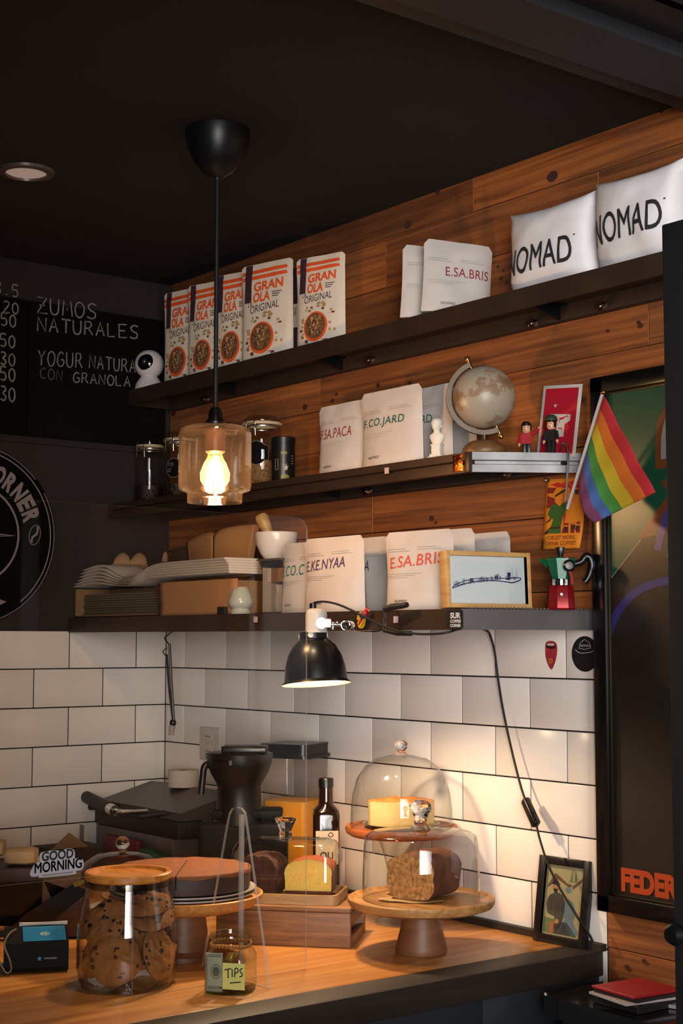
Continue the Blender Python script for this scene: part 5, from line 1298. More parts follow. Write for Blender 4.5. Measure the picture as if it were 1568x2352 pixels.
m = MB(); m.tube(smooth_pts([tuple(p) for p in low], 5), 0.0023, 8); m.build('lower_cord', M_black, t)
# parrot tag, price tags, stickers
q = LP(830, 1424, -0.306)
t = thing('parrot_tag', 'red toy parrot on round yellow tag hung at shelf edge', 'tag', q)
m = MB(); m.lathe([(0, 0), (0.0135, 0), (0.0135, 0.0015), (0, 0.0015)], 28, 0, Matrix.Rotation(PI/2, 4, 'X') @ Matrix.Diagonal((0.95, 1.25, 1, 1))); m.build('yellow_disc', mat('tag_yellow', '#c9a021', rough=0.5), t)
dd = (LP(847, 1394, -0.312)-LP(824, 1436, -0.312)).normalized(); qq = dd.to_track_quat('Z', 'Y').to_matrix().to_4x4(); qq.translation = LP(836, 1412, -0.312)-q
m = MB(); m.sphere((0, 0, 0.0), (0.0052, 0.0052, 0.010), 0, qq, 16, 10); m.sphere((0, 0, 0.0125), (0.0045, 0.0045, 0.005), 0, qq, 14, 10); m.cyl((0, 0, -0.006), (0, 0, -0.027), 0.003, 0.0012, 10, 0, qq); m.build('parrot_body', mat('parrot_red', '#b81c20', rough=0.45), t)
m = MB(); m.sphere((-0.0035, -0.003, -0.003), (0.003, 0.003, 0.007), 0, qq, 12, 8); m.sphere((-0.0035, 0.003, -0.003), (0.003, 0.003, 0.007), 0, qq, 12, 8); m.build('wing_feathers', mat('parrot_blue', '#2c3a78', rough=0.5), t)
m = MB(); m.cyl((0.003, 0, 0.014), (0.0078, 0, 0.0115), 0.0022, 0.0005, 10, 0, qq); m.sphere((0.002, -0.0035, 0.0135), 0.0018, 0, qq, 8, 6); m.build('beak', mat('beak_cream', '#d8cfc0', rough=0.5), t)
M_tagp = mat('pale_pink_label', '#c2a6a4', rough=0.8)
for px, py, y, lab in ((587, 1423, -D3-0.0045, 'pale square price label on bottom shelf below whisk stand'), (909, 1423, -D3-0.0045, 'pale square price label on bottom shelf beside the clamp'), (888, 1081, -D2-0.0005, 'pale square price label on the middle shelf edge')):
    p = at(px, py, 1, y); t = thing('price_label', lab, 'label', p, 0, 'pale price labels on shelf edges')
    m = MB(); m.box((0, -0.0003, 0), (0.0135, 0.0006, 0.0125)); m.build('paper', M_tagp, t, smooth=False)
    m = MB(); f = lambda u, v: Vector((u, -0.0009, v))
    for k in range(2): put_rect(m, f, -0.005, 0.002-k*0.005, 0.004, 0.0032-k*0.005)
    m.build('small_lettering', M_grey, t, smooth=False, fix=False)
p = at(1033, 1421, 1, -D3-0.0045)
t = thing('shop_sticker', 'black square sticker lettered SUR COFFEE CORNER on shelf corner', 'sticker', p)
pl, pr_ = at(1027, 1421, 1, -D3-0.0047), at(1061, 1421, 1, -D3-0.0047)
Ws = 0.036; Hs = 0.0345
def rr_pts(w, h, r, n=6):
    out = []
    for cx, cz, a0 in ((w/2-r, h/2-r, 0), (-w/2+r, h/2-r, PI/2), (-w/2+r, -h/2+r, PI), (w/2-r, -h/2+r, 1.5*PI)):
        for i in range(n+1): out.append((cx+r*math.cos(a0+PI/2*i/n), cz+r*math.sin(a0+PI/2*i/n)))
    return out
xs = xcol(1046, -D3-0.006, Z3-0.018)-p.x
tl = math.radians(24)
RS = Matrix.Translation((xs, -0.0012, (Z3-0.0185)-p.z)) @ Matrix.Rotation(0.12, 4, 'Z')
m = MB(); m.prism(rr_pts(Ws, Hs, 0.0045), -0.0006, 0.0, 0, RS, 1); m.build('backing', mat('sticker_black', '#16171a', rough=0.5), t, smooth=False)
m = MB(); f = lambda u, v: RS @ Vector((u, -0.0009, v))
put_text(m, f, 'SUR', (-0.0125, 0.0015, 0.0125, 0.0125), 0, 0.045); put_text(m, f, 'COFFEE', (-0.0128, -0.0062, 0.0128, -0.0004), 0, 0.045); put_text(m, f, 'CORNER', (-0.0128, -0.0140, 0.0128, -0.0082), 0, 0.045)
m.build('lettering', mat('sticker_white', '#c4c0bc', rough=0.6), t, smooth=False, fix=False)
# ------------------------------------------------------------------ things on the bar counter
ZC = 0.972
M_clear = glass('clear_glass', '#fafbfa', '#8b9490', 1.6)
M_solid = NT('solid_glass'); _g = M_solid.n('ShaderNodeBsdfGlass'); _g.inputs['IOR'].default_value = 1.45; M_solid.l(_g.outputs[0], M_solid.out.inputs[0]); M_solid = M_solid.m
def rel(v, o): return Vector(v)-Vector(o)
RZ = math.atan2(RT.y, RT.x)          # a thing turned square to the photo's view
def ztop(py, x, y): return zrow(py, x, y)-ZC
# --- cookie jar
jx, jy = 1.283, -0.845
dj = (Vector((jx, jy, 1.05))-CAM).dot(FW); U = dj/FPX
t = thing('cookie_jar', 'big glass jar of cookies with flat wooden lid', 'jar', (jx, jy, ZC))
hj = ztop(2018, jx, jy)
rj = 0.0845
m = MB(); m.lathe([(0, 0.004), (rj*0.90, 0.004), (rj*0.95, 0.008), (rj, 0.03), (rj, hj*0.52), (rj*0.96, hj*0.66), (rj*0.84, hj*0.93), (rj*0.83, hj), (rj*0.81, hj), (rj*0.82, hj*0.92), (rj*0.94, hj*0.65), (rj*0.98, hj*0.52), (rj*0.98, 0.03), (rj*0.93, 0.010), (0, 0.009)], 64); m.lathe([(0, 0.0), (rj*0.90, 0.0), (rj*0.90, 0.004), (0, 0.004)], 48); m.build('glass_body', M_clear, t, ang=50)
m = MB(); m.lathe([(rj*0.80, hj-0.012), (rj*0.86, hj-0.010), (rj*0.87, hj-0.006), (rj*0.86, hj-0.001), (rj*0.80, hj-0.001)], 56, closed=True); m.build('silicone_seal', glass('silicone', '#d6d2cc', '#8d8780', 0.6, 0.2), t)
M_lid = wood('jar_lid_wood', '#b06a24', '#cf8f42', (14, 70, 70), rough=0.4, bump=0.05)
m = MB(); rl = rj*0.87; m.lathe([(0, hj+0.008), (rl*0.86, hj+0.008), (rl*0.89, hj+0.013), (rl*0.97, hj+0.0135), (rl, hj+0.011), (rl, hj+0.003), (rl*0.97, hj), (0, hj)], 64); m.build('wooden_lid', M_lid, t)
M_cookie = mat('cookie_dough', '#9b6230', rough=0.85, var=0.22, vscale=60, bump=0.8, bscale=90)
M_chip = mat('chocolate_chip', '#23130b', rough=0.5)
def cookie(seed):
    R = random.Random(seed); r = 0.042
    b = MB(); sv = Vector((seed*7.3, seed*2.1, 0))
    def f(top):
        def g(a, c):
            th = 2*PI*a; rr = r*c*(1+0.10*noise.noise(Vector((math.cos(th)*1.8, math.sin(th)*1.8, 0))+sv))
            x_, y_ = rr*math.cos(th), rr*math.sin(th)
            n = noise.noise(Vector((x_*70, y_*70, 3*top))+sv)*0.0042+noise.noise(Vector((x_*180, y_*180, 5*top))+sv)*0.0012
            z = top*(0.0075*(1-c**6)+0.001)+n*(1-c**8)
            return Vector((x_, y_, z))
        return g
    b.grid(f(1), 40, 10); b.grid(f(-1), 40, 10)
    c = MB(); chips = []
    for k in range(26):
        a, rr = R.uniform(0, 2*PI), r*math.sqrt(R.uniform(0, 0.85)); s = R.choice((1, -1))
        x_, y_ = rr*math.cos(a), rr*math.sin(a)
        c.sphere((x_, y_, s*0.0078*(1-(rr/r)**6)+s*0.0008), (R.uniform(0.002, 0.0055), R.uniform(0.002, 0.0045), 0.0022), 0, Matrix.Identity(4), 8, 6)
    return b, c
spots = [  # x, y, z over the jar floor (photo right, towards camera), tilt about right axis, turn, label
 ((-0.012, 0.050, 0.046), 76, 4, 'big upright cookie at the jar front'),
 ((-0.034, 0.020, 0.100), 62, -30, 'cookie leaning at upper left of the jar'),
 ((0.054, 0.012, 0.048), 74, 60, 'cookie standing on edge along right side of the jar'),
 ((-0.050, 0.006, 0.046), 66, -52, 'cookie at lower left behind the upright one'),
 ((0.034, -0.016, 0.106), 28, 20, 'flat-lying cookie on the right stack, second from top'),
 ((0.032, -0.014, 0.124), 20, -10, 'small flat cookie topping the right stack'),
 ((-0.006, -0.022, 0.050), 82, 0, 'cookie hidden at the back of the jar'),
 ((0.022, -0.050, 0.050), 78, 20, 'cookie standing behind the right stack in the jar')]
sd = Vector((RT.x, RT.y, 0)).normalized(); fr_ = Vector((-FW.x, -FW.y, 0)).normalized()
cb = [cookie(s) for s in (1, 2)]
protos = []
for i, (p, tl, tn, lab) in enumerate(spots):
    loc = Vector((jx, jy, ZC))+sd*p[0]+fr_*p[1]+Vector((0, 0, p[2]+0.004))
    rot = (Matrix.Rotation(RZ+math.radians(tn), 3, 'Z') @ Matrix.Rotation(math.radians(tl), 3, 'X')).to_euler()
    if i < 2:
        t = thing('cookie', lab, 'cookie', loc, 0, 'cookies in the glass jar', rot=rot)
        o = cb[i][0].build('dough', M_cookie, t, ang=80); cb[i][1].build('chocolate_chips', M_chip, t)
        protos.append(t)
    else:
        copy_thing(protos[i % 2], loc, 0, lab, 'cookies in the glass jar', rot=rot)
# --- tip jar
tx, ty = 1.428, -0.732
t = thing('tip_jar', 'square glass tip jar with beads and yellow TIPS note', 'tip jar', (tx, ty, ZC), RZ+math.radians(-14))
hw = 0.0375; ht = ztop(2142, tx, ty)
def sq(r, z, e=5.0, n=48):
    out = []
    for i in range(n):
        a = 2*PI*i/n; c, s = math.cos(a), math.sin(a); k = (abs(c)**e+abs(s)**e)**(-1/e)
        out.append((r*k*c, r*k*s, z))
    return out
m = MB(); vs, fs = [], []; n = 48
pr_ = [(0.030, 0.002, 5), (hw*0.96, 0.002, 5), (hw, 0.006, 6), (hw, ht*0.60, 6), (hw*0.92, ht*0.70, 4), (0.031, ht*0.79, 2), (0.0295, ht*0.86, 2), (0.034, ht*0.89, 2), (0.0355, ht*0.93, 2), (0.034, ht, 2), (0.030, ht, 2), (0.029, ht*0.93, 2)]
for r, z, e in pr_: vs += sq(r, z, e)
for j in range(len(pr_)-1):
    for i in range(n): fs.append((j*n+i, j*n+(i+1) % n, (j+1)*n+(i+1) % n, (j+1)*n+i))
fs.append(tuple(range(n))); m.add(vs, fs); m.build('glass_body', glass('greenish_glass', '#f6faf4', '#b3c0ab', 1.3), t, ang=50)
m = MB()
vs = sq(hw*0.97, 0.0, 5)+sq(hw*0.99, 0.004, 5); m.add(vs, [(i, (i+1) % n, n+(i+1) % n, n+i) for i in range(n)]+[tuple(range(n)), tuple(range(n, 2*n))]); m.build('thick_base', glass('green_base', '#d5e3cf', '#7d9a74', 1.3), t)
m = MB()
for i in range(34): a = 2*PI*i/34; m.sphere((0.0335*math.cos(a), 0.0335*math.sin(a), ht*0.805+0.0012*math.sin(3*a)), 0.0031, 0, None, 10, 7)
bd = m.build('bead_string', mat('wooden_beads', '#8a5526', rough=0.4), t)
m = MB(); m.box((0.018, -hw-0.0012, ht*0.335), (0.038, 0.0008, 0.042), 0, Matrix.Rotation(0.0, 4, 'Z')); nt = m.build('paper_note', mat('yellow_note', '#c6c46e', rough=0.8), t, smooth=False)
m = MB(); f = lambda u, v: Vector((0.018+u, -hw-0.0020, ht*0.335+v))
for st in ([(-0.0155, 0.010), (-0.004, 0.0125)], [(-0.0095, 0.011), (-0.0090, -0.003)], [(-0.0025, 0.012), (-0.0022, -0.001)], [(0.002, -0.001), (0.0025, 0.0125), (0.0065, 0.013), (0.0075, 0.008), (0.0025, 0.0055)], [(0.0155, 0.0135), (0.0115, 0.012), (0.0115, 0.008), (0.0150, 0.005), (0.0135, 0.001), (0.010, 0.0005)], [(-0.006, -0.0105), (0.0125, -0.008)]):
    put_stroke(m, f, smooth_pts(st, 3), 0.0019)
m.build('handwritten_tips', M_ink, nt, smooth=False, fix=False)
t2 = thing('banknote', 'folded pale banknote standing inside the square tip jar', 'banknote', (tx, ty, ZC+0.004), RZ+math.radians(-14), 'money in the tip jar')
def bn(a, c): return Vector((-0.034+0.030*a, -0.030-0.003*math.sin(PI*a), 0.062*c))
m = MB(); m.grid(bn, 10, 6); o = m.build('paper', mat('banknote_paper', '#9a998a', rough=0.8), t2); so = o.modifiers.new('thickness', 'SOLIDIFY'); so.thickness = 0.0006
m = MB(); g = lambda u, v: bn(u, v)+Vector((0, -0.0010, 0))
put_disc(m, g, 0.66, 0.52, 0.20, 0.13, 0, 20); put_disc(m, g, 0.66, 0.52, 0.30, 0.19, 0, 24, 0.88)
for v in (0.08, 0.12, 0.90, 0.94): put_rect(m, g, 0.2, v, 0.92, v+0.018)
put_rect(m, g, 0.10, 0.06, 0.13, 0.95); m.build('engraving', mat('banknote_ink', '#50534a', rough=0.8), t2, smooth=False, fix=False)
R = random.Random(11); proto = None
for k in range(9):
    loc = Vector((tx, ty, ZC+0.005+0.0022*(k//3)))+Vector((R.uniform(-0.022, 0.022), R.uniform(-0.022, 0.022), 0.0))
    lab = 'coin lying on the floor of the square tip jar'
    if proto is None:
        m = MB(); m.lathe([(0, 0), (0.0105, 0), (0.0112, 0.0006), (0.0105, 0.0018), (0, 0.0014)], 24); proto = m.build('coin', mat('coin_brass', '#a8813c', rough=0.3, metal=0.9)); proto.location = loc; tag(proto, lab, 'coin', 'coins in the tip jar')
    else:
        c = proto.copy(); COL.objects.link(c); c.location = loc
m = MB(); m.grid(lambda a, c: Vector((0.022*(a-0.5)+0.004*math.sin(7*c), 0.006*math.sin(6*a+3*c), 0.050*c)), 10, 8); o = m.build('banknote', mat('gold_foil', '#8c6a32', rough=0.45, metal=0.4)); so = o.modifiers.new('thickness', 'SOLIDIFY'); so.thickness = 0.0005
o.location = (tx+sd.x*0.004, ty+sd.y*0.004, ZC+0.012); o.rotation_euler = (0, 0, RZ+0.5); tag(o, 'crumpled golden note in the middle of the tip jar', 'banknote', 'money in the tip jar')
# --- acrylic sneeze guard: sheet with a pass-through, and its triangular foot
sxp = 1.372
t = thing('acrylic_screen', 'clear acrylic counter screen with triangular foot and cut-out', 'screen', (sxp, -0.80, ZC))
yr, zt_, r1 = -0.536, 1.770, 0.026
yo, zo, r2 = -0.886, 1.172, 0.042
def arc(cy, cz, r, a0, a1, n=10): return [(cy+r*math.cos(a0+(a1-a0)*i/n), cz+r*math.sin(a0+(a1-a0)*i/n)) for i in range(n+1)]
out = [(yo, ZC+0.0005), (yr, ZC+0.0005)]+arc(yr-r1, zt_-r1, r1, 0, PI/2)+[(-2.2, zt_+0.004), (-2.2, zo+0.004)]+arc(yo-r2, zo-r2, r2, PI/2, 0)
out = [(p[0]+0.80, p[1]-ZC) for p in out]
m = MB(); n = len(out)
for i in range(n):
    a, c = out[i], out[(i+1) % n]
    m.add([(-0.002, a[0], a[1]), (0.002, a[0], a[1]), (0.002, c[0], c[1]), (-0.002, c[0], c[1])], [(0, 1, 2, 3)], 1)
m.add([(-0.002, p[0], p[1]) for p in out], [tuple(range(n))], 0); m.add([(0.002, p[0], p[1]) for p in out], [tuple(range(n))[::-1]], 0)
k = NT('acrylic_edge'); tr = k.n('ShaderNodeBsdfTransparent'); df = k.n('ShaderNodeBsdfDiffuse'); df.inputs[0].default_value = lin('#cfc6c0'); gls = k.n('ShaderNodeBsdfGlossy'); gls.inputs['Roughness'].default_value = 0.25
m1 = k.n('ShaderNodeMixShader'); m1.inputs[0].default_value = 0.35; m2 = k.n('ShaderNodeMixShader'); m2.inputs[0].default_value = 0.42
k.l(df.outputs[0], m1.inputs[1]); k.l(gls.outputs[0], m1.inputs[2]); k.l(tr.outputs[0], m2.inputs[1]); k.l(m1.outputs[0], m2.inputs[2]); k.l(m2.outputs[0], k.out.inputs[0]); M_aedge = k.m
M_sheet = glass('acrylic_sheet', '#fdfdfc', '#f2f0ee', 0.28)
m.build('sheet', [M_sheet, M_aedge], t, smooth=False)
fy = -0.674
a_, b_, c_ = at(465, 2235, 1, fy), at(620, 2272, 1, fy), at(545, 1862, 1, fy)
def flat(px, py):
    q = at(px, py, 1, fy); return (q.x, max(q.z, ZC+0.001))
tri = [(a_.x, ZC+0.001), (a_.x+0.008, ZC+0.001), (b_.x-0.008, ZC+0.001), (b_.x, ZC+0.001)]+[flat(*p) for p in ((568, 1900), (563, 1868), (556, 1857), (545, 1854), (534, 1857), (527, 1870), (521, 1900))]
tri = [(p[0]-sxp, p[1]-ZC) for p in tri]
m = MB(); n = len(tri)
for i in range(n):
    a, c = tri[i], tri[(i+1) % n]
    m.add([(a[0], fy+0.80-0.0025, a[1]), (a[0], fy+0.80+0.0025, a[1]), (c[0], fy+0.80+0.0025, c[1]), (c[0], fy+0.80-0.0025, c[1])], [(0, 1, 2, 3)], 1)
m.add([(p[0], fy+0.7975, p[1]) for p in tri], [tuple(range(n))], 0); m.add([(p[0], fy+0.8025, p[1]) for p in tri], [tuple(range(n))[::-1]], 0)
zs = at(545, 1862, 1, fy).z-ZC
m.box((0.0, fy+0.80, zs*0.52), (0.006, 0.007, zs*0.92), 1)
m.build('triangular_foot', [M_sheet, M_aedge], t, smooth=False)
# sticker on the screen
q = at(131, 1984, 0, sxp+0.003)
t = thing('greeting_sticker', 'white die-cut sticker reading GOOD MORNING on acrylic screen', 'sticker', q)
f0 = lambda kk: (lambda u, v: Vector((0.0005*kk, u, v+0.02*u)))
kpx = (at(193, 1984, 0, sxp+0.003)-at(69, 1984, 0, sxp+0.003)).y/124.0
def sp(px, py):          # sticker outline in its own plane
    w_ = at(px, py, 0, sxp+0.003)-q
    return (w_.y, w_.z-0.02*w_.y)
ol = [(69, 2003), (70, 2012), (78, 2014), (90, 2012), (93, 2016), (170, 2008), (173, 2001), (188, 1997), (192, 1985), (189, 1973), (180, 1970), (172, 1972), (171, 1955), (163, 1949), (150, 1950), (140, 1954), (124, 1953), (108, 1955), (93, 1959), (91, 1972), (92, 1979), (80, 1984)]
m = MB(); pts = [sp(*p) for p in ol]; pts = smooth_pts(pts+pts[:1], 3)[:-1]
F = f0(0); m.add([F(*p) for p in pts]+[F(*p)+Vector((0.0006, 0, 0)) for p in pts], [tuple(range(len(pts)))[::-1], tuple(range(len(pts), 2*len(pts)))]+[(i, (i+1) % len(pts), len(pts)+(i+1) % len(pts), len(pts)+i) for i in range(len(pts))]); m.build('backing', mat('sticker_paper', '#c6c3cc', rough=0.5), t, smooth=False)
m = MB(); F = f0(2)
b0, b1 = sp(95, 1979), sp(168, 1956); put_text(m, F, 'GOOD', (b0[0], b0[1], b1[0], b0[1]+0.0150), 0, 0.03)
b0, b1 = sp(79, 2006), sp(187, 1975); put_text(m, F, 'MORNING', (b0[0], b0[1], b1[0], b0[1]+0.0155), 0, 0.025)
b0, b1 = sp(97, 2013), sp(167, 2000); put_rect(m, F, b0[0], b0[1], b1[0], b0[1]+0.0022, 1)
m.build('lettering', [mat('sticker_ink', '#1a1b20', rough=0.6), mat('sticker_grey', '#8e8b92', rough=0.6)], t, smooth=False, fix=False)
# --- front cake stand with banana bread
cx, cy = 1.391, -0.283
M_sw = wood('stand_walnut', '#8f6134', '#b98a54', (8, 60, 60), rough=0.4, bump=0.06)
M_sf = wood('stand_foot_wood', '#5e3a24', '#7d5234', (8, 8, 30), rough=0.5, bump=0.08)
t = thing('cake_stand', 'wooden pedestal cake stand nearest the counter end', 'cake stand', (cx, cy, ZC))
zp = 0.102; rp = 0.137
m = MB(); m.lathe([(0, zp-0.0225), (rp*0.86, zp-0.0215), (rp*0.97, zp-0.016), (rp, zp-0.009), (rp, zp-0.002), (rp*0.985, zp), (rp*0.95, zp-0.002), (rp*0.93, zp-0.004), (0, zp-0.004)], 72); m.build('plate', M_sw, t)
m = MB(); m.lathe([(0, 0), (0.047, 0), (0.0485, 0.004), (0.046, 0.018), (0.036, 0.055), (0.031, zp-0.024), (0.034, zp-0.0225), (0, zp-0.0225)], 56); m.build('foot', M_sf, t)
def dome(name, label, loc, prof, knob, seg=64):
    t = thing(name, label, 'glass dome', loc, 0, 'glass domes over the cakes')
    m = MB(); m.lathe(prof, seg); m.build('glass_bell', M_clear, t, ang=60)
    m = MB(); m.lathe(knob, 32); m.build('knob', M_solid, t, ang=60)
    return t
rd = 0.109; hd1 = zrow(1908, cx, cy)-ZC-zp+0.003
dome('cake_dome', 'straight-sided glass dome over the banana bread', (cx, cy, ZC+zp-0.0035),
     [(rd, 0.0), (rd+0.0008, 0.002), (rd, 0.05), (rd*0.985, hd1*0.80), (rd*0.95, hd1*0.93), (rd*0.85, hd1*0.985), (rd*0.5, hd1*1.01), (0.018, hd1*1.035), (0.0, hd1*1.035)],
     [(0.021, hd1*1.03), (0.013, hd1*1.10), (0.0115, hd1*1.19), (0.016, hd1*1.27), (0.0215, hd1*1.33), (0.0215, hd1*1.38), (0.015, hd1*1.44), (0.010, hd1*1.46), (0, hd1*1.465)])
def loaf(L, W, H, cutm, crustm, parent, crown=0.012, nz=0.0022, seed=1, M=None):
    """Loaf with a cut face on its -y end: crust all round, crumb on the cut."""
    sv = Vector((seed*3.3, seed*1.9, 0.0)); n = 30
    def ring(y, k=1.0):
        pts = []
        for i in range(n):
            a = 2*PI*i/n; c, s = math.cos(a), math.sin(a); e = 5.0
            kk = (abs(c)**e+abs(s)**e)**(-1/e)
            x_, z_ = W/2*kk*c*k*(0.92+0.08*(s*kk+1)/2), H/2*kk*s*k
            if s > 0.2: z_ += crown*(1-(2*x_/W)**2)*k+nz*1.6*noise.noise(Vector((x_*60, y*60, 1))+sv)
            q = Vector((x_, y, z_+H/2)); q += Vector((c, 0, s*0.6))*nz*noise.noise(Vector((x_*80, y*50, z_*80))+sv)
            pts.append(q)
        return pts
    m = MB(); vs, fs = [], []; S_ = 16
    ks = [0.0]+[1.0]*(S_-1)+[0.93]
    for j in range(S_): vs += ring(L*j/(S_-1)*0.97, 1.0)
    vs += ring(L, 0.88)
    for j in range(S_):
        for i in range(n): fs.append((j*n+i, j*n+(i+1) % n, (j+1)*n+(i+1) % n, (j+1)*n+i))
    fs.append(tuple(S_*n+i for i in range(n)))
    m.add(vs, fs, 0, M); m.build('crust', crustm, parent, ang=80)
    m = MB(); r0 = ring(0.0, 1.0); cc = Vector((0, -0.0004, H/2))
    vs = [cc]
    K = 8
    for k_ in range(1, K+1):
        for q in r0:
            w_ = cc.lerp(q, k_/K); d = noise.noise(Vector((w_.x*130, 0, w_.z*130))+sv)*0.0012
            vs.append(w_+Vector((0, -0.0004+d*(k_ < K), 0)))
    fs = [(0, 1+i, 1+(i+1) % n) for i in range(n)]
    for k_ in range(K-1):
        for i in range(n): fs.append((1+k_*n+i, 1+(k_+1)*n+i, 1+(k_+1)*n+(i+1) % n, 1+k_*n+(i+1) % n))
    m.add(vs, fs, 0, M); m.build('cut_crumb', cutm, parent, ang=80)
M_crumb = mat('banana_crumb', '#a97743', rough=0.95, var=0.55, vscale=120, bump=1.0, bscale=150)
M_crust = mat('dark_crust', '#5a2e15', rough=0.8, var=0.35, vscale=40, bump=0.9, bscale=70)
zb = ZC+zp-0.004
cl = at(940, 2060, 2, zb)
t = thing('banana_bread', 'cut banana bread loaf under the front glass dome', 'cake', (cx-0.022*sd.x+0.034*fr_.x, cy-0.022*sd.y+0.034*fr_.y, zb+0.0035), RZ+math.radians(-30))
loaf(0.118, 0.100, 0.072, M_crumb, M_crust, t, 0.008, 0.0035, 2)
m = MB(); m.grid(lambda a, c: Vector((0.062*(a-0.5)*2*(0.7+0.3*math.sin(9*c)), -0.01+0.105*(c-0.15), 0.002*math.sin(8*a)*math.cos(6*c)*0.5+0.001+0.008*max(0, abs(2*a-1)-0.75))), 16, 16); o = m.build('baking_paper', mat('baking_paper', '#a98a5c', rough=0.8)); so = o.modifiers.new('thickness', 'SOLIDIFY'); so.thickness = 0.0004
o.location = (cx-0.020*sd.x+0.03*fr_.x, cy-0.020*sd.y+0.03*fr_.y, zb+0.0012); o.rotation_euler = (0, 0, RZ+math.radians(-14)); tag(o, 'brown baking paper under the banana bread', 'baking paper')
# --- rear stand with cheesecake
qx, qy = 1.150, -0.128
M_rw = wood('red_stand_wood', '#8f4a22', '#b86a38', (8, 60, 60), rough=0.4, bump=0.05)
t = thing('cake_stand', 'reddish wooden cake plate on glass foot beside tiled wall', 'cake stand', (qx, qy, ZC))
zr = 0.198; rr_ = 0.1165
m = MB(); m.lathe([(0, zr-0.020), (rr_*0.90, zr-0.020), (rr_*0.98, zr-0.014), (rr_, zr-0.007), (rr_*0.985, zr), (rr_*0.95, zr-0.002), (rr_*0.93, zr-0.0045), (0, zr-0.0045)], 64); m.build('plate', M_rw, t)
m = MB(); m.lathe([(0.0, 0.0005), (0.052, 0.0005), (0.054, 0.003), (0.050, 0.006), (0.030, 0.014), (0.022, 0.03), (0.024, zr*0.45), (0.038, zr*0.72), (0.050, zr-0.021)], 48); m.build('glass_foot', M_clear, t)
hd2 = zrow(1735, qx, qy)-ZC-zr+0.0045; r2_ = 0.1045
dome('cake_dome', 'round glass dome over the pale cheesecake', (qx, qy, ZC+zr-0.0042),
     [(r2_, 0.0), (r2_+0.0008, 0.002), (r2_, hd2*0.25), (r2_*0.97, hd2*0.45), (r2_*0.88, hd2*0.68), (r2_*0.72, hd2*0.85), (r2_*0.50, hd2*0.955), (r2_*0.25, hd2*0.998), (0.010, hd2*1.01), (0, hd2*1.01)],
     [(0.014, hd2*1.005), (0.009, hd2*1.035), (0.0075, hd2*1.06), (0.011, hd2*1.09), (0.0135, hd2*1.13), (0.0125, hd2*1.175), (0.007, hd2*1.205), (0, hd2*1.21)])
t = thing('cake_plate', 'small dark plate under the cheesecake', 'plate', (qx, qy, ZC+zr-0.004))
m = MB(); m.lathe([(0, 0), (0.060, 0), (0.078, 0.007), (0.079, 0.009), (0.060, 0.003), (0, 0.003)], 48); m.build('dish', mat('dark_plate', '#2a2724', rough=0.25), t)
m = MB(); m.lathe([(0.076, 0.0078), (0.0795, 0.0088), (0.0795, 0.0096), (0.077, 0.0090)], 48, closed=True); m.build('rim', mat('plate_rim', '#8b857a', rough=0.3), t)
M_ch = mat('cheesecake_cream', '#dcb878', rough=0.7, var=0.08, vscale=40, bump=0.4, bscale=60); M_top = mat('browned_top', '#cf7f38', rough=0.7, var=0.4, vscale=30, bump=0.5, bscale=60)
t = thing('cheesecake', 'pale piece of cheesecake with browned top under round dome', 'cake', (qx-0.003*sd.x, qy-0.003*sd.y, ZC+zr-0.0003), RZ+0.15)
m = MB(); 
def wedge(r, h, z0=0.0):
    pts = [(-r, -0.022), (-r*0.4, -0.040), (r*0.4, -0.040), (r, -0.020), (r*1.0, 0.012), (r*0.5, 0.036), (-r*0.4, 0.038), (-r*0.95, 0.014)]
    return smooth_pts(pts+pts[:1], 3)[:-1]
pts = wedge(0.066, 0.05)
m = MB(); m.prism(pts, 0.0, 0.051); m.build('cake_body', M_ch, t, ang=50)
m = MB(); c_ = [Vector((x_, y_, 0.0515)) for x_, y_ in pts]
vs = [Vector((0, 0, 0.055))]; n = len(c_)
for k_ in range(1, 7):
    for q in c_:
        w_ = Vector((0, 0, 0.0)).lerp(Vector((q.x, q.y, 0)), k_/6); vs.append(Vector((w_.x, w_.y, 0.0512+0.0035*(1-(k_/6)**3)+0.007*(k_ < 6)*noise.noise(Vector((w_.x*70, w_.y*70, 2))))))
fs = [(0, 1+i, 1+(i+1) % n) for i in range(n)]
for k_ in range(5):
    for i in range(n): fs.append((1+k_*n+i, 1+(k_+1)*n+i, 1+(k_+1)*n+(i+1) % n, 1+k_*n+(i+1) % n))
m.add(vs, fs); m.build('browned_top', M_top, t, ang=80)
# --- wooden crate with tray, loaf dome and two loaves
e1 = Vector((0.750, 0.661, 0)).normalized(); e2 = Vector((-e1.y, e1.x, 0)); rzc = math.atan2(e1.y, e1.x)
FRc = Vector((1.283, -0.366, ZC)); Lc, Wc, Hc = 0.262, 0.165, 0.064
M_cr = wood('crate_wood', '#6e4a2c', '#97683e', (10, 60, 120), rough=0.55, bump=0.12)
t = thing('wooden_crate', 'brown wooden crate holding up the loaf cake tray', 'crate', FRc-e1*Lc, rzc)
m = MB(); m.box2((0, 0, 0), (Lc, 0.012, Hc), 0, None, 0.0015); m.build('front_board', M_cr, t)
m = MB(); m.box2((0, Wc-0.012, 0), (Lc, Wc, Hc), 0, None, 0.0015); m.build('back_board', M_cr, t)
m = MB(); m.box2((0, 0, Hc+0.0005), (Lc, Wc, Hc+0.009), 0, None, 0.0015); m.build('top_board', M_cr, t)
for xx in (0.0, Lc-0.010):
    m = MB(); m.box2((xx, 0.0125, 0.0), (xx+0.010, Wc-0.0125, Hc*0.30), 0, None, 0.001); m.build('end_slat', M_cr, t)
    m = MB(); m.box2((xx, 0.0125, Hc*0.62), (xx+0.010, Wc-0.0125, Hc-0.0005), 0, None, 0.001); m.build('end_slat', M_cr, t)
ZT = Hc+0.0095
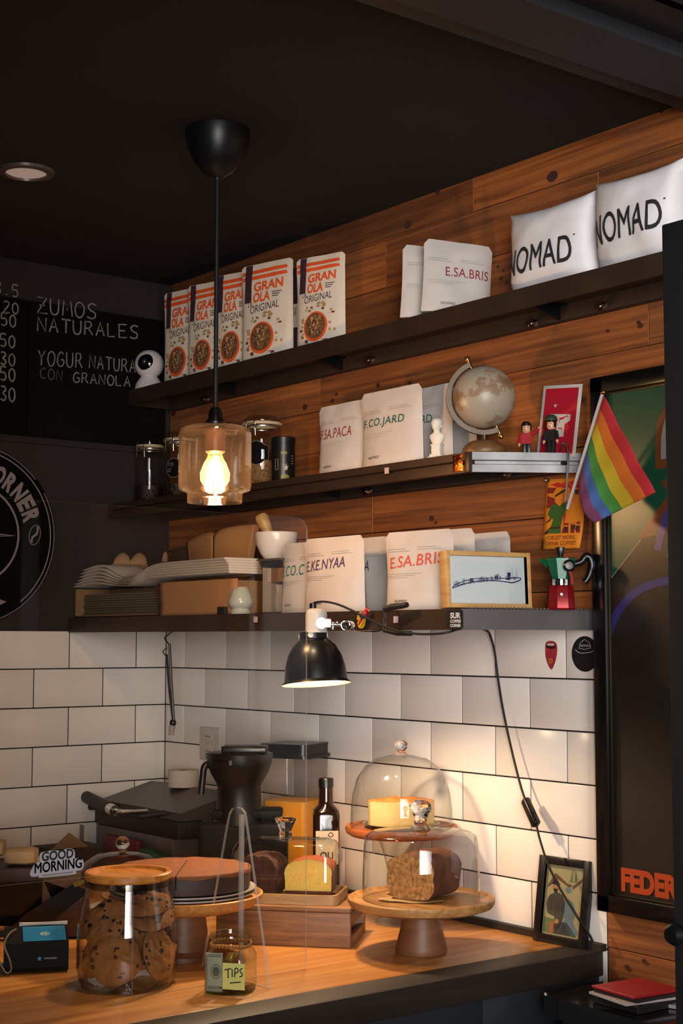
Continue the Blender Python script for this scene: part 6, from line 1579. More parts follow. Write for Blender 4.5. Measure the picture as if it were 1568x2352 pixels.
t = thing('serving_tray', 'shallow pale wooden tray on the brown crate', 'tray', FRc-e1*0.030+e2*0.018+Vector((0, 0, ZT)), rzc)
Lt, Wt, Ht = 0.222, 0.128, 0.019
M_tr = wood('tray_wood', '#a1784a', '#c19a68', (10, 70, 70), rough=0.5, bump=0.06)
def rrect(x0_, y0_, x1_, y1_, r, n=5):
    o_ = []
    for cx_, cy_, a0 in ((x1_-r, y1_-r, 0), (x0_+r, y1_-r, PI/2), (x0_+r, y0_+r, PI), (x1_-r, y0_+r, 1.5*PI)):
        for i in range(n+1): o_.append((cx_+r*math.cos(a0+PI/2*i/n), cy_+r*math.sin(a0+PI/2*i/n)))
    return o_
def tray(m, x0_, y0_, x1_, y1_, h, wl=0.006, fl=0.005, r=0.014, M=None, mi=0):
    o_, i_ = rrect(x0_, y0_, x1_, y1_, r), rrect(x0_+wl, y0_+wl, x1_-wl, y1_-wl, r-wl*0.6)
    n = len(o_)
    vs = [(p[0], p[1], 0) for p in o_]+[(p[0], p[1], h) for p in o_]+[(p[0], p[1], h) for p in i_]+[(p[0], p[1], fl) for p in i_]
    fs = [tuple(range(n))[::-1], tuple(3*n+i for i in range(n))]
    for k_ in range(3):
        for i in range(n): fs.append((k_*n+i, k_*n+(i+1) % n, (k_+1)*n+(i+1) % n, (k_+1)*n+i))
    m.add(vs, fs, mi, M)
m = MB(); tray(m, -Lt, 0, 0, Wt, Ht); m.build('tray_body', M_tr, t)
m = MB(); m.grid(lambda a, c: Vector((-Lt+0.012+(Lt-0.024)*a, 0.012+(Wt-0.024)*c, 0.0062+0.002*abs(math.sin(9*a+4*c)))), 24, 12); o = m.build('baking_paper', mat('baking_paper', '#a98a5c')); so = o.modifiers.new('thickness', 'SOLIDIFY'); so.thickness = 0.0004
o.location = FRc-e1*0.030+e2*0.018+Vector((0, 0, ZT)); o.rotation_euler = (0, 0, rzc); tag(o, 'baking paper lining the pale loaf tray', 'baking paper')
org = FRc-e1*0.030+e2*0.018+Vector((0, 0, ZT+0.0095))
t = thing('loaf_dome', 'long rectangular glass dome over two loaf cakes', 'glass dome', org, rzc, 'glass domes over the cakes')
hL = 0.108; Ld0, Ld1, Wd0, Wd1 = -Lt+0.008, -0.008, 0.008, Wt-0.008
m = MB(); lev = [(0.0, 0.0, 0.02), (0.0, hL*0.72, 0.02), (0.003, hL*0.84, 0.02), (0.010, hL*0.94, 0.024), (0.022, hL*0.99, 0.028), (0.034, hL, 0.03)]
vs, fs = [], []; n = None
for ins, z, r in lev:
    p = rrect(Ld0+ins, Wd0+ins, Ld1-ins, Wd1-ins, max(0.006, r-ins*0.3)); n = len(p); vs += [(a, b_, z) for a, b_ in p]
for j in range(len(lev)-1):
    for i in range(n): fs.append((j*n+i, j*n+(i+1) % n, (j+1)*n+(i+1) % n, (j+1)*n+i))
fs.append(tuple((len(lev)-1)*n+i for i in range(n))); m.add(vs, fs); m.build('glass_bell', M_clear, t, ang=60)
kq = Vector(((Ld0+Ld1)/2-0.004, (Wd0+Wd1)/2, hL))
m = MB(); m.lathe([(0.013, 0.0005), (0.013, 0.010), (0.011, 0.012), (0.0125, 0.016), (0.0215, 0.036), (0.0205, 0.0385), (0.012, 0.034), (0, 0.033)], 9, 0, Matrix.Translation(kq)); m.build('knob', M_solid, t, ang=15)
M_sp = mat('sponge_crumb', '#ffcb66', sub=0.7, rough=0.9, var=0.10, vscale=160, bump=0.5, bscale=220); M_spc = mat('sponge_crust', '#8a431a', rough=0.75, var=0.25, vscale=30, bump=0.4)
t = thing('sponge_loaf', 'yellow sponge loaf with cut face at right end of tray', 'cake', org+e1*(-0.062)+e2*0.030+Vector((0, 0, -0.0025)), rzc+math.radians(2))
loaf(0.070, 0.096, 0.064, M_sp, M_spc, t, 0.010, 0.0016, 5)
m = MB(); m.box2((-0.0455, -0.0022, 0.001), (0.0455, -0.0009, 0.015), 0, None, 0.0004); m.build('dark_base_crust', mat('dark_base_crust', '#4d1d0c', rough=0.8, var=0.2), t)
M_cho = mat('chocolate_loaf', '#3e1c10', rough=0.8, var=0.5, vscale=60, bump=1.0, bscale=60)
t = thing('chocolate_loaf', 'dark chocolate loaf beside the yellow sponge under glass', 'cake', org+e1*(-0.163)+e2*0.020+Vector((0, 0, -0.0025)), rzc+math.radians(-4))
loaf(0.082, 0.082, 0.070, M_cho, M_cho, t, 0.010, 0.004, 7)
# --- round stand with the chocolate tart
vx, vy = 1.140, -0.655
dv = (Vector((vx, vy, 1.08))-CAM).dot(FW)
vx = xcol(420, vy, 1.08)
M_vw = wood('round_stand_wood', '#b0743a', '#cf9a58', (8, 60, 60), rough=0.4, bump=0.05)
t = thing('cake_stand', 'round pale wooden cake stand behind the triangular acrylic foot', 'cake stand', (vx, vy, ZC))
zv = zrow(2050, vx, vy)-ZC; rv = 0.147
m = MB(); m.lathe([(0, zv-0.028), (rv*0.70, zv-0.028), (rv*0.90, zv-0.020), (rv*0.985, zv-0.008), (rv, zv), (rv*0.975, zv+0.0015), (rv*0.955, zv-0.002), (rv*0.93, zv-0.010), (0, zv-0.010)], 72); m.build('plate', M_vw, t)
m = MB(); m.lathe([(0, 0), (0.062, 0), (0.062, 0.008), (0.05, 0.016), (0.040, zv-0.030), (0, zv-0.029)], 48); m.build('foot', M_sf, t)
M_pl2 = mat('grey_white_plate', '#b9b2ab', rough=0.25)
for k_, lab in ((0, 'lower white plate under the chocolate tart'), (1, 'upper white plate directly under the chocolate tart')):
    m = MB(); m.lathe([(0, 0), (0.085, 0), (0.128, 0.010), (0.1335, 0.0125), (0.1335, 0.0145), (0.126, 0.013), (0.085, 0.0035), (0, 0.0035)], 64); o = m.build('plate', M_pl2); o.location = (vx, vy, ZC+zv-0.0095+k_*0.0065); tag(o, lab, 'plate', 'plates under the chocolate tart')
zk = ZC+zv-0.0095+0.0065+0.004
M_tart = mat('tart_top', '#7d4827', rough=0.75, var=0.12, vscale=80, bump=0.25, bscale=150); M_tside = mat('tart_side', '#35201c', rough=0.6, var=0.2, vscale=30)
t = thing('chocolate_tart', 'brown tart with a cut line on white plates', 'cake', (vx, vy, zk))
ht_ = zrow(1990, vx, vy)-zk; rt_ = 0.124
m = MB(); m.lathe([(0, 0.0005), (rt_*0.66, 0.0005), (rt_*0.99, 0.012), (rt_, ht_*0.9), (rt_*0.985, ht_), (rt_*0.97, ht_)], 72); m.build('side', M_tside, t, ang=60)
m = MB()
def glz(a, c):
    th = 2*PI*a; n_ = noise.noise(Vector((math.cos(th)*2.2, math.sin(th)*2.2, 4.0)))
    if c > 0.8: return Vector((rt_*1.004*math.cos(th), rt_*1.004*math.sin(th), ht_-(c-0.8)*5*(0.007+0.011*n_)))
    q_ = c/0.8; return Vector((rt_*1.0*q_*math.cos(th), rt_*1.0*q_*math.sin(th), ht_+0.0008-0.0012*q_**6+0.0012*noise.noise(Vector((math.cos(th)*q_*5, math.sin(th)*q_*5, 1)))))
m.grid(glz, 80, 20); m.build('top', M_tart, t)
m = MB(); dcut = fr_*rt_*1.005; dc2 = Vector((dcut.x*0.97+sd.x*0.02, dcut.y*0.97+sd.y*0.02, 0))
m.add([(-sd*0.0008)+Vector((0, 0, ht_+0.0018))-dcut*0.55, sd*0.0008+Vector((0, 0, ht_+0.0018))-dcut*0.55, dcut+sd*0.0009+Vector((0, 0, ht_+0.0018)), dcut-sd*0.0009+Vector((0, 0, ht_+0.0018))], [(0, 1, 2, 3)])
m.box(dcut*1.002+Vector((0, 0, ht_*0.75)), (0.002, 0.002, ht_*0.5)); m.build('cut_line', mat('cut_shadow', '#1c0e0a', rough=0.9), t, smooth=False)
# --- glass dome with ball knob further back
bx, by = 0.640, -0.515
bx = xcol(281, by, ZC+0.1); db = (Vector((bx, by, ZC+0.1))-CAM).dot(FW); U = db/FPX
t = thing('wooden_plate', 'low wooden plate below the ball-knob glass dome', 'plate', (bx, by, ZC))
m = MB(); m.lathe([(0, 0), (0.095, 0), (0.112, 0.010), (0.114, 0.016), (0.108, 0.017), (0.10, 0.012), (0, 0.011)], 56); m.build('dish', M_rw, t)
m = MB(); m.lathe([(0.0, 0.012), (0.07, 0.0122), (0.07, 0.0128), (0, 0.013)], 40); m.build('doily', M_napkin, t)
hb_ = zrow(1957, bx, by)-ZC-0.013
dome('cake_dome', 'glass dome with ball knob behind the cookie jar', (bx, by, ZC+0.0132),
     [(0.097, 0), (0.0975, 0.002), (0.097, hb_*0.45), (0.092, hb_*0.65), (0.078, hb_*0.83), (0.055, hb_*0.95), (0.03, hb_*0.99), (0.008, hb_), (0, hb_)],
     [(0.010, hb_*0.998), (0.006, hb_+0.003), (0.010, hb_+0.006), (16*U, hb_+16*U), (16.5*U, hb_+20*U), (14*U, hb_+28*U), (8*U, hb_+34*U), (0, hb_+36*U)])
# --- card terminal
kx, ky = 1.155, -0.985
t = thing('card_terminal', 'black card terminal with blue panel at counter left edge', 'card terminal', at(88, 2222, 2, ZC), RZ+math.radians(13))
prf = [(-0.075, 0.0), (-0.075, 0.060), (-0.045, 0.064), (0.035, 0.030), (0.045, 0.018), (0.045, 0.004), (0.040, 0.0)]
m = MB(); prf2 = [(-0.050, 0.002), (-0.056, 0.030), (-0.050, 0.046), (0.040, 0.062), (0.052, 0.055), (0.052, 0.012), (0.046, 0.002)]
def yz(p): return p
sec = [(0.046, 0.003), (0.050, 0.010), (0.052, 0.035), (0.047, 0.052), (-0.040, 0.066), (-0.05, 0.060), (-0.056, 0.020), (-0.050, 0.003)]   # (towards viewer, height)
m.prism([(-a, h) for a, h in sec], -0.060, 0.050, 0, None, 0); bm = bmesh.new()
m.build('body', mat('terminal_black', '#0e0f10', rough=0.75, spec=0.2), t, ang=25); bm.free()
m = MB(); m.add([(-0.028, -0.0425, 0.0541), (0.046, -0.0425, 0.0541), (0.046, 0.030, 0.0658), (-0.028, 0.030, 0.0658)], [(0, 1, 2, 3)]); sc_ = m.build('blue_panel', mat('terminal_blue', '#1673a3', rough=0.4, emit=0.05), t, smooth=False)
m = MB(); g = lambda u, v: Vector((u, -0.006+v*0.985, 0.0606+v*0.16))
put_disc(m, g, 0.010, -0.004, 0.009, 0.009, 0, 24, 0.86); put_rect(m, g, 0.004, -0.010, 0.008, 0.003); put_rect(m, g, 0.010, -0.012, 0.014, 0.004); put_rect(m, g, 0.0015, -0.006, 0.017, -0.002); m.build('screen_mark', mat('mark_pale', '#8fb2c2', rough=0.6), sc_, smooth=False, fix=False)
m = MB(); m.grid(lambda a, c: Vector((-0.034+0.085*a, 0.031+0.006*math.sin(PI*a), 0.067+0.007*c*(1-0.3*math.sin(PI*a)))), 12, 3); o = m.build('paper_slip', mat('white_paper', '#cfc3b4'), t); so = o.modifiers.new('thickness', 'SOLIDIFY'); so.thickness = 0.0005
m = MB(); g = lambda u, v: Vector((u, -0.0535, v)); star = [(0.000+(0.0048 if i % 2 == 0 else 0.002)*math.sin(i*PI/5), 0.026+(0.0048 if i % 2 == 0 else 0.002)*math.cos(i*PI/5)) for i in range(10)]; put_poly(m, g, star); m.build('star_mark', mat('terminal_blue', '#1673a3'), t, smooth=False, fix=False)
m = MB(); put_rect(m, g, 0.008, 0.0245, 0.030, 0.0275); m.build('worn_lettering', mat('dim_print', '#5b6468', rough=0.7), t, smooth=False, fix=False)
m = MB(); m.tube(smooth_pts([(-0.040, 0.0, 0.068), (-0.052, -0.030, 0.066), (-0.060, -0.048, 0.050), (-0.050, -0.056, 0.025), (-0.048, -0.058, 0.010), (-0.056, -0.060, 0.006), (-0.066, -0.058, 0.022), (-0.072, -0.05, 0.036)], 5), 0.0016, 8); m.build('pale_cable', mat('grey_cable', '#6b645e', rough=0.5), t)
# --- tablet till on a wooden stand
t = thing('till_stand', 'black tablet till on brown wooden wedge stand', 'till', at(70, 2160, 2, ZC), RZ+math.radians(8))
def VP(px, py, dep):       # point of the stand: column px, row py on a plane across the view at depth dep behind the base
    base_ = at(70, 2160, 2, ZC); d = FW+RT*((px-CW/2)/FPX)+UP*((CH/2-py)/FPX)
    k_ = ((base_-CAM).dot(FW)+dep)/d.dot(FW); return CAM+d*k_-base_
Mi = Matrix.Rotation(-(RZ+math.radians(8)), 4, 'Z')
def slabq(m, pts, dep0, dep1, mi=0):
    a = [Mi @ VP(px, py, dep0) for px, py in pts]; c = [Mi @ VP(px, py, dep1) for px, py in pts]; n = len(a)
    for q_ in a+c: q_.z = max(q_.z, 0.001)
    m.add(a+c, [tuple(range(n)), tuple(range(n, 2*n))[::-1]]+[(i, n+i, n+(i+1) % n, (i+1) % n) for i in range(n)], mi)
m = MB(); slabq(m, [(60, 2160), (98, 2135), (192, 2062), (206, 2066), (206, 2150)], 0.015, 0.10); m.build('wooden_wedge', wood('wedge_wood', '#3a2012', '#573418', (6, 40, 80), rough=0.5), t, smooth=False)
m = MB(); slabq(m, [(-40, 2156), (62, 2150), (100, 2130), (206, 2048), (168, 2030), (60, 2098), (20, 2136), (-40, 2140)], -0.005, 0.014); m.build('arm', M_blackplastic, t, smooth=False)
m = MB(); slabq(m, [(-60, 2125), (-60, 2030), (96, 2022), (150, 2040), (60, 2110), (30, 2128)], 0.05, 0.065); m.build('tablet', mat('tablet_black', '#0a0a0b', rough=0.18), t, smooth=False)
m = MB(); slabq(m, [(166, 2028), (192, 2020), (198, 2028), (172, 2038)], -0.008, 0.002); m.build('brass_plate', mat('brass_plate', '#8b7430', rough=0.4, metal=0.8), t, smooth=False)
# wooden block and paper bundles behind the till
z0 = ZC
def block(name, label, cat, px, py, y, sx, sy, sz, m_, rz=0.0, zb=None, bev=0.002):
    x = xcol(px, y, (zb or ZC)+sz/2)
    o = MB().box((0, 0, sz/2), (sx, sy, sz), 0, None, bev).build(name, m_); o.location = (x, y, zb or ZC); o.rotation_euler = (0, 0, rz)
    return tag(o, label, cat), x
block('brown_box', 'small brown box behind the black till arm', 'box', 140, 0, -0.73, 0.075, 0.05, 0.118, mat('dim_brown_card', '#4a3322', rough=0.85), RZ+0.2)
block('bread_box', 'dark reddish wooden bread box under the wrapped rolls', 'box', 30, 0, -0.66, 0.21, 0.16, 0.088, wood('dark_red_wood', '#2c110a', '#401c10', (6, 6, 30), rough=0.5), RZ+0.1)
M_wrap = mat('beige_wrap', '#b39772', rough=0.8, bump=0.2, bscale=50)
for i, (px, rzz) in enumerate(((-22, 0.05), (50, 0.0), (122, 0.06))):
    x = xcol(px, -0.66, ZC+0.11); m = MB()
    def roll(a, c, i=i):
        th = 2*PI*a; e = math.sin(PI*min(1, max(0, c)))**0.12 if 0 < c < 1 else 0.0
        k_ = (abs(math.cos(th))**5+abs(math.sin(th))**5)**-0.2; return Vector(((c-0.5)*0.072, 0.034*e*k_*math.cos(th), 0.019+0.0175*e*k_*math.sin(th)*(1+0.05*math.sin(9*c+i))))
    m.grid(roll, 20, 16); o = m.build('wrapped_roll', M_wrap); o.location = (x, -0.66, ZC+0.0895); o.rotation_euler = (0, 0, RZ+rzz)
    tag(o, 'beige paper wrapped roll on dark wooden box, '+('cut by the photo edge', 'middle one of the row', 'end one beside the kraft envelope')[i], 'wrapped roll', 'wrapped rolls on the bread box')
q0 = [(112, 1958), (160, 1913), (214, 1952), (170, 1985)]
for k_, lab in ((0, 'kraft envelope standing as a diamond before left tiles'),):
    y_ = -0.40-0.03*k_
    pts = q0 if k_ == 0 else [(150, 1972), (205, 1948), (236, 1940), (232, 1962), (190, 1990)]
    P_ = [at(px, py, 0, 0.30+0.08*k_) for px, py in pts]; o0 = P_[-1]
    m = MB(); n = len(P_); m.add([p-o0 for p in P_]+[p-o0+Vector((-0.004, 0.0, 0)) for p in P_], [tuple(range(n)), tuple(range(n, 2*n))[::-1]]+[(i, n+i, n+(i+1) % n, (i+1) % n) for i in range(n)])
    o = m.build('kraft_envelope', mat('drab_kraft', '#7b6040', rough=0.85, var=0.08), None, smooth=False); o.location = o0; tag(o, lab, 'envelope')
# support under the envelopes: a low shelf crate
block('storage_crate', 'dark wooden storage crate under the kraft envelope', 'crate', 160, 0, -0.42, 0.12, 0.14, 0.085, mat('dark_crate', '#2a1b13', rough=0.8), 0.0)
# --- panini press in the corner
gx0, gx1, gy0, gy1 = 0.012, 0.395, -0.215, -0.020
t = thing('panini_press', 'black panini press with front bar handle in tiled corner', 'panini press', (gx0, gy0, ZC))
T = Matrix.Translation((-gx0, -gy0, -ZC))
M_gs = mat('grill_steel', '#6d645f', rough=0.4, metal=0.6, var=0.1)
m = MB(); m.box2((gx0, gy0, ZC+0.001), (gx1, gy1, ZC+0.098), 0, T, 0.003); m.build('lower_housing', M_gs, t)
m = MB(); m.box2((gx0-0.004, gy0-0.004, ZC+0.099), (gx1+0.03, gy1, ZC+0.140), 0, T, 0.006); m.build('grill_plates', mat('cast_iron', '#101011', rough=0.6), t)
m = MB(); m.prism([(gy0+0.01, ZC+0.141), (gy1, ZC+0.141), (gy1, ZC+0.196), (gy1-0.03, ZC+0.200), (gy0+0.01, ZC+0.160)], gx0, gx1+0.02, 0, T, 0); m.build('lid', mat('lid_steel', '#5a5250', rough=0.4, metal=0.5, var=0.1), t, smooth=False)
hy_ = gy0-0.030
hz_ = zrow(1848, 0.1, hy_)
m = MB(); m.tube([Vector((gx0+0.002, hy_, hz_+0.012))-Vector((gx0, gy0, ZC)), Vector((gx0+0.16, hy_-0.02, hz_-0.002))-Vector((gx0, gy0, ZC))], 0.0155, 18); m.build('grip', mat('grip_rubber', '#111112', rough=0.55), t)
m = MB(); g0 = Vector((gx0+0.16, hy_-0.02, hz_-0.002))-Vector((gx0, gy0, ZC)); m.cyl(g0, g0+Vector((0.035, -0.004, -0.003)), 0.014, n=20); m.tube(smooth_pts([tuple(g0+Vector((0.03, -0.003, -0.003))), tuple(g0+Vector((0.10, 0.0, 0.0))), tuple(g0+Vector((0.16, 0.02, 0.006)))], 5), 0.006, 10); m.build('chrome_rod', M_chrome, t)
m = MB(); q_ = Vector((gx0+0.002, hy_, hz_+0.012))-Vector((gx0, gy0, ZC)); m.cyl(q_-Vector((0.006, 0, 0)), q_+Vector((0.002, 0, 0)), 0.0125, n=18); m.build('end_cap', mat('clear_cap', '#8d8580', rough=0.3), t)
m = MB(); m.tube([Vector((0.02, -0.03, hz_-ZC-0.012)), Vector((0.10, 0.012, 0.150))], 0.008, 10); m.tube([Vector((0.30, -0.045, hz_-ZC-0.01)), Vector((0.33, 0.012, 0.155))], 0.007, 10); m.build('handle_arm', M_black, t)
# red and green packs in front of the press
P_r = [at(*p, 1, gy0-0.02) for p in ((246, 1912), (322, 1922), (316, 1962), (244, 1958))]
xr0 = P_r[0].x
o = MB().box((0, 0, 0.040), (P_r[1].x-P_r[0].x, 0.016, 0.080), 0, None, 0.004).build('red_packet', mat('packet_red', '#6a0f1c', rough=0.5)); o.location = ((P_r[0].x+P_r[1].x)/2, gy0-0.022, P_r[0].z-0.083); tag(o, 'dark red packet on a stand before the panini press', 'packet')
zbase = P_r[0].z-0.084
m = MB()
xg0, xg1 = xcol(322, gy0-0.024, 1.05), xcol(432, gy0-0.024, 1.05)
def gp(a, c): return Vector(((a-0.5)*(xg1-xg0), -0.010*math.sin(PI*a)*math.sin(PI*c)-0.012, 0.062*c*(1-0.18*a)+0.004*math.sin(3*PI*a)*c))
m.grid(gp, 12, 10); m.grid(lambda a, c: Vector((gp(a, c).x, 0.006, gp(a, c).z)), 12, 10); m.grid(lambda a, c: gp(a, 1.0).lerp(Vector((gp(a, 1).x, 0.006, gp(a, 1).z)), c), 12, 1); o = m.build('green_packet', mat('packet_green', '#0f5a26', rough=0.45, bump=0.4, bscale=25)); o.location = ((xg0+xg1)/2, gy0-0.014, P_r[0].z-0.083); tag(o, 'crinkled green packet beside the dark red one', 'packet')
t = thing('low_shelf', 'low grey shelf block in front of the panini press', 'riser', (gx0, gy0-0.045, ZC))
m = MB(); m.box2((0, 0, 0), (gx1-gx0, 0.042, zbase-ZC), 0, None, 0.002); m.build('top', mat('riser_grey', '#4a4340', rough=0.6), t)
m = MB(); m.box2((0.002, -0.003, 0.002), (0.020, -0.0005, 0.10)); m.build('grey_upright', mat('upright_grey', '#7a7370', rough=0.5), t, smooth=False)
# paper roll standing on the press
xr_ = xcol(418, -0.060, ZC+0.23)
t = thing('paper_roll', 'white paper roll on panini press lid by outlet', 'paper roll', (xr_, -0.056, ZC+0.1985))
rr0 = 35*((Vector((xr_, -0.06, 1.2))-CAM).dot(FW))/FPX; hr0 = zrow(1768, xr_, -0.06)-ZC-0.1985
m = MB(); m.lathe([(rr0*0.35, 0), (rr0, 0), (rr0, hr0), (rr0*0.35, hr0)], 44, closed=True); m.build('paper', mat('roll_white', '#cfc0b0', rough=0.9), t)
m = MB(); m.lathe([(rr0*0.30, 0.001), (rr0*0.345, 0.001), (rr0*0.345, hr0-0.001), (rr0*0.30, hr0-0.001)], 30, closed=True); m.build('cardboard_core', M_carddk, t)
# --- black blender base and jug
ux, uy = xcol(548, -0.29, 1.1), -0.29
t = thing('blender', 'black blender with tapered jug and side handle beside press', 'blender', (ux, uy, ZC), RZ)
du = (Vector((ux, uy, 1.15))-CAM).dot(FW); U = du/FPX
uz = lambda py: zrow(py, ux, uy)-ZC
m = MB(); m.box((12*U, 0.0, uz(1885)/2), (200*U, 0.11, uz(1885)), 0, None, 0.010, 3); m.box((20*U, 0.005, uz(1868)), (160*U, 0.085, 0.02), 0, None, 0.006); m.build('motor_base', mat('blender_black', '#070708', rough=0.7, spec=0.15), t)
m = MB(); m.lathe([(0, uz(1890)), (60*U, uz(1890)), (55*U, uz(1870)), (52*U, uz(1862)), (50*U, uz(1806)), (54*U, uz(1795)), (66*U, uz(1775)), (72*U, uz(1760)), (75*U, uz(1752)), (75*U, uz(1738)), (0, uz(1738))], 48); m.build('jug', mat('jug_black', '#0a0a0b', rough=0.4, spec=0.3), t)
m = MB(); m.lathe([(0, uz(1737)), (77*U, uz(1741)), (78*U, uz(1730)), (70*U, uz(1727)), (0, uz(1727))], 48); ld = m.build('lid', M_blackplastic, t)
m = MB(); m.box((14*U, -10*U, uz(1720)), (104*U, 80*U, 16*U), 0, None, 5*U, 3); m.build('lid_tab', M_blackplastic, ld)
m = MB(); m.tube(smooth_pts([(-62*U, -8*U, uz(1758)), (-74*U, -14*U, uz(1756)), (-80*U, -16*U, uz(1764)), (-83*U, -16*U, uz(1790)), (-86*U, -16*U, uz(1822))], 5), 8*U, 12); m.build('handle', M_blackplastic, t)
m = MB(); m.box((-3*U, -73*U, uz(1745)), (30*U, 2*U, 14*U), 0, Matrix.Rotation(0, 4, 'Z')); m.build('jug_window', mat('pale_window', '#3b3a3f', rough=0.15), t, smooth=False)
# --- clear dispenser of orange juice
ox, oy = xcol(678, -0.085, 1.1), -0.087
dо = (Vector((ox, oy, 1.1))-CAM).dot(FW); U = dо/FPX
t = thing('juice_container', 'clear square container of orange juice with black lid', 'juice container', (ox, oy, ZC), RZ+math.radians(-27))
oz = lambda py: zrow(py, ox, oy)-ZC
s_ = 54*U
M_oj = mat('orange_juice', '#ffae2c', rough=0.45, sub=0.8)
m = MB(); p = rrect(-s_, -s_, s_, s_, 0.010); m.prism(p, 0.003, oz(1836)); m.build('juice', M_oj, t, ang=60)
m = MB(); p0, p1 = rrect(-s_-0.002, -s_-0.002, s_+0.002, s_+0.002, 0.012), rrect(-s_*1.12, -s_*1.12, s_*1.12, s_*1.12, 0.014); n = len(p0)
vs = [(a, b_, 0.001) for a, b_ in p0]+[(a, b_, oz(1832)) for a, b_ in p0]+[(a, b_, oz(1738)) for a, b_ in p1]
m.add(vs, [(k_*n+i, k_*n+(i+1) % n, (k_+1)*n+(i+1) % n, (k_+1)*n+i) for k_ in range(2) for i in range(n)]+[tuple(range(n))]); m.build('clear_walls', glass('clear_plastic', '#efecea', '#a8a09c', 0.9, 0.05), t, ang=50)
m = MB(); p = rrect(-s_*1.20, -s_*1.20, s_*1.20, s_*1.20, 0.016); m.prism(p, oz(1738), oz(1731)); p = rrect(-s_*1.12, -s_*1.12, s_*1.12, s_*1.12, 0.016); m.prism(p, oz(1731), oz(1710)); m.prism(rrect(-s_*1.14, -s_*1.14, s_*1.14, s_*1.14, 0.016), oz(1710), oz(1706)); m.build('lid', M_blackplastic, t, ang=40)
# --- oil bottle with label
bx_, by_ = xcol(748, -0.17, 1.1), -0.17
t = thing('oil_bottle', 'dark amber square bottle with pale label beside juice', 'bottle', (bx_, by_, ZC), RZ+0.1)
dbt = (Vector((bx_, by_, 1.1))-CAM).dot(FW); U = dbt/FPX; bz = lambda py: zrow(py, bx_, by_)-ZC
m = MB(); vs, fs = [], []; n = 48
for r, z, e in ((27*U, 0.0, 4), (30*U, 0.004, 5), (31*U, bz(1872), 5), (29*U, bz(1860), 4), (18*U, bz(1848), 2), (16.5*U, bz(1838), 2), (16*U, bz(1806), 2), (0.0001, bz(1806), 2)): vs += sq(r, z, e)
for j in range(7):
    for i in range(n): fs.append((j*n+i, j*n+(i+1) % n, (j+1)*n+(i+1) % n, (j+1)*n+i))
fs.append(tuple(range(n))[::-1]); m.add(vs, fs); m.build('glass_body', mat('amber_glass', '#1c0e07', rough=0.08, spec=0.7), t, ang=50)
m = MB(); m.lathe([(0, bz(1808)), (17.5*U, bz(1808)), (17.5*U, bz(1790)), (16*U, bz(1787)), (0, bz(1787))], 32); m.build('cap', M_blackplastic, t)
m = MB(); m.box((0, -31.8*U, bz(1943)), (52*U, 0.0006, 76*U)); lb = m.build('label', mat('cream_label', '#b8a58a', rough=0.7), t, smooth=False)
m = MB(); f = lambda u, v: Vector((u*U, -31.8*U-0.0008, v)); put_text(m, f, 'OLI', (-16, bz(1968), 14, bz(1952)), 0, 0.02)
put_rect(m, f, -20, bz(1976), 20, bz(1974)); put_stroke(m, f, smooth_pts([(2, bz(1915)), (8, bz(1908)), (14, bz(1914)), (8, bz(1918)), (2, bz(1915))], 4), 1.6, 0, 1/U); m.build('label_print', M_ink, lb, smooth=False, fix=False)
# --- small framed drawing leaning on the tiles
A = Vector((xcol(1222, -0.040, ZC), -0.040, ZC+0.0008)); B_ = Vector((xcol(1340, -0.030, ZC), -0.030, ZC+0.0008))
w = (B_-A).length; h = zrow(1962, A.x, -0.02)-ZC
t = thing('framed_drawing', 'black framed colour drawing of two seated figures behind cable', 'picture', A, 0, None, rot=(math.radians(-8.5), 0, math.atan2(B_.y-A.y, B_.x-A.x)))
m = MB(); fw = 0.0155
for q0, q1 in (((0, 0), (fw, h)), ((w-fw, 0), (w, h)), ((fw, 0), (w-fw, fw)), ((fw, h-fw), (w-fw, h))): m.box2((q0[0], 0, q0[1]), (q1[0], 0.014, q1[1]), 0, None, 0.0012)
m.build('frame', mat('small_black_frame', '#121011', rough=0.35), t)
MB().box2((fw-0.001, 0.008, fw-0.001), (w-fw+0.001, 0.012, h-fw+0.001)).build('paper', mat('yellowed_paper', '#b0a478', rough=0.8), t, smooth=False)
DC = [mat('pencil_brown', '#6a5138', rough=0.9), mat('pencil_grey', '#4b463c', rough=0.9), mat('pencil_blue', '#6f8089', rough=0.9), mat('pencil_skin', '#b9825a', rough=0.9), mat('pencil_green', '#6c7a4c', rough=0.9), mat('pencil_dark', '#2c2826', rough=0.9), mat('pencil_orange', '#b06a42', rough=0.9)]
def ly_(k_): return lambda u, v: Vector((fw+(w-2*fw)*u, 0.0079-0.00025*k_, fw+(h-2*fw)*v))
m = MB(); l0, l1, l2, l3 = ly_(0), ly_(1), ly_(2), ly_(3); AS = (h-2*fw)/(w-2*fw)
put_poly(m, l0, [(0.03, 0.66), (0.22, 0.88), (0.28, 0.87), (0.55, 0.76), (0.70, 0.74), (0.62, 0.70), (0.30, 0.80), (0.10, 0.68)], 0); put_poly(m, l0, [(0.68, 0.72), (0.98, 0.88), (0.98, 0.83), (0.72, 0.68)], 0)
put_poly(m, l0, [(0.62, 0.78), (0.66, 0.98), (0.70, 0.78)], 4); put_poly(m, l0, [(0.72, 0.78), (0.76, 0.96), (0.80, 0.79)], 4)
put_poly(m, l0, [(0.02, 0.02), (0.02, 0.24), (0.30, 0.22), (0.34, 0.02)], 4)
put_poly(m, l1, smooth_pts([(0.10, 0.30), (0.06, 0.44), (0.12, 0.55), (0.26, 0.60), (0.40, 0.60), (0.52, 0.52), (0.54, 0.40), (0.50, 0.20), (0.36, 0.06), (0.28, 0.14), (0.30, 0.26)], 3), 1)
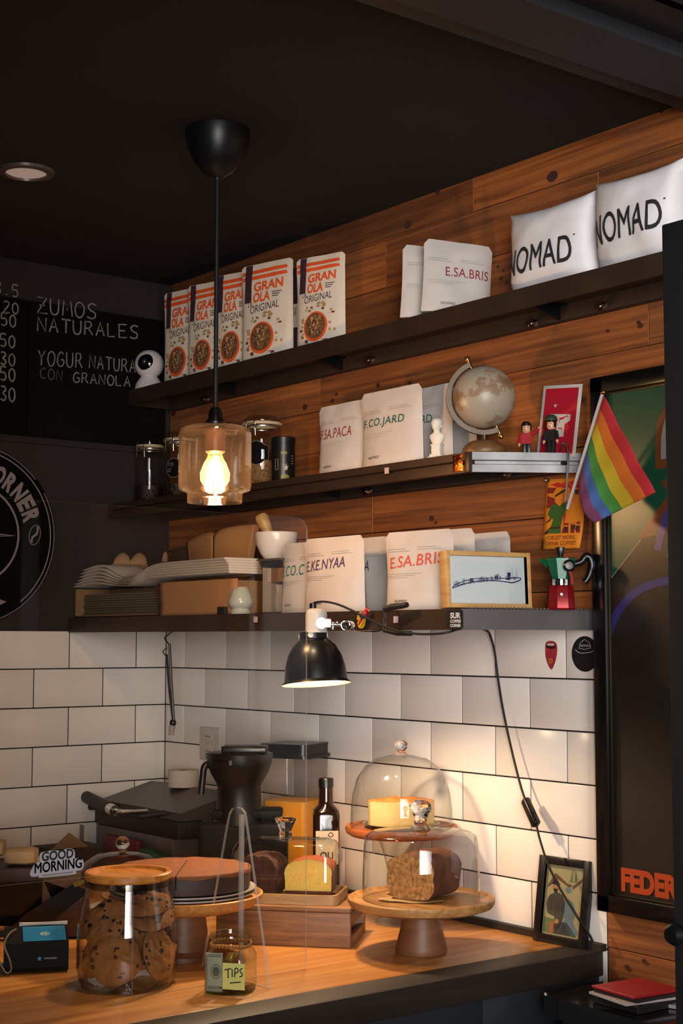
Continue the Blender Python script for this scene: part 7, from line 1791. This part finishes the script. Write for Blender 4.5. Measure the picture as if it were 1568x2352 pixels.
put_poly(m, l1, smooth_pts([(0.48, 0.36), (0.50, 0.50), (0.62, 0.54), (0.76, 0.48), (0.82, 0.34), (0.78, 0.22), (0.92, 0.06), (0.60, 0.03), (0.46, 0.10), (0.56, 0.24)], 3), 2)
put_poly(m, l1, [(0.30, 0.02), (0.36, 0.20), (0.62, 0.20), (0.90, 0.02)], 1)
put_disc(m, l2, 0.27, 0.68, 0.085, 0.065, 3, 20); put_poly(m, l3, [(0.17, 0.72), (0.20, 0.78), (0.30, 0.79), (0.37, 0.73), (0.36, 0.71)], 5); put_poly(m, l3, [(0.21, 0.66), (0.33, 0.66), (0.31, 0.60), (0.25, 0.60)], 5)
put_disc(m, l2, 0.60, 0.665, 0.075, 0.045, 2, 18); put_disc(m, l2, 0.64, 0.515, 0.03, 0.02, 6, 10); put_poly(m, l2, [(0.18, 0.02), (0.17, 0.16), (0.30, 0.20), (0.28, 0.02)], 6); put_disc(m, l2, 0.36, 0.20, 0.06, 0.035, 3, 12)
for k_ in range(7): put_stroke(m, l2, [(0.16+0.05*k_, 0.54-0.01*abs(k_-2)), (0.16+0.05*k_, 0.34)], 0.008, 5, AS)
m.build('pencil_drawing', DC, t, smooth=False, fix=False)
MB().box2((fw-0.001, 0.0055, fw-0.001), (w-fw+0.001, 0.0062, h-fw+0.001)).build('glazing', glass('picture_glazing', '#f6f7f7', '#e0e0e0'), t, smooth=False)
# ------------------------------------------------------------------ on the tiles
def tile_at(px, py): return at(px, py, 1, -0.0026)
q = tile_at(1265, 1504)
t = thing('tongue_sticker', 'red mouth and tongue sticker on white wall tile', 'sticker', q)
SU = (tile_at(1275, 1504)-tile_at(1255, 1504)).x/20; SV = (tile_at(1265, 1494)-tile_at(1265, 1514)).z/20
def S_(k_): return lambda u, v: Vector((u*SU, -0.0004*k_, v*SV))
def px_pts(pts, cx_, cy_): return [(x_-cx_, cy_-y_) for x_, y_ in pts]
m = MB(); s0 = S_(0); pts = px_pts(smooth_pts([(1252, 1482), (1256, 1474), (1265, 1472), (1274, 1474), (1279, 1482), (1279, 1500), (1275, 1520), (1268, 1536), (1265, 1537), (1260, 1532), (1254, 1515), (1252, 1500), (1252, 1482)], 3)[:-1], 1265, 1504)
m.add([s0(*p) for p in pts]+[s0(*p)+Vector((0, -0.0004, 0)) for p in pts], [tuple(range(len(pts))), tuple(range(len(pts), 2*len(pts)))[::-1]]+[(i, (i+1) % len(pts), len(pts)+(i+1) % len(pts), len(pts)+i) for i in range(len(pts))]); m.build('backing', mat('tongue_red', '#a8303a', rough=0.5), t, smooth=False)
m = MB(); put_poly(m, S_(2), px_pts([(1254, 1481), (1258, 1478), (1272, 1478), (1277, 1482), (1276, 1489), (1266, 1491), (1255, 1488)], 1265, 1504), 0); put_poly(m, S_(3), px_pts([(1256, 1481), (1260, 1478), (1271, 1478), (1275, 1482), (1270, 1483), (1260, 1483)], 1265, 1504), 1)
put_stroke(m, S_(3), px_pts([(1262, 1514), (1262, 1522), (1268, 1522), (1268, 1513), (1262, 1513)], 1265, 1504), 1.6, 2); put_stroke(m, S_(3), px_pts([(1265, 1492), (1264, 1511)], 1265, 1504), 0.8, 0); put_stroke(m, S_(3), px_pts([(1256, 1498), (1260, 1505), (1257, 1512)], 1265, 1504), 0.7, 0); put_stroke(m, S_(3), px_pts([(1274, 1498), (1270, 1506), (1273, 1516), (1267, 1530)], 1265, 1504), 0.7, 0)
m.build('printed_mouth', [mat('mouth_dark', '#3a0d12', rough=0.6), mat('teeth_white', '#c9c0bc', rough=0.6), mat('yellow_print', '#c99a1c', rough=0.6)], t, smooth=False, fix=False)
q = tile_at(1343, 1502)
t = thing('oval_sticker', 'black oval NOMAD sticker on tile beside the tall frame', 'sticker', q)
m = MB(); n = 48; m.add([Vector((29*SU*math.cos(2*PI*i/n), 0, 40*SV*math.sin(2*PI*i/n))) for i in range(n)]+[Vector((29*SU*math.cos(2*PI*i/n), -0.0005, 40*SV*math.sin(2*PI*i/n))) for i in range(n)], [tuple(range(n)), tuple(range(n, 2*n))[::-1]]+[(i, (i+1) % n, n+(i+1) % n, n+i) for i in range(n)]); m.build('backing', mat('sticker_black', '#16171a'), t, smooth=False)
m = MB(); s2 = S_(2); put_text(m, s2, 'NOMAD', (-9, 16, 11, 21), 0, 0.0)
put_stroke(m, s2, px_pts([(1331, 1488), (1333, 1478), (1342, 1470), (1344, 1470), (1354, 1477), (1356, 1487)], 1343, 1502), 0.9); put_stroke(m, s2, px_pts([(1330, 1489), (1343, 1492), (1357, 1488)], 1343, 1502), 0.9)
put_stroke(m, s2, smooth_pts(px_pts([(1322, 1492), (1330, 1499), (1343, 1500), (1358, 1497), (1366, 1490)], 1343, 1502), 3), 1.2)
m.build('hat_print', mat('sticker_white', '#c4c0bc'), t, smooth=False, fix=False)
# double socket
a, c = at(463, 1743, 1, -0.003), at(509, 1672, 1, -0.003)
t = thing('wall_socket', 'white double wall socket on tiles behind the blender', 'wall socket', (a+c)/2)
w_, h_ = c.x-a.x, c.z-a.z
m = MB(); m.box((0, -0.004, 0), (w_, 0.008, h_), 0, None, 0.003); m.build('plate', mat('socket_white', '#cfc4ba', rough=0.4), t)
for k_ in (1, -1):
    m = MB(); m.lathe([(0, 0), (w_*0.20, 0), (w_*0.20, 0.0015), (w_*0.17, 0.003), (0, 0.0025)], 24, 0, Matrix.Translation((0, -0.0083, k_*h_*0.22)) @ Matrix.Rotation(PI/2, 4, 'X')); so_ = m.build('socket_face', mat('socket_white', '#cfc4ba'), t)
    m = MB()
    for s in (1, -1): m.cyl((s*0.006, -0.0112, k_*h_*0.22), (s*0.006, -0.0105, k_*h_*0.22), 0.0022, n=10)
    m.build('pin_hole', M_black, so_)
# tongs hanging below the bottom shelf
hy2 = -0.205
def HP(px, py, y=hy2): return at(px, py, 1, y)
o_ = HP(392, 1455)
t = thing('hanging_tongs', 'steel tongs hung by a wire hook below the bottom shelf', 'tongs', o_)
m = MB(); m.tube(smooth_pts([HP(398, 1449)-o_, HP(386, 1458)-o_, HP(378, 1466)-o_, HP(383, 1474)-o_, HP(388, 1480)-o_], 4), 0.0016, 8); m.tube(smooth_pts([HP(384, 1488)-o_, HP(374, 1496)-o_, HP(378, 1503)-o_, HP(382, 1510)-o_], 4), 0.0013, 8); m.build('wire_hook', M_iron, t)
m = MB(); m.tube([HP(383, 1503)-o_, HP(388, 1580)-o_, HP(397, 1655)-o_], 0.0028, 10); m.build('tong_arm', M_iron, t)
m = MB(); m.tube([HP(389, 1478)-o_, HP(393, 1560)-o_, HP(399, 1655)-o_], 0.0034, 10); m.build('tong_arm', mat('dark_steel', '#4a4644', rough=0.35, metal=0.9), t)
m = MB(); q = HP(397, 1660)-o_; m.sphere(q, (0.0085, 0.0085, 0.009), 0, None, 18, 12); m.build('black_joint', M_blackplastic, t)
m = MB(); m.tube([HP(396, 1664)-o_, HP(394, 1676)-o_, HP(393, 1688)-o_], [0.0078, 0.0075, 0.0068], 14); m.build('pale_tip', mat('pale_tip', '#9d938c', rough=0.4), t)
# ------------------------------------------------------------------ low black ledge with printed matter, right of the bar
LZ = 0.930
t = thing('wall_ledge', 'glossy black wall ledge beyond the bar end', 'ledge', (1.64, 0, LZ))
lg = mat('black_gloss_laminate', '#0c0c0d', rough=0.12)
m = MB(); pts = [(1.625, -0.003), (1.640, -0.215), (2.9, -0.245), (2.9, -0.003)]
m.prism([(a-1.64, b_) for a, b_ in pts], -0.035, 0.0); m.build('top', lg, t, smooth=False)
m = MB(); m.box2((0.02, -0.19, -0.93), (1.2, -0.02, -0.036)); m.build('base_panel', M_black, t, smooth=False)
m = MB(); m.sphere(at(1253, 2285, 2, LZ+0.002)-Vector((1.64, 0, LZ)), 0.004, 0, None, 10, 8); m.build('corner_cap', M_steel, t)
prl = [at(p[0], p[1], 2, LZ+0.03) for p in ((1357, 2258), (1466, 2240), (1562, 2266), (1462, 2294))]
ctr = sum(prl, Vector())/4
e_a = (prl[1]-prl[0]); e_b = (prl[2]-prl[1])
rzl = math.atan2(e_a.y, e_a.x)
sx_, sy_ = e_a.length, e_b.length
def sheet(name, label, dz, hgt, mtl, dr, sc, off, grp):
    o = MB().box((0, 0, hgt/2), (sx_*sc, sy_*sc, hgt), 0, None, 0.0003, 1).build(name, mtl); o.location = (ctr.x+off[0], ctr.y+off[1], LZ+dz); o.rotation_euler = (0, 0, rzl+dr)
    tag(o, label, 'booklet', grp)
G_ = 'printed matter on the black ledge'
sheet('booklet', 'black booklet at the bottom of the pile on black ledge', 0.0008, 0.012, M_black, 0.05, 1.02, (0.004, 0.0), G_)
sheet('booklet', 'white booklet under the red one on black ledge', 0.0132, 0.004, mat('leaflet_white', '#a9a2a6', rough=0.6), -0.10, 1.0, (0.0, -0.008), G_)
sheet('booklet', 'dark booklet sandwiched below the red cover on black ledge', 0.0175, 0.006, mat('leaflet_dark', '#241a1c', rough=0.6), 0.02, 1.0, (0.003, 0.002), G_)
sheet('booklet', 'bright red covered booklet topping the pile on black ledge', 0.0240, 0.004, mat('leaflet_red', '#9c1526', rough=0.45), 0.0, 1.0, (0, 0), G_)
q = at(1556, 2305, 2, LZ+0.003)
o = MB().box((0, 0, 0.003), (0.10, 0.07, 0.006), 0, None, 0.0006).build('leaflet_pad', mat('leaflet_white', '#a9a2a6')); o.location = (q.x+0.02, q.y+0.01, LZ+0.001); o.rotation_euler = (0, 0, 0.3); tag(o, 'pale leaflet pad beside the red booklet pile at photo edge', 'leaflet pad')
q = at(1345, 2318, 1, -0.225)
# ------------------------------------------------------------------ tall dark cabinet at the right edge
cy0 = -0.62
xL = xcol(1536, cy0, 1.5); zt2 = zrow(516, xL, cy0)
t = thing('display_post', 'tall black display post along right side of the photo', 'post', (xL, cy0, 0))
m = MB(); m.box2((0, 0, 0), (0.09, 0.012, zt2), 0, None, 0.003); m.build('side_panel', mat('cabinet_black', '#101114', rough=0.6), t)
m = MB(); m.box2((0.012, 0.0125, 0.0), (0.09, 0.06, zt2-0.01), 0, None, 0.003); m.build('body', mat('cabinet_black', '#101114'), t)
q = at(1560, 2145, 1, cy0-0.004)-Vector((xL, cy0, 0)); m = MB(); m.lathe([(0, 0), (0.012, 0.001), (0.014, 0.010), (0.010, 0.018), (0, 0.020)], 24, 0, Matrix.Translation(q) @ Matrix.Rotation(PI/2, 4, 'X')); m.build('knob', M_blackplastic, t)
